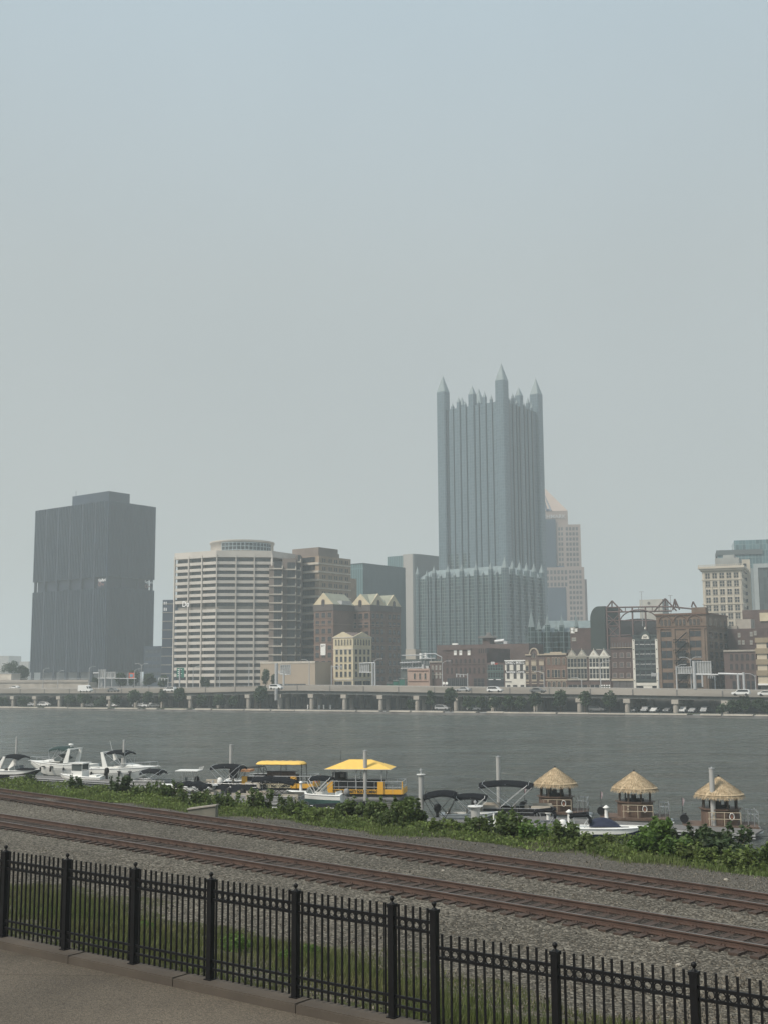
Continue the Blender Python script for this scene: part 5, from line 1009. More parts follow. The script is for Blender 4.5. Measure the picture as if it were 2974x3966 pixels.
gr_rust = gravel('rusty_ballast', (.022, .018, .016), (.05, .041, .034), (.12, .10, .085), 18, .04)
q.build('near_ground', [gr, gr_fine, soil_g, gr_rust], kind='structure')
# far flanks of the near bank, outside the view, so the land does not simply stop
MB().add([NF(-1500, 0, 5.1), NF(-94, 0, 5.1), NF(-94, 45, 5.1), NF(-1500, 45, 5.1), NF(64, 0, 5.1), NF(1500, 0, 5.1), NF(1500, 45, 5.1), NF(64, 45, 5.1), NF(-1500, -900, 5.1), NF(1500, -900, 5.1), NF(1500, 0.0, 5.1), NF(-1500, 0.0, 5.1),
          NF(-1500, 55, -1), NF(-94, 55, -1), NF(64, 55, -1), NF(1500, 55, -1)], [(0, 1, 2, 3), (4, 5, 6, 7), (8, 9, 10, 11), (3, 2, 13, 12), (7, 6, 15, 14)]).build('bank_ground', gr_fine, kind='structure')
# loose stones
def stones(name, n, qa, qb, a0, a1, s0, s1, m_, mask=None):
    a = RNG.uniform(a0, a1, n); qq = RNG.uniform(qa, qb, n)
    if mask is not None: k = mask(a, qq); a, qq = a[k], qq[k]; n = len(a)
    z = np.array([ground_z(x, y) for x, y in zip(a, qq)]); s = RNG.uniform(s0, s1, n) * RNG.choice([1, 1, 1, 1.5], n)
    octv = np.array([(1, 0, 0), (0, 1, 0), (-1, 0, 0), (0, -1, 0), (0, 0, 1)], float); f = [(0, 1, 4), (1, 2, 4), (2, 3, 4), (3, 0, 4)]
    c = np.stack([a * UA.x + qq * QA.x, a * UA.y + qq * QA.y, z - .01], 1); V = c[:, None, :] + (octv[None] * RNG.uniform(.5, 1.2, (n, 5, 1)) + RNG.uniform(-.3, .3, (n, 5, 3))) * s[:, None, None]
    tri = V[:, np.array(f).ravel(), :].reshape(-1, 3); o = link(name, rawtri(name, tri, m_)); o['kind'] = 'stuff'; return o
stm = mat('ballast_stone', (.114, .102, .083), .9, .1, 1, island=.8, spec=.2)
ontrack = lambda a, q_: ~(((q_ > 26.6) & (q_ < 28.9)) | ((q_ > 31.3) & (q_ < 33.6)))
stones('ballast_stones', 60000, 20, 37.5, -60, 14, .022, .042, stm, ontrack)
stones('ballast_stones', 26000, 18.5, 26.5, -12, 16, .026, .048, stm)
stones('ballast_stones', 14000, 12.5, 21, -18, 14, .025, .042, stm)
for px, py, s_, l in ((2625, 3735, .06, 'single large pale stone in the ballast near the fence, right side'), (2810, 3412, .07, 'pale stone lying near the weeds at the far right'), (1715, 3372, .05, 'pale stone on the ballast between the tracks')):
    a, q_ = nfa(px, py, 5.4); bpy.ops.mesh.primitive_ico_sphere_add(subdivisions=2, radius=s_, location=NF(a, q_, ground_z(a, q_) + s_ * .4)); o = bpy.context.object; o.name = 'stone'; o.scale = (1.2, .9, .7)
    for v_ in o.data.vertices: v_.co *= random.uniform(.85, 1.1)
    o.data.materials.append(mat('pale_stone', (.36, .33, .28), .9, .1, 5)); o['label'] = l; o['category'] = 'stone'
# grass blades and weeds
def blades(name, n, qa, qb, a0, a1, h0, h1, m_, dens, wd=.012, lean=.35):
    a = RNG.uniform(a0, a1, n); qq = RNG.uniform(qa, qb, n); d = np.array([dens(x, y) for x, y in zip(a, qq)]); k = RNG.uniform(0, 1, n) < d; a, qq = a[k], qq[k]; n = len(a)
    z = np.array([ground_z(x, y) for x, y in zip(a, qq)]); h = RNG.uniform(h0, h1, n) * (.6 + .6 * d[k]); th = RNG.uniform(0, 6.28, n); c = np.stack([a * UA.x + qq * QA.x, a * UA.y + qq * QA.y, z - .02], 1)
    s = np.stack([np.cos(th), np.sin(th), 0 * th], 1) * (wd * RNG.uniform(.7, 1.4, n))[:, None]; ln = np.stack([np.cos(th + 1.3), np.sin(th + 1.3), 0 * th], 1) * (h * RNG.uniform(0, lean * 2, n))[:, None]
    tip = c + ln; tip[:, 2] += h; V = np.stack([c - s, c + s, tip], 1).reshape(-1, 3); o = link(name, rawtri(name, V, m_)); o['kind'] = 'stuff'; return o
def dgrass(a, q_):
    w1 = 21.6 + 1.6 * nz2(a * .6, 3.1); base = .5 + .5 * nz2(a * .8 + 2, q_ * .8); e = max(0, min(1, (w1 - q_) / 2.2)); return max(.04, min(1, base * 1.3)) * e
blades('grass', 230000, 13.0, 23.5, -34, 15, .07, .27, grassm, dgrass, .011)
def dweed(a, q_):
    w2 = 37.6 + 1.0 * nz2(a * .5, 7.7); return max(0, min(1, (q_ - w2) / 1.2)) * max(.15, min(1, .75 + .8 * nz2(a * 1.1, q_ * 1.4)))
blades('grass', 70000, 36.5, 40.5, -85, 16, .08, .3, mat('verge_grass', (.10, .155, .035), .7, 0, .35, island=.45, leaf=.4, col2=(.14, .16, .055)), dweed, .02)
# leafy ground cover on the bank
n = 80000; a = RNG.uniform(-85, 22, n); qq = 38.2 + RNG.beta(1.5, 1.8, n) * 4.4; d = np.array([dweed(x, y) for x, y in zip(a, qq)]); k = RNG.uniform(0, 1, n) < d; a, qq = a[k], qq[k]
hh = np.array([.10 + .26 * min(1, max(0, (y - 38.6) / 2.6)) * (1 + .8 * nz2(x * 1.6, y * 1.2)) for x, y in zip(a, qq)])
z = np.array([ground_z(x, y) for x, y in zip(a, qq)]) + RNG.uniform(.0, 1, len(a)) ** .6 * hh; c = np.stack([a * UA.x + qq * QA.x, a * UA.y + qq * QA.y, z], 1); n = len(a)
A_ = RNG.normal(size=(n, 3)); A_ /= np.linalg.norm(A_, axis=1)[:, None]; B_ = np.cross(A_, RNG.normal(size=(n, 3))); B_ /= np.linalg.norm(B_, axis=1)[:, None]; s = (RNG.uniform(.045, .1, n))[:, None]
V = np.stack([c - A_ * s, c + B_ * s * .6, c + A_ * s, c - B_ * s * .6], 1).reshape(-1, 3); o = link('weeds', rawtri('weeds', V, weed, 4)); o['kind'] = 'stuff'
# shrubs on the bank
def shrub(px, ytop, wpx, depth_q, label, m_, leaf=.11, n=2600, name='shrub', cat='shrub', tall=1.0):
    # base on the bank at lateral offset depth_q
    d = ray(px, ytop); lo, hi = 20.0, 120.0
    for _ in range(40):
        mid = (lo + hi) / 2; p = CAM + d * (mid / d.y)
        if Vector((p.x, p.y, 0)).dot(QA) < depth_q: lo = mid
        else: hi = mid
    p = CAM + d * (lo / d.y); a = Vector((p.x, p.y, 0)).dot(UA); zb = ground_z(a, depth_q); H_ = (p.z - zb) * (.82 if 1380 < px < 2350 else .92); W_ = wpx / FPX * p.y; n = int(n * .75)
    t = thing(name, label, cat, (p.x, p.y, zb), random.uniform(0, 6), 'shrubs on the near riverbank'); lobes = []; q = MB(); nl = max(8, int(W_ * H_ * 7))
    for k in range(nl):
        u = random.uniform(-1, 1); ang = random.uniform(0, 6.28); r = W_ / 2 * random.uniform(.1, .85); zz = H_ * random.uniform(.25, .92) * (1 - .35 * (r / (W_ / 2)) ** 2); s_ = random.uniform(.09, .2) * min(W_, H_ * 1.3); zz *= random.uniform(.6, 1)
        x, y = r * math.cos(ang), r * math.sin(ang); zz = min(zz, H_ - s_ * .6); lobes.append((x, y, zz, s_, s_, s_ * .85)); q.path([(x * .1, y * .1, -.1), (x * .5, y * .5, zz * .55), (x, y, zz)], .018, n=4)
    for k in range(12):
        x, y = random.uniform(-.5, .5) * W_, random.uniform(-.5, .5) * W_; hh_ = H_ * random.uniform(.5, .98); lobes.append((x, y, hh_ - .15, .07, .07, .3)); q.tube((x * .6, y * .6, 0), (x, y, hh_), .012, n=4)
    q.build('stems', bark, t); link('foliage', leafmesh('foliage', lobes, n, leaf, m_, flat=.5), t)
for s_ in ((115, 2995, 40, 41.3, 'small dark shrub in front of the black hulled runabout at the left', leaf_dark, .09, 500), (300, 3003, 60, 41.3, 'dark shrub in front of the small white fishing boat', leaf_dark, .09, 1300), (480, 3000, 90, 41.3, 'dark bushy shrub at the foot of the collared piling', leaf_dark, .09, 2600),
           (560, 3035, 90, 40.9, 'low green shrub left of the drooping black canopy', leaf_bush, .09, 1500), (650, 3015, 110, 41.3, 'feathery green shrub left of the drooping black canopy', leaf_bush, .09, 3200), (760, 3050, 120, 40.9, 'wide low shrub below the white topped boat', leaf_bush, .09, 2400), (880, 3068, 110, 40.4, 'low shrub below the thick short piling', leaf_bush, .09, 2000),
           (1010, 3048, 90, 40.4, 'pointed green shrub in front of the grey pontoon boat', leaf_bush, .09, 2600), (1120, 3085, 120, 40.4, 'low shrub left of the teal hulled boat', leaf_bush, .09, 2200), (1240, 3122, 140, 39.9, 'low bright shrub below the teal hulled boat', weed, .09, 1800), (1350, 3085, 100, 41.3, 'green shrub in front of the yellow party boat', leaf_bush, .09, 2200),
           (1440, 3076, 140, 41.3, 'dense dark shrub below the tall piling by the yellow party boat', leaf_bush, .1, 3000), (1570, 3062, 130, 40.9, 'tall leafy shrub left of the capped piling', leaf_bush, .12, 4200), (1500, 3130, 120, 39.9, 'low rounded shrub below the yellow party boat', leaf_bush, .09, 2000), (1720, 3170, 120, 39.9, 'low weedy shrub below the small canopied boats', weed, .09, 1600),
           (1850, 3150, 110, 40.4, 'fern-like green shrub below the short thick piling', leaf_bush, .1, 1200), (1975, 3120, 130, 40.9, 'leafy shrub in front of the big black pontoon boat', leaf_bush, .12, 1700), (2060, 3172, 100, 40.4, 'bright green shrub left of the grey covered boat', leaf_lime, .11, 1400), (2190, 3170, 80, 40.4, 'tall thin leafy shrub between the folded canopies', leaf_bush, .12, 1000),
           (2290, 3228, 120, 39.9, 'low bright shrub in front of the navy covered speedboat', weed, .1, 2200), (2540, 3168, 110, 40.4, 'tall bright green shrub right of the navy covered speedboat', leaf_lime, .13, 3800), (2470, 3235, 100, 39.9, 'low bright shrub below the speedboat bow', leaf_lime, .11, 1200), (2610, 3240, 100, 39.4, 'bright yellow-green shrub left of the large dark shrub', leaf_lime, .12, 2600),
           (2770, 3188, 260, 41.3, 'large dark spreading shrub at the foot of the right piling', leaf_dark, .12, 6000), (2700, 3270, 120, 39.4, 'low bright shrub in front of the large dark shrub', weed, .1, 2200), (2950, 3275, 90, 40.4, 'leafy shrub at the right edge of the view', leaf_bush, .11, 2200), (2860, 3300, 130, 39.5, 'low weedy shrub near the right edge', weed, .1, 2000)): shrub(*s_)
# weeds by the fence
for px, py, l, s_ in ((905, 3655, 'bright green weed clump behind the third full fence panel', .5), (1115, 3700, 'small bright weed clump behind the fourth fence panel', .3), (1200, 3600, 'grassy tuft at the ballast edge behind the fence', .35), (560, 3580, 'yellow-green weed clump behind the second fence panel', .3)):
    a, q_ = nfa(px, py, 6.3); t = thing('weed_clump', l, 'weed', NF(a, q_, ground_z(a, q_)), 0, 'weed clumps behind the fence'); link('leaves', leafmesh('leaves', [(0, 0, s_ * .35, s_ * .6, s_ * .6, s_ * .4), (s_ * .4, .1, s_ * .3, s_ * .35, s_ * .35, s_ * .3)], 420, .045, leaf_lime), t); MB().tube((0, 0, -.05), (0, 0, s_ * .5), .008, n=4).build('stem', leaf_lime, t)
# concrete headwall by the far track
p0, p1 = at_z(729, 3172, 5.3), at_z(838, 3172, 5.3)
t = thing('headwall', 'low sloping concrete headwall beside the far track', 'wall', p0, -math.atan2(-(p1.y - p0.y), p1.x - p0.x) * 1)
Lw = (p1 - p0).length * 1.02; t.rotation_euler.z = -R(12); q = MB(); q.xzprism([(0, -.3), (Lw, -.3), (Lw, .62), (0, .42)], 0, .35); q.build('wall', mat('mossy_concrete', (.13, .13, .105), .9, .25, 2, col2=(.21, .20, .165)), t); MB().xzprism([(-.03, .42), (Lw + .03, .62), (Lw + .03, .68), (-.03, .48)], -.05, .4).build('coping', concrete, t)
# --------------------------------------------------------------- railway
def rail_curve(pts):
    A = [nfa(px, py, ZR) for px, py in pts]; aa = np.array([x for x, _ in A]); qq = np.array([y for _, y in A]); return np.polyfit(aa, qq, 2), aa
cn, _ = rail_curve([(0, 3193), (1000, 3342), (2000, 3501), (2974, 3664)]); cf, _ = rail_curve([(0, 3110), (1000, 3223), (2000, 3358), (2974, 3504)])
def rq(cv, a):
    lo, hi = -24, 16
    aa = min(max(a, lo), hi); v = np.polyval(cv, aa); s = 2 * cv[0] * aa + cv[1]; return v + (a - aa) * s, s
rust = mat('rusty_rail', (.052, .031, .024), .8, .25, 2, bump=.004, bscale=30, col2=(.085, .050, .037)); polish = mat('rail_head', (.13, .12, .115), .45, .3, 1, metal=.5); tiem = mat('creosoted_timber', (.055, .037, .029), .9, .35, 3, stretch=(6, 1, 6), island=.35, bump=.006, bscale=20)
RA = [-120 + i * 1.5 for i in range(130)]
for ci, (cv, lab) in enumerate(((cn, 'nearer rusty railway track on timber ties, closest to the black fence'), (cf, 'farther rusty railway track on timber ties, closest to the river'))):
    t = thing('railway_track', lab, 'railway track', NF(-8, rq(cv, -8)[0], ZR), 0, 'railway tracks'); org = Vector(t.location)
    for off in (0, 1.505):
        for nm, sect, m_ in (('rail', [(-.08, -.17), (.08, -.17), (.08, -.15), (.016, -.135), (.016, -.05), (.042, -.038), (.042, -.004), (-.042, -.004), (-.042, -.038), (-.016, -.05), (-.016, -.135), (-.08, -.15)], rust), ('running_surface', [(-.034, -.003), (.034, -.003), (.03, .002), (-.03, .002)], polish)):
            q = MB(); n = len(sect)
            for a in RA:
                v0, s = rq(cv, a); nrm = Vector((-s, 1)).normalized(); v0 += off * nrm.y
                for y, z in sect: p = NF(a + nrm.x * (y + off), v0 + y * nrm.y, ZR + z) - org; q.v.append(tuple(p))
            for i in range(len(RA) - 1):
                for k in range(n): q.f.append((i * n + k, (i + 1) * n + k, (i + 1) * n + (k + 1) % n, i * n + (k + 1) % n)); q.m.append(0); q.sm.append(False)
            q.build(nm, m_, t)
    q = MB(); prof_ = [(-.4, -.24), (-.15, -.195), (.05, -.185), (.75, -.178), (1.46, -.185), (1.66, -.195), (1.95, -.24)]
    for a in RA:
        v0, s = rq(cv, a)
        for off_, z_ in prof_: q.v.append(tuple(NF(a, v0 + off_, ZR + z_ + random.uniform(-.006, .006)) - org))
    for i in range(len(RA) - 1):
        for k in range(6): q.f.append((i * 7 + k, (i + 1) * 7 + k, (i + 1) * 7 + k + 1, i * 7 + k + 1)); q.m.append(0); q.sm.append(True)
    q.build('stained_bed', gr_rust, t)
    stf = MB(); cnt = 0; fast = MB()
    a = -100.0; ties = []
    while a < 24: ties.append(a); a += .53
    vis = [x for x in ties if x > -38][-100:] if False else [x for x in ties if -36 < x < 17]
    tm = [MB().box(-.11 - .01 * k, .11 + .01 * k, -.52, 2.05, -.32, -.165).mesh('tie', tiem) for k in range(3)]; nv = 0
    pl = MB()
    for a in ties:
        v0, s = rq(cv, a); rz = -TA + math.atan(s) + random.uniform(-.02, .02); p = NF(a, v0, ZR) - org + QA * random.uniform(-.05, .05); p.z += random.uniform(-.015, .008)
        M_ = Matrix.Translation(p) @ Matrix.Rotation(rz, 4, 'Z')
        if a in vis and nv < 100: o = link('tie', tm[nv % 3], t, p, rz); nv += 1
        else: stf.box(-.11, .11, -.52, 2.05, -.32, -.165, 0, M_)
        if a > -45:
            for off in (0, 1.505):
                pl.box(-.09, .09, off - .17, off + .17, -.168, -.152, 0, M_)
                for dx in (-.05, .05): pl.box(dx - .012, dx + .012, off - .11, off - .08, -.15, -.12, 0, M_); pl.box(dx - .012, dx + .012, off + .08, off + .11, -.15, -.12, 0, M_)
                pl.box(-.16, -.10, off + .07, off + .14, -.16, -.10, 0, M_)
    stf.build('tie', tiem, t, kind='stuff'); pl.build('tie_plates', rust, t, kind='stuff')
# --------------------------------------------------------------- plaza, curb, fence
dF = Vector((math.cos(R(36.3)), -math.sin(R(36.3)), 0)); nF = Vector((math.sin(R(36.3)), math.cos(R(36.3)), 0)); P5 = Vector((.07, 16.65, 0))
dG = Vector((math.cos(R(35.3)), -math.sin(R(35.3)), 0)); nG = Vector((math.sin(R(35.3)), math.cos(R(35.3)), 0)); P6 = P5 + dF * .70
agg = bpy.data.materials.new('exposed_aggregate'); agg.use_nodes = True; t = agg.node_tree; b = t.nodes['Principled BSDF']; N = t.nodes.new; L = t.links.new; b.inputs['Roughness'].default_value = .85
tc = N('ShaderNodeTexCoord'); v = N('ShaderNodeTexVoronoi'); v.inputs['Scale'].default_value = 70; L(tc.outputs['Object'], v.inputs[0]); sc_ = N('ShaderNodeSeparateColor'); L(v.outputs['Color'], sc_.inputs[0])
c1 = N('ShaderNodeValToRGB'); c1.color_ramp.elements[0].color = (.048, .039, .029, 1); c1.color_ramp.elements[1].color = (.175, .145, .108, 1); L(sc_.outputs[0], c1.inputs[0])
n1 = N('ShaderNodeTexNoise'); n1.inputs['Scale'].default_value = .45; n1.inputs['Detail'].default_value = 7; L(tc.outputs['Object'], n1.inputs[0]); rm = N('ShaderNodeMapRange'); rm.inputs[1].default_value = .3; rm.inputs[2].default_value = .7; rm.inputs[3].default_value = .62; rm.inputs[4].default_value = 1.15; L(n1.outputs[0], rm.inputs[0])
h = N('ShaderNodeHueSaturation'); L(c1.outputs[0], h.inputs['Color']); L(rm.outputs[0], h.inputs['Value']); L(h.outputs[0], b.inputs['Base Color']); bp = N('ShaderNodeBump'); bp.inputs['Distance'].default_value = .006; L(v.outputs['Distance'], bp.inputs['Height']); L(bp.outputs[0], b.inputs['Normal'])
Pl = lambda s, n_, z: tuple(P5 + dF * s + nF * n_ + Vector((0, 0, z)))
q = MB(); q.add([Pl(-60, -.26, ZP - .13), Pl(-60, -30, ZP - .13), Pl(.75, -30, ZP - .13), Pl(.75, -.26, ZP - .13)], [(0, 1, 2, 3)]); q.add([Pl(.75, -.26, ZP - .44), Pl(.75, -30, ZP - .44), Pl(60, -30, ZP - .44), Pl(60, .8, ZP - .44)], [(0, 1, 2, 3)]); q.add([Pl(.75, -.26, ZP - .13), Pl(.75, -30, ZP - .13), Pl(.75, -30, ZP - .44), Pl(.75, -.26, ZP - .44)], [(0, 1, 2, 3)])
q.build('plaza', agg, kind='structure')
q = MB()
for s0, d1 in ((-5.15, Vector((.55, 1, 0)).normalized()), (-7.6, Vector((.5, 1, 0)).normalized())):
    a_ = P5 + dF * s0 - nF * .3; e_ = a_ - (dF * .9 + nF * .55).normalized() * 6 if s0 > -6 else a_ - (dF * .8 + nF * .9).normalized() * 8; w_ = nF * .006
    q.add([tuple(p_ + Vector((0, 0, ZP - .126))) for p_ in (a_ - w_, a_ + w_, e_ + w_, e_ - w_)], [(0, 1, 2, 3)])
q.build('pavement_joint', mat('joint_dark', (.05, .04, .03), .9, .1, 1), kind='structure')
curbm = mat('curb_concrete', (.058, .047, .037), .88, .15, 1.2, bump=.004, bscale=60, col2=(.092, .075, .058))
ct = thing('curb', 'brown concrete curb in long blocks carrying the upper fence', 'curb', P5 + Vector((0, 0, ZP)), -R(36.3)); a = .78; first = True
for a1_, a0_ in ((.78, -1.5), (-1.5, -4.0), (-4.0, -6.5), (-6.5, -9.0), (-9.0, -11.6), (-11.6, -14.2), (-14.2, -17), (-17, -20)):
    me = MB().box(a0_ + .008, a1_ - .008, -.27, .14, -.7, 0).mesh('curb_block', curbm); bm_ = bmesh.new(); bm_.from_mesh(me); bmesh.ops.bevel(bm_, geom=[e for e in bm_.edges if abs(e.verts[0].co.z) < 1e-4 and abs(e.verts[1].co.z) < 1e-4], offset=.018, segments=2, affect='EDGES'); bm_.to_mesh(me); bm_.free(); link('curb_block', me, ct)
ct = thing('curb', 'lower brown concrete curb carrying the lower fence at the right', 'curb', P6 + Vector((0, 0, ZP - .31)), -R(35.3))
for k in range(4): MB().box(.06 + k * 2.5, .06 + k * 2.5 + 2.48, -.27, .14, -.7, 0).build('curb_block', curbm, ct)
ft = thing('fence', 'black steel picket fence with ring band and ball-topped posts', 'fence', P5 + Vector((0, 0, ZP)), -R(36.3))
pk = MB().box(-.0125, .0125, -.0125, .0125, .03, 1.50).mesh('picket', blackm)
ring = MB(); nr_ = 18
vs = []
for k in range(nr_):
    a = 2 * math.pi * k / nr_
    for rr, y in ((.052, -.009), (.052, .009), (.041, .009), (.041, -.009)): vs.append((rr * math.cos(a), y, rr * math.sin(a)))
ring.add(vs, [(4 * k + j, 4 * ((k + 1) % nr_) + j, 4 * ((k + 1) % nr_) + (j + 1) % 4, 4 * k + (j + 1) % 4) for k in range(nr_) for j in range(4)], 0, False); ring = ring.mesh('ring', blackm)
def post(x, y, z0, H_):
    q = MB(); q.box(x - .046, x + .046, y - .046, y + .046, z0, H_ - .12).box(x - .07, x + .07, y - .07, y + .07, z0, z0 + .012); o = q.build('post', blackm, ft)
    q = MB(); q.box(x - .056, x + .056, y - .056, y + .056, H_ - .15, H_ - .105).lathe([(.05, 0), (.03, .02), (.014, .035), (.016, .045), (.03, .06), (.035, .078), (.03, .097), (.012, .11), (0.001, .113)], 14, (x, y, H_ - .11)); q.build('finial', blackm, o)
def panel(x0, y0, z0, L_, rz, npk):
    M = MB(); g = L_ / (npk + 1)
    pn = MB(); 
    pn.box(.045, L_ - .045, -.016, .016, 1.301, 1.339)
    o = pn.build('fence_panel', blackm, ft, (x0, y0, z0), rz)
    for zc in (1.19, .285, .16): MB().box(.045, L_ - .045, -.016, .016, zc - .018, zc + .018).build('rail', blackm, o)
    for k in range(npk): c_ = link('picket', pk, o, (g * (k + 1) + random.uniform(-.002, .002), 0, random.uniform(-.003, .003))); c_.rotation_euler.y = random.uniform(-.005, .005)
    for k in range(npk - 1): link('ring', ring, o, (g * (k + 1.5), 0, 1.255))
for k in range(0, 9): post(-1.732 * k, 0, 0, 1.60)
post(.70, 0, -.8, 1.60); panel(0, 0, 0, .70, 0, 5)
for k in range(1, 9): panel(-1.732 * k, 0, 0, 1.732, 0, 13)
rz = R(1.0)
for k in range(5):
    x, y = .70 + 1.80 * (k + 1) * math.cos(rz), 1.80 * (k + 1) * math.sin(rz)
    post(x, y, -.31, 1.60 - .31); panel(.70 + 1.80 * k * math.cos(rz), 1.80 * k * math.sin(rz), -.31, 1.80, rz, 13)
# ================================================================== MARINA
woodd = mat('dark_planks', (.085, .055, .04), .85, .3, 1, stretch=(8, 8, .6), col2=(.155, .105, .08)); thatch = mat('thatch', (.33, .245, .15), .95, .2, 3, island=.5, col2=(.50, .40, .265)); dockm = mat('dock_boards', (.15, .145, .14), .85, .2, 2, stretch=(6, 1, 1)); teal = mat('teal_hull', (.12, .24, .22), .3, .06, 1)
grime = mat('grey_canvas', (.13, .13, .135), .85, .15, 2); hullblk = mat('black_hull', (.012, .012, .014), .25, .1, 1); navyh = mat('navy_hull', (.012, .02, .06), .25, .1, 1); screen = mat('windshield', (.10, .12, .12), .1, .1, 1); pile = mat('piling_paint', (.34, .34, .33), .6, .12, .8, stretch=(1, 1, .3), col2=(.44, .44, .425)); brassw = mat('weathered_tan_rail', (.42, .36, .27), .6, .1, 1)
def hullmesh(L, B, H, rise=.28, sharp=2.2, z0=-.25):
    NS = 14; secs = []
    for i in range(NS + 1):
        s = i / NS; x = -L / 2 + L * s; b = B / 2 * (1 - max(0, (s - .42) / .58) ** sharp) * (.92 + .08 * min(1, s * 3)); b = max(b, .015)
        zs = H * (.92 + rise * s ** 2); zk = z0 + max(0, (s - .62) / .38) ** 2 * (H * .9 - z0); zc = min(zs - .08, zk + .22 + .12 * s)
        secs.append([(x, 0, zk), (x, b * .72, zc), (x + .02 * s, b * .95, zc + (zs - zc) * .55), (x + .03 * s, b, zs), (x + .03 * s, b * .9, zs + .03)])
    return secs
def loft_hull(t, L, B, H, mlow, mtop, deckm, cock=(0.08, .55), rise=.28, sharp=2.2, floor=.25):
    S = hullmesh(L, B, H, rise, sharp); q = MB(); n = len(S[0])
    for sgn in (1, -1):
        for k in range(n - 1):
            vs = [(p[k][0], sgn * p[k][1], p[k][2]) for p in S] + [(p[k + 1][0], sgn * p[k + 1][1], p[k + 1][2]) for p in S]; m = len(S)
            q.add(vs, [(i, i + 1, m + i + 1, m + i) if sgn < 0 else (i + 1, i, m + i, m + i + 1) for i in range(m - 1)], 0 if k < 2 else 1, True)
    s0 = S[0]; q.add([(p[0], p[1], p[2]) for p in s0] + [(p[0], -p[1], p[2]) for p in s0[::-1]], [tuple(range(2 * n))], 1)
    q.build('hull', [mlow, mtop], t)
    q = MB(); m = len(S); c0, c1 = int(cock[0] * (m - 1)), int(cock[1] * (m - 1)); fl = H * floor
    for i in range(m - 1):
        a, b = S[i][4], S[i + 1][4]
        if c0 <= i < c1:
            for sg in (1, -1): q.add([(a[0], sg * a[1], a[2]), (b[0], sg * b[1], b[2]), (b[0], sg * b[1] * .78, b[2]), (a[0], sg * a[1] * .78, a[2])], [(0, 1, 2, 3)], 0).add([(a[0], sg * a[1] * .78, a[2]), (b[0], sg * b[1] * .78, b[2]), (b[0], sg * b[1] * .78, fl), (a[0], sg * a[1] * .78, fl)], [(0, 1, 2, 3)], 0)
            q.add([(a[0], -a[1] * .78, fl), (b[0], -b[1] * .78, fl), (b[0], b[1] * .78, fl), (a[0], a[1] * .78, fl)], [(0, 1, 2, 3)], 0)
        else:
            cr = .06 * B; q.add([(a[0], -a[1], a[2]), (b[0], -b[1], b[2]), (b[0], 0, b[2] + cr * min(1, b[1])), (a[0], 0, a[2] + cr * min(1, a[1])), (b[0], b[1], b[2]), (a[0], a[1], a[2])], [(0, 1, 2, 3), (3, 2, 4, 5)], 0, True)
    for j in (c0, c1):
        p = S[j][4]; q.add([(p[0], -p[1] * .78, fl), (p[0], p[1] * .78, fl), (p[0], p[1] * .78, p[2]), (p[0], -p[1] * .78, p[2])], [(0, 1, 2, 3)], 0)
    q.build('deck', deckm, t); q = MB()
    for sg in (1, -1): q.path([(p[3][0], sg * (p[3][1] + .01), p[3][2] - .03) for p in S], .03, n=5)
    q.build('rub_rail', galv, t); return S
def canopy(t, x0, x1, W, z, m_, crown=.28, droop=.25, name='bimini_top', skew=0, sag=0):
    q = MB()
    def f(u, v): x = x0 + (x1 - x0) * u; y = -W / 2 + W * v; e = abs(2 * u - 1) ** 2.5; bow = 1 - (2 * v - 1) ** 2; return (x + .12 * (2 * v - 1) ** 2 * (1 if u < .5 else -1), y, z + crown * bow - droop * e - sag * math.sin(u * 9.4) ** 2 + skew * (2 * u - 1))
    q.grid(f, 16, 8); q.grid(lambda u, v: (f(u, v)[0], f(u, v)[1], f(u, v)[2] - .05), 16, 8)
    for v in (0, 1): q.grid(lambda u, w: (f(u, v)[0], f(u, v)[1], f(u, v)[2] - .13 * w), 16, 1)
    for u in (0, 1): q.grid(lambda w, v: (f(u, v)[0], f(u, v)[1], f(u, v)[2] - .13 * w), 1, 8)
    q.build(name, m_, t); return f
def frame(t, x0, x1, W, z, zb, xb, m_=chrome, r=.025, name='bimini_frame', two=True):
    q = MB()
    for s in (-1, 1):
        y = s * W / 2
        if two:
            a, b = xb; q.tube((a, y, zb), (x1 - .1 * (x1 - x0), y, z), r).tube((b, y, zb), (x0 + .1 * (x1 - x0), y, z), r).tube((a, y, zb), (x0 + .02 * (x1 - x0), y, z - .2), r * .8).tube((b, y, zb), (x1 - .02 * (x1 - x0), y, z - .2), r * .8)
        else: q.tube((xb[0], y, zb), (x0 + .08 * (x1 - x0), y, z), r).tube((xb[0], y, zb), ((x0 + x1) / 2, y, z + .05), r).tube((xb[0], y, zb), (x1 - .05 * (x1 - x0), y, z), r)
    for f_ in (.08, .5, .92): x = x0 + (x1 - x0) * f_; q.path([(x, -W / 2, z), (x, -W / 4, z + .16), (x, W / 4, z + .16), (x, W / 2, z)], r * .8)
    q.build(name, m_, t)
def outboard(t, x, y, zt, m_=blackm):
    q = MB(); q.lathe([(.02, .0), (.2, .03), (.24, .2), (.22, .5), (.12, .62), (.02, .64)], 10, (x - .3, y, zt - .25), sx=1.25, sy=.85).box(x - .42, x - .2, y - .08, y + .08, zt - 1.1, zt - .2).box(x - .55, x - .15, y - .14, y + .14, zt - 1.05, zt - 1.0)
    q.build('outboard_motor', m_, t)
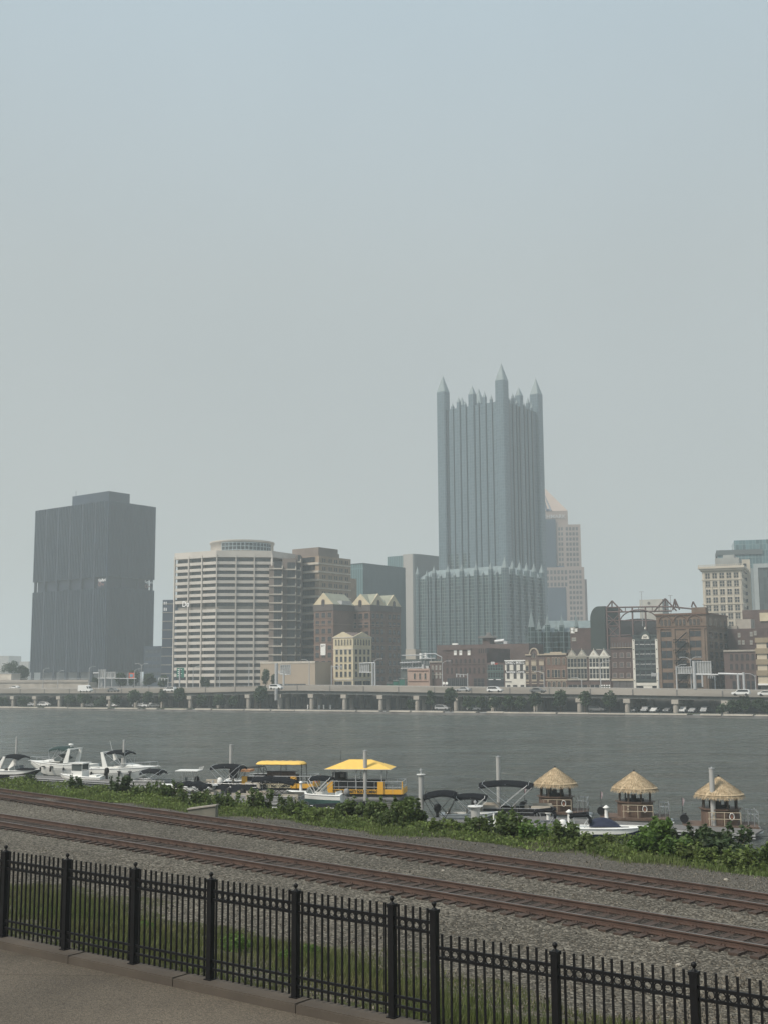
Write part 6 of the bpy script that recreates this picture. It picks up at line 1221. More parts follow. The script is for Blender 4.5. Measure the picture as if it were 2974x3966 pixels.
def windshield(t, x, W, z, h_, rake=.45, wrap=.9):
    q = MB(); pts = [(x - wrap, -W / 2), (x - .15, -W / 2 * .86), (x + .12, -W / 5), (x + .12, W / 5), (x - .15, W / 2 * .86), (x - wrap, W / 2)]
    for a, b in zip(pts[:-1], pts[1:]):
        ha = h_ * (.35 if a in (pts[0], pts[-1]) else 1); hb = h_ * (.35 if b in (pts[0], pts[-1]) else 1)
        q.add([(a[0], a[1], z), (b[0], b[1], z), (b[0] - rake * hb, b[1] * .92, z + hb), (a[0] - rake * ha, a[1] * .92, z + ha)], [(0, 1, 2, 3)], 0).tube((a[0] - rake * ha, a[1] * .92, z + ha), (b[0] - rake * hb, b[1] * .92, z + hb), .022, n=5, mi=1).tube((b[0], b[1], z), (b[0] - rake * hb, b[1] * .92, z + hb), .018, n=5, mi=1)
    q.build('windshield', [screen, galv], t)
def seat(t, x, y, z, w=.6, d=.55, m_=tan, rz=0):
    M_ = Matrix.Translation((x, y, z)) @ Matrix.Rotation(rz, 4, 'Z'); q = MB(); q.box(-d / 2, d / 2, -w / 2, w / 2, 0, .42, 0, M_).box(-d / 2 - .12, -d / 2, -w / 2, w / 2, .1, .85, 0, M_); me = q.mesh('seat', m_); bm_ = bmesh.new(); bm_.from_mesh(me); bmesh.ops.bevel(bm_, geom=list(bm_.edges), offset=.05, segments=2, affect='EDGES'); bm_.to_mesh(me); bm_.free(); link('seat', me, t)
def bowrail(t, S, i0, h_=.4):
    q = MB(); m = len(S)
    for s in (-1, 1):
        P_ = [(S[i][4][0], s * S[i][4][1] * .95, S[i][4][2]) for i in range(i0, m)]; q.path([(p[0], p[1], p[2] + h_) for p in P_], .02)
        for p in P_[::2]: q.tube(p, (p[0], p[1], p[2] + h_), .016, n=5)
        q.tube(P_[0], (P_[0][0], P_[0][1], P_[0][2] + h_), .016, n=5)
    q.build('bow_rail', chrome, t)
def fender(t, x, y, z): MB().lathe([(.01, -.28), (.1, -.24), (.12, 0), (.1, .24), (.01, .28)], 8, (x, y, z)).tube((x, y, z + .28), (x, y * .95, z + .7), .012, n=4).build('fender', blackm, t)
def arch(t, x, W, zb, zt, rake, m_=gel, th=.16):
    q = MB()
    for s in (-1, 1):
        a = [(x - rake, zt), (x - rake - .35, zt), (x - .55, zb), (x + .1, zb)]
        q.xzprism(a, s * W / 2 - .07 * s - .06, s * W / 2 - .07 * s + .06)
    q.box(x - rake - .35, x - rake, -W / 2, W / 2, zt - .04, zt + .08); q.build('radar_arch', m_, t)
def place(name, label, cat, px, py, rz, group='boats moored along the near bank'): return thing(name, label, cat, at_z(px, py, 0), R(rz), group)
# --- cruisers and small boats at the left ----------------------------
t = place('runabout', 'black hulled runabout with white deck, black bow cover and arch, leftmost boat', 'boat', 52, 3014, -22); S = loft_hull(t, 7.6, 2.5, .95, hullblk, gel, gel, (.1, .62)); windshield(t, 1.2, 2.2, 1.0, .55)
arch(t, -1.2, 2.4, 1.0, 2.5, -.9); canopy(t, -1.2, 1.7, 2.3, 2.55, black); q = MB(); q.grid(lambda u, v: (1.2 + 2.2 * u, (-1.05 + 2.1 * v) * (1 - .55 * u ** 2), 1.08 + .16 * (1 - (2 * v - 1) ** 2)), 8, 6); q.build('bow_cover', black, t); MB().box(.2, .6, -.9, .9, .4, 1.1).build('dashboard', black, t); seat(t, -.3, .5, .35); seat(t, -.3, -.5, .35)
def cruiser(label, px, py, rz, cm, L=8.6, radar=False):
    t = place('cabin_cruiser', label, 'boat', px, py, rz); S = loft_hull(t, L, 3.0, 1.45, gel, gel, gel, (.05, .5), rise=.22); q = MB(); q.path([(p[2][0], -p[2][1] - .01, p[2][2] + .1) for p in S[:-1]], .03, n=4).path([(p[2][0], p[2][1] + .01, p[2][2] + .1) for p in S[:-1]], .03, n=4); q.build('hull_stripe', mat('stripe_grey', (.12, .12, .13), .4, .1, 1), t)
    q = MB(); q.grid(lambda u, v: (L * (-.04 + .40 * u), (-1.1 + 2.2 * v) * (1 - .6 * u ** 2), 1.5 + .05 + (.42 * (1 - u ** 1.6)) * (1 - (2 * v - 1) ** 4) + .06), 10, 8); q.build('cabin_roof', gel, t)
    windshield(t, L * .02 + .5, 2.5, 1.85, .62, .8, 1.3); arch(t, -1.1, 2.8, 1.5, 3.15, 1.0 if False else .5, gel); canopy(t, -1.6, 1.3, 2.6, 3.18, cm); frame(t, -1.6, 1.3, 2.6, 3.1, 1.6, (.9, 1.0), two=False)
    if radar: MB().lathe([(.02, 0), (.3, .02), (.3, .2), (.02, .24)], 14, (-1.2, 0, 3.55)).tube((-1.2, 0, 3.25), (-1.2, 0, 3.55), .06).build('radar_dome', gel, t)
    else: MB().tube((-1.7, .9, 3.1), (-2.1, .9, 4.4), .02, n=4).build('antenna', white, t)
    bowrail(t, S, 8, .5); q = MB(); q.cb((L * .28, 0, 1.98), (.6, .5, .08)); q.build('hatch', glassm, t)
    for x in (L * .2, L * .06):
        for s in (-1, 1): MB().cb((x, s * (S[9][2][1] + (.05 if x > 1 else .22)), 1.08), (.45, .05, .13)).build('porthole', glassd, t)
    for x in (-3, -1.2, .6, 2.0):
        for s in (-1, 1): fender(t, x, s * 1.56, .75)
    MB().box(-L / 2 - .7, -L / 2 + .05, -1.3, 1.3, .3, .42).build('swim_platform', gel, t); seat(t, -.4, -.6, .5, m_=gel); seat(t, -3, 0, .5, 1.8, m_=gel)
    MB().tube((L / 2 - .1, 0, 1.7), (L / 2 + .35, 0, 1.62), .05).build('anchor_roller', galv, t); return t
cruiser('white cabin cruiser with dark green canopy and radar dome, bow to the left', 240, 3001, 163, green_c, 8.8, True)
cruiser('white cabin cruiser with black canopy and grey hull stripe, bow to the right', 470, 3021, -17, black, 9.4)
t = place('fishing_boat', 'small white pilothouse fishing boat in front of the two cruisers', 'boat', 320, 3032, 163); S = loft_hull(t, 5.6, 2.1, .8, gel, gel, gel, (.1, .75)); q = MB(); q.box(-.4, 1.0, -.75, .75, .5, 1.35).box(-.6, 1.3, -.9, .9, 2.15, 2.27)
for x in (-.35, .95):
    for y in (-.72, .72): q.tube((x, y, 1.35), (x, y, 2.15), .045, n=5)
q.build('pilothouse', gel, t); MB().box(-.36, .96, -.76, -.74, 1.4, 2.1).box(-.36, .96, .74, .76, 1.4, 2.1).build('cabin_window', screen, t); outboard(t, -2.8, 0, 1.35, blackm); bowrail(t, S, 9, .3); MB().box(-2.2, -1.3, -.7, .7, .4, .95).build('bench', gel, t)
# pontoon boats --------------------------------------------------------
def pontoon(label, px, py, rz, L=6.6, side=hullblk, cm=black, cz=2.75, cx=(-1.4, 1.6), Wc=2.3, frm=chrome, seats=True, cover=None, motor=True, sag=0, skew=0, fz=1.2, two=True, cat='boat', name='pontoon_boat'):
    t = place(name, label, 'boat', px, py, rz)
    for s in (-1, 1):
        q = MB(); q.tube((-L / 2, s * .85, .05), (L / 2 - .5, s * .85, .05), .3, n=12).tube((L / 2 - .5, s * .85, .05), (L / 2 + .1, s * .85, .25), .3, .04, n=12); q.build('pontoon', galv, t)
    MB().box(-L / 2, L / 2 - .1, -1.22, 1.22, .36, .46).build('deck', grey, t)
    x0, x1, W_ = -L / 2 + .5, L / 2 - .3, 1.18
    if side:
        q = MB(); c_ = .45; pl = [(x0, -W_), (x1 - c_, -W_), (x1, -W_ + c_), (x1, W_ - c_), (x1 - c_, W_), (x0, W_), (x0, -W_)]
        for a, b in zip(pl[:-1], pl[1:]):
            d = Vector((b[0] - a[0], b[1] - a[1], 0)); M_ = Matrix.Translation((a[0], a[1], 0)) @ Matrix.Rotation(math.atan2(d.y, d.x), 4, 'Z'); q.box(0, d.length, -.015, .015, .5, 1.05, 0, M_)
        q.build('side_panel', side, t); q = MB()
        for z in (.48, .78, 1.1): q.path([(a, b, z) for a, b in pl], .022)
        for a, b in pl[:-1]: q.tube((a, b, .45), (a, b, 1.1), .022)
        for k in range(1, 4): x = x0 + (x1 - x0) * k / 4; q.tube((x, -W_, .45), (x, -W_, 1.1), .018).tube((x, W_, .45), (x, W_, 1.1), .018)
        q.build('rail', chrome, t)
    if seats:
        for (x, y, w_, rz_) in ((x1 - .9, -.8, 1.6, R(90)), (x1 - .9, .8, 1.6, R(-90)), (x0 + .5, -.75, 1.5, R(90)), (x0 + .5, .75, 1.5, R(-90))): seat(t, x, y, .46, w_, .5, tan, rz_)
        seat(t, .1, .5, .5, .55); MB().box(.6, .95, .15, .9, .46, 1.25).build('helm_console', tan, t)
    if cover:
        q = MB(); q.grid(lambda u, v: (x0 - .1 + (x1 - x0 + .2) * u, -W_ * 1.05 + 2.1 * W_ * v, 1.12 + .5 * (1 - abs(2 * v - 1) ** 1.5) * (.55 + .45 * abs(math.sin(u * 7.5))) * (1 - (2 * u - 1) ** 6)), 24, 10); q.build('mooring_cover', cover, t)
    if cm:
        canopy(t, cx[0], cx[1], Wc, cz, cm, sag=sag, skew=skew); frame(t, cx[0], cx[1], Wc, cz, fz, ((cx[0] + cx[1]) / 2 - .4, (cx[0] + cx[1]) / 2 + .5), frm, two=two)
    if motor: outboard(t, -L / 2, 0, 1.3)
    return t
pontoon('black canopied boat mostly behind dark shrubs right of the two cruisers', 592, 3062, -10, 5.0, grey, cz=2.0, cx=(-1.2, 1.3), fz=1.1, seats=False)
t = place('center_console', 'white centre console boat with a flat white hardtop and rod holders', 'boat', 735, 3076, 172); S = loft_hull(t, 5.8, 2.2, .85, gel, gel, gel, (.08, .8)); q = MB(); q.box(-1.1, 1.25, -.95, .95, 2.35, 2.42)
for k in range(4): q.tube((-1.1, -.7 + k * .45, 2.4), (-1.25, -.7 + k * .45, 2.75), .03, n=5)
q.build('hardtop', white, t); q = MB()
for x in (-.45, .5):
    for y in (-.6, .6): q.tube((x, y, .5), (x * 1.3, y, 2.36), .03)
q.build('hardtop_frame', chrome, t); MB().box(-.35, .35, -.4, .4, .3, 1.35).build('console', gel, t); MB().box(.3, .36, -.35, .35, 1.35, 1.7).build('windshield', screen, t); seat(t, -1.0, 0, .35, .9, m_=gel); outboard(t, -2.9, 0, 1.3, white)
pontoon('pontoon boat under a long sagging black canopy in front of the white hardtop boat', 750, 3118, -8, 5.5, grey, cz=1.95, cx=(-1.7, 1.6), sag=.12, skew=-.05, fz=1.0, frm=blackm)
pontoon('pontoon boat with tan seats and tall black canopy beside the third piling', 905, 3074, -14, 7.4, hullblk, cz=2.72, cx=(-2.3, 1.2), seats=True)
t = place('wake_boat', 'dark wake boat with a black tower and orange interior, left of the yellow canopies', 'boat', 985, 3052, -12); S = loft_hull(t, 6.0, 2.3, .9, hullblk, gel, gel); windshield(t, .9, 2.0, .95, .5); q = MB()
for s in (-1, 1): q.path([(-1.5, s * 1.0, 1), (-1.1, s * .9, 2.1), (.9, s * .9, 2.25), (1.6, s * .95, 1.0)], .04)
q.path([(-1.1, -.9, 2.1), (-1.1, .9, 2.1)], .04).path([(.9, -.9, 2.25), (.9, .9, 2.25)], .04); q.build('tower', blackm, t); MB().box(-1.3, -.2, -.8, .8, 1.75, 1.95).build('tower_bag', mat('orange_tan', (.40, .19, .08), .7, .1, 1), t); seat(t, -.5, .5, .3, m_=mat('orange_tan', (0, 0, 0))); MB().lathe([(.02, 0), (.42, .2), (.5, .9), (.3, 1.4), (.02, 1.5)], 10, (-2.3, 0, .9)).build('motor_cover', black, t)
pontoon('pontoon boat under a lumpy black mooring cover with silver side rails', 905, 3108, -9, 5.8, grey, cm=None, cover=black, seats=False)
pontoon('grey sided pontoon boat with tan seats and no canopy, behind the pointed shrub', 985, 3124, -6, 4.2, mat('grey_side', (.27, .27, .28), .5, .1, 1), cm=None)
pontoon('pontoon boat with a wide slanting black canopy in front of the long yellow canopy', 1070, 3128, -10, 5.6, grey, cz=2.55, cx=(-2.1, 2.0), skew=-.12, sag=.06, frm=blackm, fz=1.1)
# yellow party boats ---------------------------------------------------
def party(label, px, py, rz, L, canm, kind):
    t = place('party_boat', label, 'boat', px, py, rz); B_ = 3.0
    for s in (-1, 1): q = MB(); q.tube((-L / 2, s * 1.05, .1), (L / 2 - .6, s * 1.05, .1), .38, n=12).tube((L / 2 - .6, s * 1.05, .1), (L / 2, s * 1.05, .35), .38, .05, n=12); q.build('pontoon', grey, t)
    MB().box(-L / 2, L / 2, -B_ / 2, B_ / 2, .5, .65).build('deck', hullblk, t); MB().box(-L / 2 + .3, L / 2 - 2.2, -B_ / 2 - .03, -B_ / 2, .62, 1.02).box(-L / 2 + .3, L / 2 - 2.2, B_ / 2, B_ / 2 + .03, .62, 1.02).build('name_board', yellowp if kind == 'hip' else mat('cream_board', (.62, .55, .38), .6, .1, 1), t)
    text(t, 'PITTSBURGH PARTY BOAT COMPANY', 1, (-L / 2 + .3 + (L - 2.5) / 2, -B_ / 2 - .05, .82), lettering_b, w=(L - 2.5) * .96, h=.28)
    q = MB(); q.box(-L / 2 + .4, L / 2 - 2.2, -B_ / 2 + .02, -B_ / 2 + .05, 1.05, 1.72).box(-L / 2 + .4, L / 2 - 2.2, B_ / 2 - .05, B_ / 2 - .02, 1.05, 1.72); q.build('side_panel', hullblk, t)
    q = MB()
    for z in (1.25, 1.78): q.path([(-L / 2 + .2, -B_ / 2, z), (L / 2 - .1, -B_ / 2, z), (L / 2 - .1, B_ / 2, z), (-L / 2 + .2, B_ / 2, z), (-L / 2 + .2, -B_ / 2, z)], .03)
    for k in range(9): x = -L / 2 + .2 + (L - .3) * k / 8; q.tube((x, -B_ / 2, .6), (x, -B_ / 2, 1.78), .025).tube((x, B_ / 2, .6), (x, B_ / 2, 1.78), .025)
    q.build('rail', chrome, t)
    for (x, y) in ((L / 2 - 2.1, -B_ / 2), (-L / 2 + .2, -B_ / 2)): MB().box(x - .28, x + .28, y - .1, y + .3, .6, 1.75).build('post_box', yellowp, t)
    MB().box(L / 2 - 1.8, L / 2 - .05, -B_ / 2 - .02, -B_ / 2 + .05, .6, 1.05).box(L / 2 - .08, L / 2 + .02, -B_ / 2, B_ / 2, .6, 1.1).box(L / 2 - .1, L / 2, -B_ / 2 - .02, -B_ / 2 + .12, 1.0, 1.8).build('bow_board', yellowp, t)
    for k in range(4): MB().lathe([(.2, 0), (.2, .08), (.04, .1), (.04, .65), (.22, .67), (.22, .72)], 10, (-L / 2 + 2 + k * 1.1, .3, .65)).build('stool', hullblk, t)
    MB().box(-L / 2 + 1.6, L / 2 - 2.6, -.25, .2, 1.55, 1.65).box(-L / 2 + 2.2, L / 2 - 3.2, -.15, .1, .65, 1.55).build('bar_table', woodd, t)
    return t
t = party('yellow party boat with a pitched yellow canopy, name board and black side panels', 1425, 3094, -9, 7.2, yellow, 'hip'); q = MB(); xa, xb, ya, yb, z0, z1 = -3.9, 2.5, -1.75, 1.75, 2.95, 3.75
q.add([(xa, ya, z0), (xb, ya, z0), (xb, yb, z0), (xa, yb, z0), (xa + 2.1, 0, z1), (xb - 2.1, 0, z1), (xa, ya, z0 - .06), (xb, ya, z0 - .06), (xb, yb, z0 - .06), (xa, yb, z0 - .06)], [(0, 1, 5, 4), (1, 2, 5), (2, 3, 4, 5), (3, 0, 4), (0, 6, 7, 1), (1, 7, 8, 2), (2, 8, 9, 3), (3, 9, 6, 0)]); q.build('canopy', yellow, t)
q = MB()
for x in (-3.0, -.9, 1.6):
    for y in (-1.45, 1.45): q.tube((x, y, .65), (x, y, 2.95), .045).tube((x, y, 2.6), (x + .3, y, 2.95), .03)
q.path([(xa, ya, z0 - .04), (xb, ya, z0 - .04), (xb, yb, z0 - .04), (xa, yb, z0 - .04), (xa, ya, z0 - .04)], .035); q.build('canopy_frame', galv, t)
MB().box(-3.55, -2.2, .4, 1.3, 1.7, 2.5).build('speaker_box', hullblk, t); MB().box(-2.75, -2.4, .36, .4, 2.0, 2.35).build('speaker_panel', grey, t); MB().tube((-2.9, 1.3, 2.9), (-2.9, 1.3, 4.6), .02, n=4).build('antenna', blackm, t)
t = party('party boat with a long rounded yellow canopy and a wooden bar', 1092, 3070, -9, 7.4, yellow, 'long'); q = MB()
q.grid(lambda u, v: (-2.6 + 5.1 * u, (-1.3 + 2.6 * v) * min(1, 8 * min(u, 1 - u) + .45), 2.92 + (.26 + .02 * math.sin(u * 40)) * (1 - (2 * v - 1) ** 4) * min(1, (min(u, 1 - u) * 12) ** .5)), 26, 10); q.grid(lambda u, v: (-2.6 + 5.1 * u, (-1.3 + 2.6 * v) * min(1, 8 * min(u, 1 - u) + .45), 2.92 - .1 * (1 - (2 * v - 1) ** 4) + .025 * math.sin(u * 30)), 26, 10); q.build('canopy', yellow, t)
q = MB()
for x in (-2.2, .2, 2.35):
    for y in (-1.1, 1.1): q.tube((x, y, .65), (x, y, 2.95), .035)
q.build('canopy_frame', blackm, t); MB().box(-1.6, 1.2, .2, 1.2, 1.6, 2.1).build('bar', woodd, t); MB().box(-1.8, 1.5, .1, 1.3, 2.1, 2.16).build('bar_top', hullblk, t)
t = place('deck_chair', 'reddish folding deck chair at the right end of the long yellow canopy boat', 'chair', 1222, 3070, -9); t.location.z = .65; MB().box(-.3, .3, -.3, .3, .4, .46).build('seat', redmark, t); q = MB(); q.add([(.28, -.3, .45), (.28, .3, .45), (.6, .3, 1.15), (.6, -.3, 1.15)], [(0, 1, 2, 3)]); q.build('backrest', mat('salmon_canvas', (.55, .28, .2), .8, .1, 1), t); q = MB()
for y in (-.3, .3): q.tube((-.3, y, -.0), (.3, y, .45), .02, n=5).tube((.3, y, 0), (-.3, y, .45), .02, n=5)
q.build('legs_frame', chrome, t)
d_ = thing('dock_float', 'grey floating dock section under the long yellow canopy boat', 'dock', at_z(1180, 3088, 0), -R(12)); MB().box(-9, 4, -1, 1, .15, .55).build('deck', dockm, d_); MB().box(-9, 4, -.9, .9, -.2, .15).build('float', hullblk, d_)
t = place('bowrider', 'teal hulled bowrider with white deck and black bimini, bow to the left', 'boat', 1222, 3114, 163); S = loft_hull(t, 5.6, 2.2, 1.0, teal, gel, gel, (.1, .62)); windshield(t, .7, 1.9, 1.02, .5); canopy(t, -1.8, .5, 1.9, 2.35, black, droop=.15); frame(t, -1.8, .5, 1.9, 2.3, 1.0, (-.5, -.2), white, .03); seat(t, -.6, .5, .35, m_=gel); seat(t, -.6, -.5, .35, m_=gel); seat(t, -2.0, 0, .4, 1.6, m_=gel)
text(t, '| PA 7204 |', 1, (1.75, .93, .86), lettering_b, rot=(R(90), 0, R(180 - 19)), w=.9, h=.13, name='registration') if False else None; outboard(t, -2.8, 0, 1.1, grey)
t = place('covered_boat', 'low boat under a black tarpaulin below the teal hulled bowrider', 'boat', 1310, 3152, 172); S = loft_hull(t, 4.8, 1.9, .6, hullblk, hullblk, hullblk); q = MB(); q.grid(lambda u, v: (-2.3 + 4.4 * u, (-.95 + 1.9 * v) * (1 - .8 * max(0, u - .45) ** 1.3), .62 + .45 * (1 - (2 * v - 1) ** 2) * (1 - u * .6)), 12, 8); q.build('tarpaulin', black, t)
# small canopied boats in the middle ------------------------------------
pontoon('small boat with black canopy on black struts, right beside the capped piling', 1703, 3196, -8, 4.6, None, cz=2.45, cx=(-1.3, 1.4), frm=blackm, skew=.1, fz=.7, seats=False)
t = place('runabout', 'small open boat with a black canopy, left of the short thick piling', 'boat', 1822, 3186, -8); S = loft_hull(t, 4.8, 1.9, .75, grey, gel, gel); canopy(t, -1.3, 1.4, 1.8, 2.05, black, droop=.15); frame(t, -1.3, 1.4, 1.8, 2.0, .75, (-.3, .3), white); seat(t, 0, .4, .3); seat(t, -1.4, 0, .3, 1.3); outboard(t, -2.4, 0, 1.1)
t = pontoon('large black pontoon boat with cream seats and long black canopy', 2002, 3178, -11, 6.4, hullblk, cz=2.95, cx=(-3.1, 1.4), Wc=2.4)
t = place('jet_ski', 'small white boat hidden behind leafy shrubs below the large pontoon boat', 'boat', 1948, 3214, -8); S = loft_hull(t, 3.6, 1.5, .6, gel, gel, gel, (.2, .4)); seat(t, -.4, 0, .4, .5, m_=gel)
t = place('covered_boat', 'boat under a grey cover with a folded black canopy bow', 'boat', 2118, 3230, -14); S = loft_hull(t, 3.6, 1.9, .7, grey, grey, grey); q = MB(); q.grid(lambda u, v: (-1.7 + 3.2 * u, (-.98 + 1.96 * v) * (1 - .7 * max(0, u - .5) ** 1.3), .72 + .3 * (1 - (2 * v - 1) ** 2)), 12, 8); q.build('boat_cover', grime, t)
def folded(t, x0, x1, z, W_):
    q = MB(); q.path([(x0, -W_ / 2, z - .15), (x0 + .3, -W_ / 2, z), (x1 - .2, -W_ / 2, z + .02), (x1, -W_ / 2, z - .2), (x1 - .1, -W_ / 2, z - .5)], .11, n=8).path([(x0, W_ / 2, z - .15), (x1 - .2, W_ / 2, z + .02)], .11, n=8).path([(x1 - .2, -W_ / 2, z + .02), (x1 - .2, W_ / 2, z + .02)], .11, n=8); q.build('folded_canopy', black, t); q = MB()
    for y in (-W_ / 2, W_ / 2): q.tube((x1 - .15, y, z - .4), (x1 - .7, y, z - 1.15), .025).tube((x0 + .2, y, z), (x0 + .4, y, z - 1.1), .025)
    q.build('canopy_frame', chrome, t)
folded(t, -.9, .75, 1.75, 1.7)
t = place('speedboat', 'white speedboat with navy cockpit cover and navy hull band, bow to the right', 'boat', 2352, 3252, -9); S = loft_hull(t, 6.0, 2.2, .95, navyh, gel, gel, (0.0, .02), rise=.1, sharp=2.8); q = MB(); q.grid(lambda u, v: (-1.3 + 2.8 * u, (-.92 + 1.84 * v) * (1 - .25 * u ** 2), .98 + (.55 * math.sin(math.pi * min(1, u * 1.15 + .12)) ** .7) * (1 - (2 * v - 1) ** 4) + .02), 16, 8); q.build('cockpit_cover', navy, t); folded(t, -2.7, -1.2, 1.75, 1.8); outboard(t, -2.9, 0, 1.0, white)
# --- thatched boats ---------------------------------------------------
roofcut = []
def make_tiki():
    t = thing('tiki_boat', '', 'boat', group='thatched tiki boats at the floating dock'); 
    for s in (-1, 1): MB().tube((-2.6, s * 1.1, .02), (2.7, s * 1.1, .02), .3, n=12).tube((2.7, s * 1.1, .02), (3.0, s * 1.1, .15), .3, .06, n=12).build('float', white, t)
    MB().box(-2.8, 2.7, -1.7, 1.7, .3, .5).build('deck', woodd, t)
    q = MB(); q.lathe([(1.42, .5), (1.42, 1.62)], 10, smooth=False); q.build('bar_wall', woodd, t)
    MB().lathe([(1.1, 1.62), (1.58, 1.62), (1.58, 1.70), (1.1, 1.70)], 10, smooth=False).build('counter', mat('varnished_wood', (.11, .07, .05), .5, .2, 2), t)
    for k in range(8): a = R(22.5 + 45 * k); MB().tube((1.3 * math.cos(a), 1.3 * math.sin(a), 1.7), (1.3 * math.cos(a), 1.3 * math.sin(a), 2.75), .085, n=7).build('post', bark, t)
    q = MB(); q.lathe([(1.85, 2.74), (1.6, 2.9), (.9, 3.38), (.12, 3.95), (.02, 4.0)], 18); 
    q.lathe([(1.85, 2.74), (1.6, 2.78), (.02, 3.5)], 18); o = q.build('thatched_roof', thatch, t)
    n = 9000; rr = RNG.uniform(0, 1, n) ** .55; th = RNG.uniform(0, 6.283, n); r0 = .05 + 1.62 * rr; z0 = 4.02 - 1.14 * rr; ln = RNG.uniform(.25, .55, n); sl = .62 + .35 * rr
    dr_ = ln * .8; r1 = r0 + dr_ * .85; z1 = z0 - ln * sl - RNG.uniform(0, .08, n) + .03; lift = RNG.uniform(0, .05, n); th2 = th + RNG.normal(0, .04, n); w_ = RNG.uniform(.012, .03, n)
    c0 = np.stack([r0 * np.cos(th), r0 * np.sin(th), z0 + lift], 1); c1 = np.stack([r1 * np.cos(th2), r1 * np.sin(th2), z1 + lift], 1); tg = np.stack([-np.sin(th), np.cos(th), 0 * th], 1) * w_[:, None]
    V = np.stack([c0 - tg, c0 + tg, c1 + tg * .5, c1 - tg * .5], 1).reshape(-1, 3); o2 = link('thatch_fringe', rawtri('thatch_fringe', V, thatch, 4), t); o2['kind'] = 'stuff'
    MB().lathe([(.09, 0), (.07, .12), (.02, .16)], 8, (0, 0, 3.98)).build('roof_cap', black, t)
    q = MB(); q.box(-.7, .7, -.5, .5, 1.5, 1.95).box(-.3, .1, -.3, .3, 1.9, 2.2).box(.4, .5, -.1, .1, 1.9, 2.5).box(-.8, -.7, 0, .1, 1.7, 2.3); q.build('bar_clutter', hullblk, t)
    q = MB(); P_ = [(-1.0, -1.62), (1.35, -1.62)]
    for z in (1.02, 1.5): q.path([(-1.0, -1.62, z), (1.38, -1.62, z)], .03)
    for x in (-.9, .2, 1.38): q.tube((x, -1.62, .5), (x, -1.62, 1.5), .03)
    q.build('side_rail', brassw, t); q = MB()
    for y in (-1.6, 1.6):
        for x in (1.9, 2.35, 2.65): q.tube((x, y, .5), (x, y, 1.55 if x > 2 else 1.7), .028)
        q.path([(1.9, y, 1.45), (2.65, y, 1.4)], .025)
    q.path([(2.65, -1.6, 1.5), (2.65, 1.6, 1.5)], .025).path([(2.65, -1.6, 1.0), (2.65, 1.6, 1.0)], .025); q.build('bow_gate_rail', chrome, t)
    q = MB()
    for k in range(14):
        a, b = 2 * math.pi * k / 14, 2 * math.pi * (k + 1) / 14; q.tube((.75 + .17 * math.cos(a), -1.47, 1.2 + .24 * math.sin(a)), (.75 + .17 * math.cos(b), -1.47, 1.2 + .24 * math.sin(b)), .035, n=5)
    q.build('ring_emblem', white, t); MB().cb((.75, -1.45, 1.2), (.16, .03, .24)).build('emblem_patch', mat('rust_orange', (.26, .12, .08), .7, .1, 1), t)
    q = MB()
    for k in range(3): q.cb((-.55, -1.46, 1.38 - k * .2), (.14, .03, .13))
    q.build('sign_marks', brassw, t)
    q = MB(); q.tube((-2.7, -.6, .9), (-2.7, -.2, .9), .33, n=16).tube((-2.6, .6, .5), (-2.6, .6, 1.2), .12); q.build('outboard_motor', hullblk, t)
    MB().tube((-2.75, 1.2, .5), (-2.75, 1.2, 2.3), .025, n=5).build('flag_pole', blackm, t); q = MB(); q.grid(lambda u, v: (-2.75 + .06 * math.sin(v * 5) * u + .13 * u, 1.2 - .05 * u, 2.25 - .6 * v), 4, 8); q.build('flag', mat('flag_cloth', (.16, .05, .06), .8, .5, 9, stretch=(1, 1, 6), col2=(.4, .4, .42)), t)
    return t
tp = make_tiki()
for i, (px, py, l) in enumerate(((2152, 3160, 'leftmost of three thatched round tiki bar boats'), (2460, 3184, 'middle of three thatched round tiki bar boats'), (2790, 3216, 'rightmost of three thatched round tiki bar boats, behind the tall right piling'))):
    o = tp if i == 0 else dup(tp); o.location = at_z(px, py, 0); o.rotation_euler.z = -R(12); o['label'] = l
# --- docks, pilings, pedestals -----------------------------------------
def dock(label, pa, pb, W_, z=.5, name='floating_dock'):
    a, b = at_z(*pa, 0), at_z(*pb, 0); d = b - a; t = thing(name, label, 'dock', a, math.atan2(d.y, d.x)); L_ = d.length; MB().box(0, L_, -W_ / 2, W_ / 2, z - .12, z).build('deck', dockm, t); q = MB()
    for k in range(int(L_ / 3)): q.box(k * 3 + .2, k * 3 + 2.6, -W_ / 2 + .1, W_ / 2 - .1, -.25, z - .12)
    q.build('float', hullblk, t); MB().box(0, L_, -W_ / 2 - .05, -W_ / 2, z - .2, z - .06).box(0, L_, -W_ / 2 - .04, -W_ / 2, .12, .2).build('edge_beam', galv, t); return t
dock('long grey floating dock in front of the three thatched boats', (2030, 3192), (2940, 3248), 2.6)
dock('floating dock beside the two white cruisers at the left', (60, 3018), (640, 3052), 1.6)
dock('floating dock behind the small pontoon boats at the fourth piling', (700, 3092), (1180, 3128), 1.4, .4)
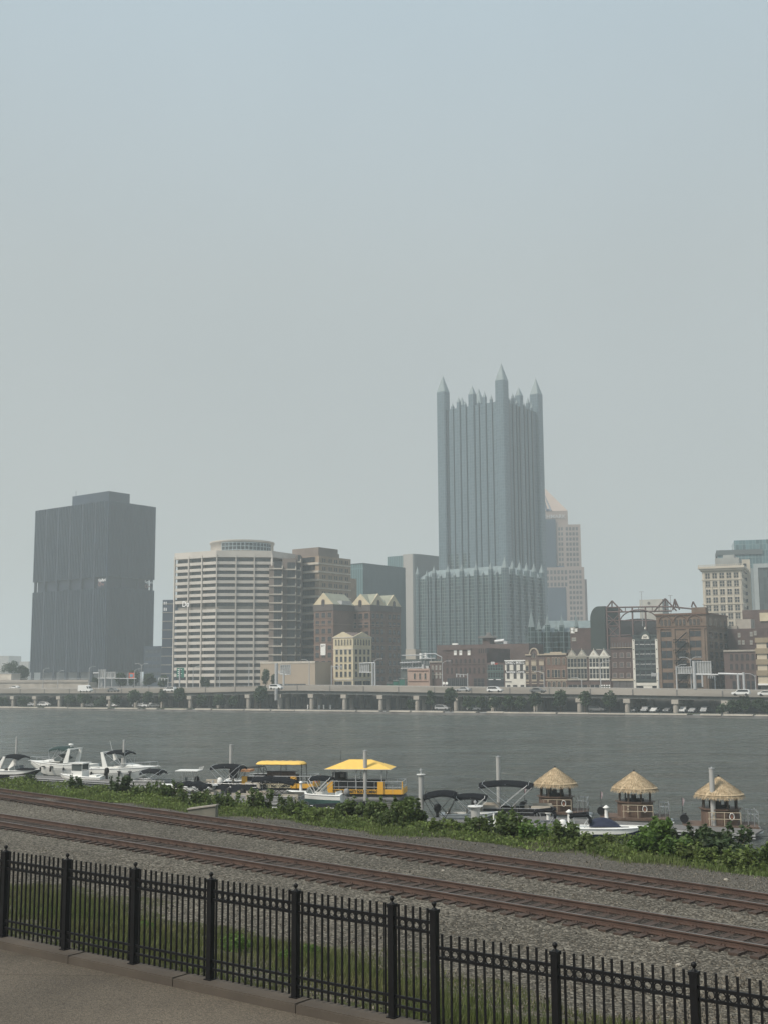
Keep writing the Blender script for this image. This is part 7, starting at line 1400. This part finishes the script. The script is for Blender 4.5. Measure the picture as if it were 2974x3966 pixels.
def piling(px, ytop, ybase, wpx, label, collar=None, cap=True, lantern=False, tag_=False):
    p = at_z(px, ybase, 0); zt = at_Y(px, ytop, p.y).z; r = wpx / FPX * p.y / 2; t = thing('piling', label, 'piling', p, random.uniform(0, 6), 'grey steel mooring pilings'); MB().tube((0, 0, -1), (0, 0, zt), r, n=18).build('shaft', pile, t)
    if cap: MB().tube((0, 0, zt), (0, 0, zt + .05), r * 1.18, n=18).build('cap', galv, t)
    if lantern: MB().tube((0, 0, zt), (0, 0, zt + .06), r * 1.7, n=18).build('cap', white, t); MB().tube((0, 0, zt), (0, 0, zt + .3), .05).tube((0, 0, zt + .3), (0, 0, zt + .42), .12, n=8).tube((0, 0, zt + .42), (0, 0, zt + .5), .05).build('lantern', galv, t)
    else: MB().tube((0, 0, zt), (0, 0, zt + .16), .06, .02).build('cap_bolt', galv, t)
    if collar: zc = at_Y(px, collar, p.y).z; MB().tube((0, 0, .2), (0, 0, zc), r * 2.0, n=18).build('collar', pile, t)
    if tag_: MB().cb((.0, -r - .03, at_Y(px, 3160, p.y).z), (.2, .03, .35)).build('number_plate', white, t); t.rotation_euler.z = .5
    return t
piling(62, 2856, 3000, 9, 'thin hazy piling at the far left behind the black hulled runabout'); piling(479, 2868, 3024, 10, 'piling with a thick collar beside the black canopied cruiser', collar=2936); piling(895, 2886, 3050, 13, 'tall piling behind the black canopied pontoon boat')
piling(1416, 2909, 3100, 15.5, 'tall piling in front of the pitched yellow canopy'); piling(1631, 3001, 3195, 20, 'piling with wide white cap, small lantern and number plate', cap=False, lantern=True, tag_=True); piling(1931, 2932, 3135, 16.5, 'tall piling behind the large black pontoon boat'); piling(2764, 2977, 3224, 19, 'tall piling in front of the rightmost thatched boat')
piling(825, 3042, 3110, 23, 'short thick capped piling beside the black mooring cover', cap=False, lantern=True); piling(1840, 3124, 3205, 34, 'short thick capped piling left of the large black pontoon boat', cap=False, lantern=True)
def pedestal(px, py, h_, label, z=.5):
    d = at_z(px, py, z); t = thing('dock_pedestal', label, 'utility pedestal', d, 0, 'white dock light pedestals'); MB().lathe([(.17, 0), (.15, .05), (.13, h_ * .75), (.14, h_ * .78)], 12).build('column', white, t); MB().lathe([(.26, h_ * .78), (.27, h_ * .82), (.1, h_ * .95), (.02, h_)], 12).build('cap', white, t)
pedestal(1167, 3062, .95, 'white dock light pedestal beside the long yellow canopy boat'); pedestal(2122, 3190, 1.0, 'white dock light pedestal in front of the leftmost thatched boat'); pedestal(2203, 3186, 1.0, 'white dock light pedestal half hidden by the thin leafy shrub'); pedestal(2347, 3168, 1.0, 'white dock light pedestal left of the middle thatched boat')
# ================================================================== HAZE
hm = bpy.data.materials.new('haze'); hm.use_nodes = True; t = hm.node_tree; t.nodes.remove(t.nodes['Principled BSDF'])
pv = t.nodes.new('ShaderNodeVolumePrincipled'); pv.inputs['Color'].default_value = (0.84, 0.92, 0.95, 1); pv.inputs['Density'].default_value = 0.00056; pv.inputs['Anisotropy'].default_value = 0.1
t.links.new(pv.outputs[0], t.nodes['Material Output'].inputs['Volume'])
MB().box(-6500, 6500, -2500, 8500, -2.5, 225).build('haze', hm, kind='stuff')
SC.cycles.volume_bounces = 2; SC.cycles.max_bounces = 8
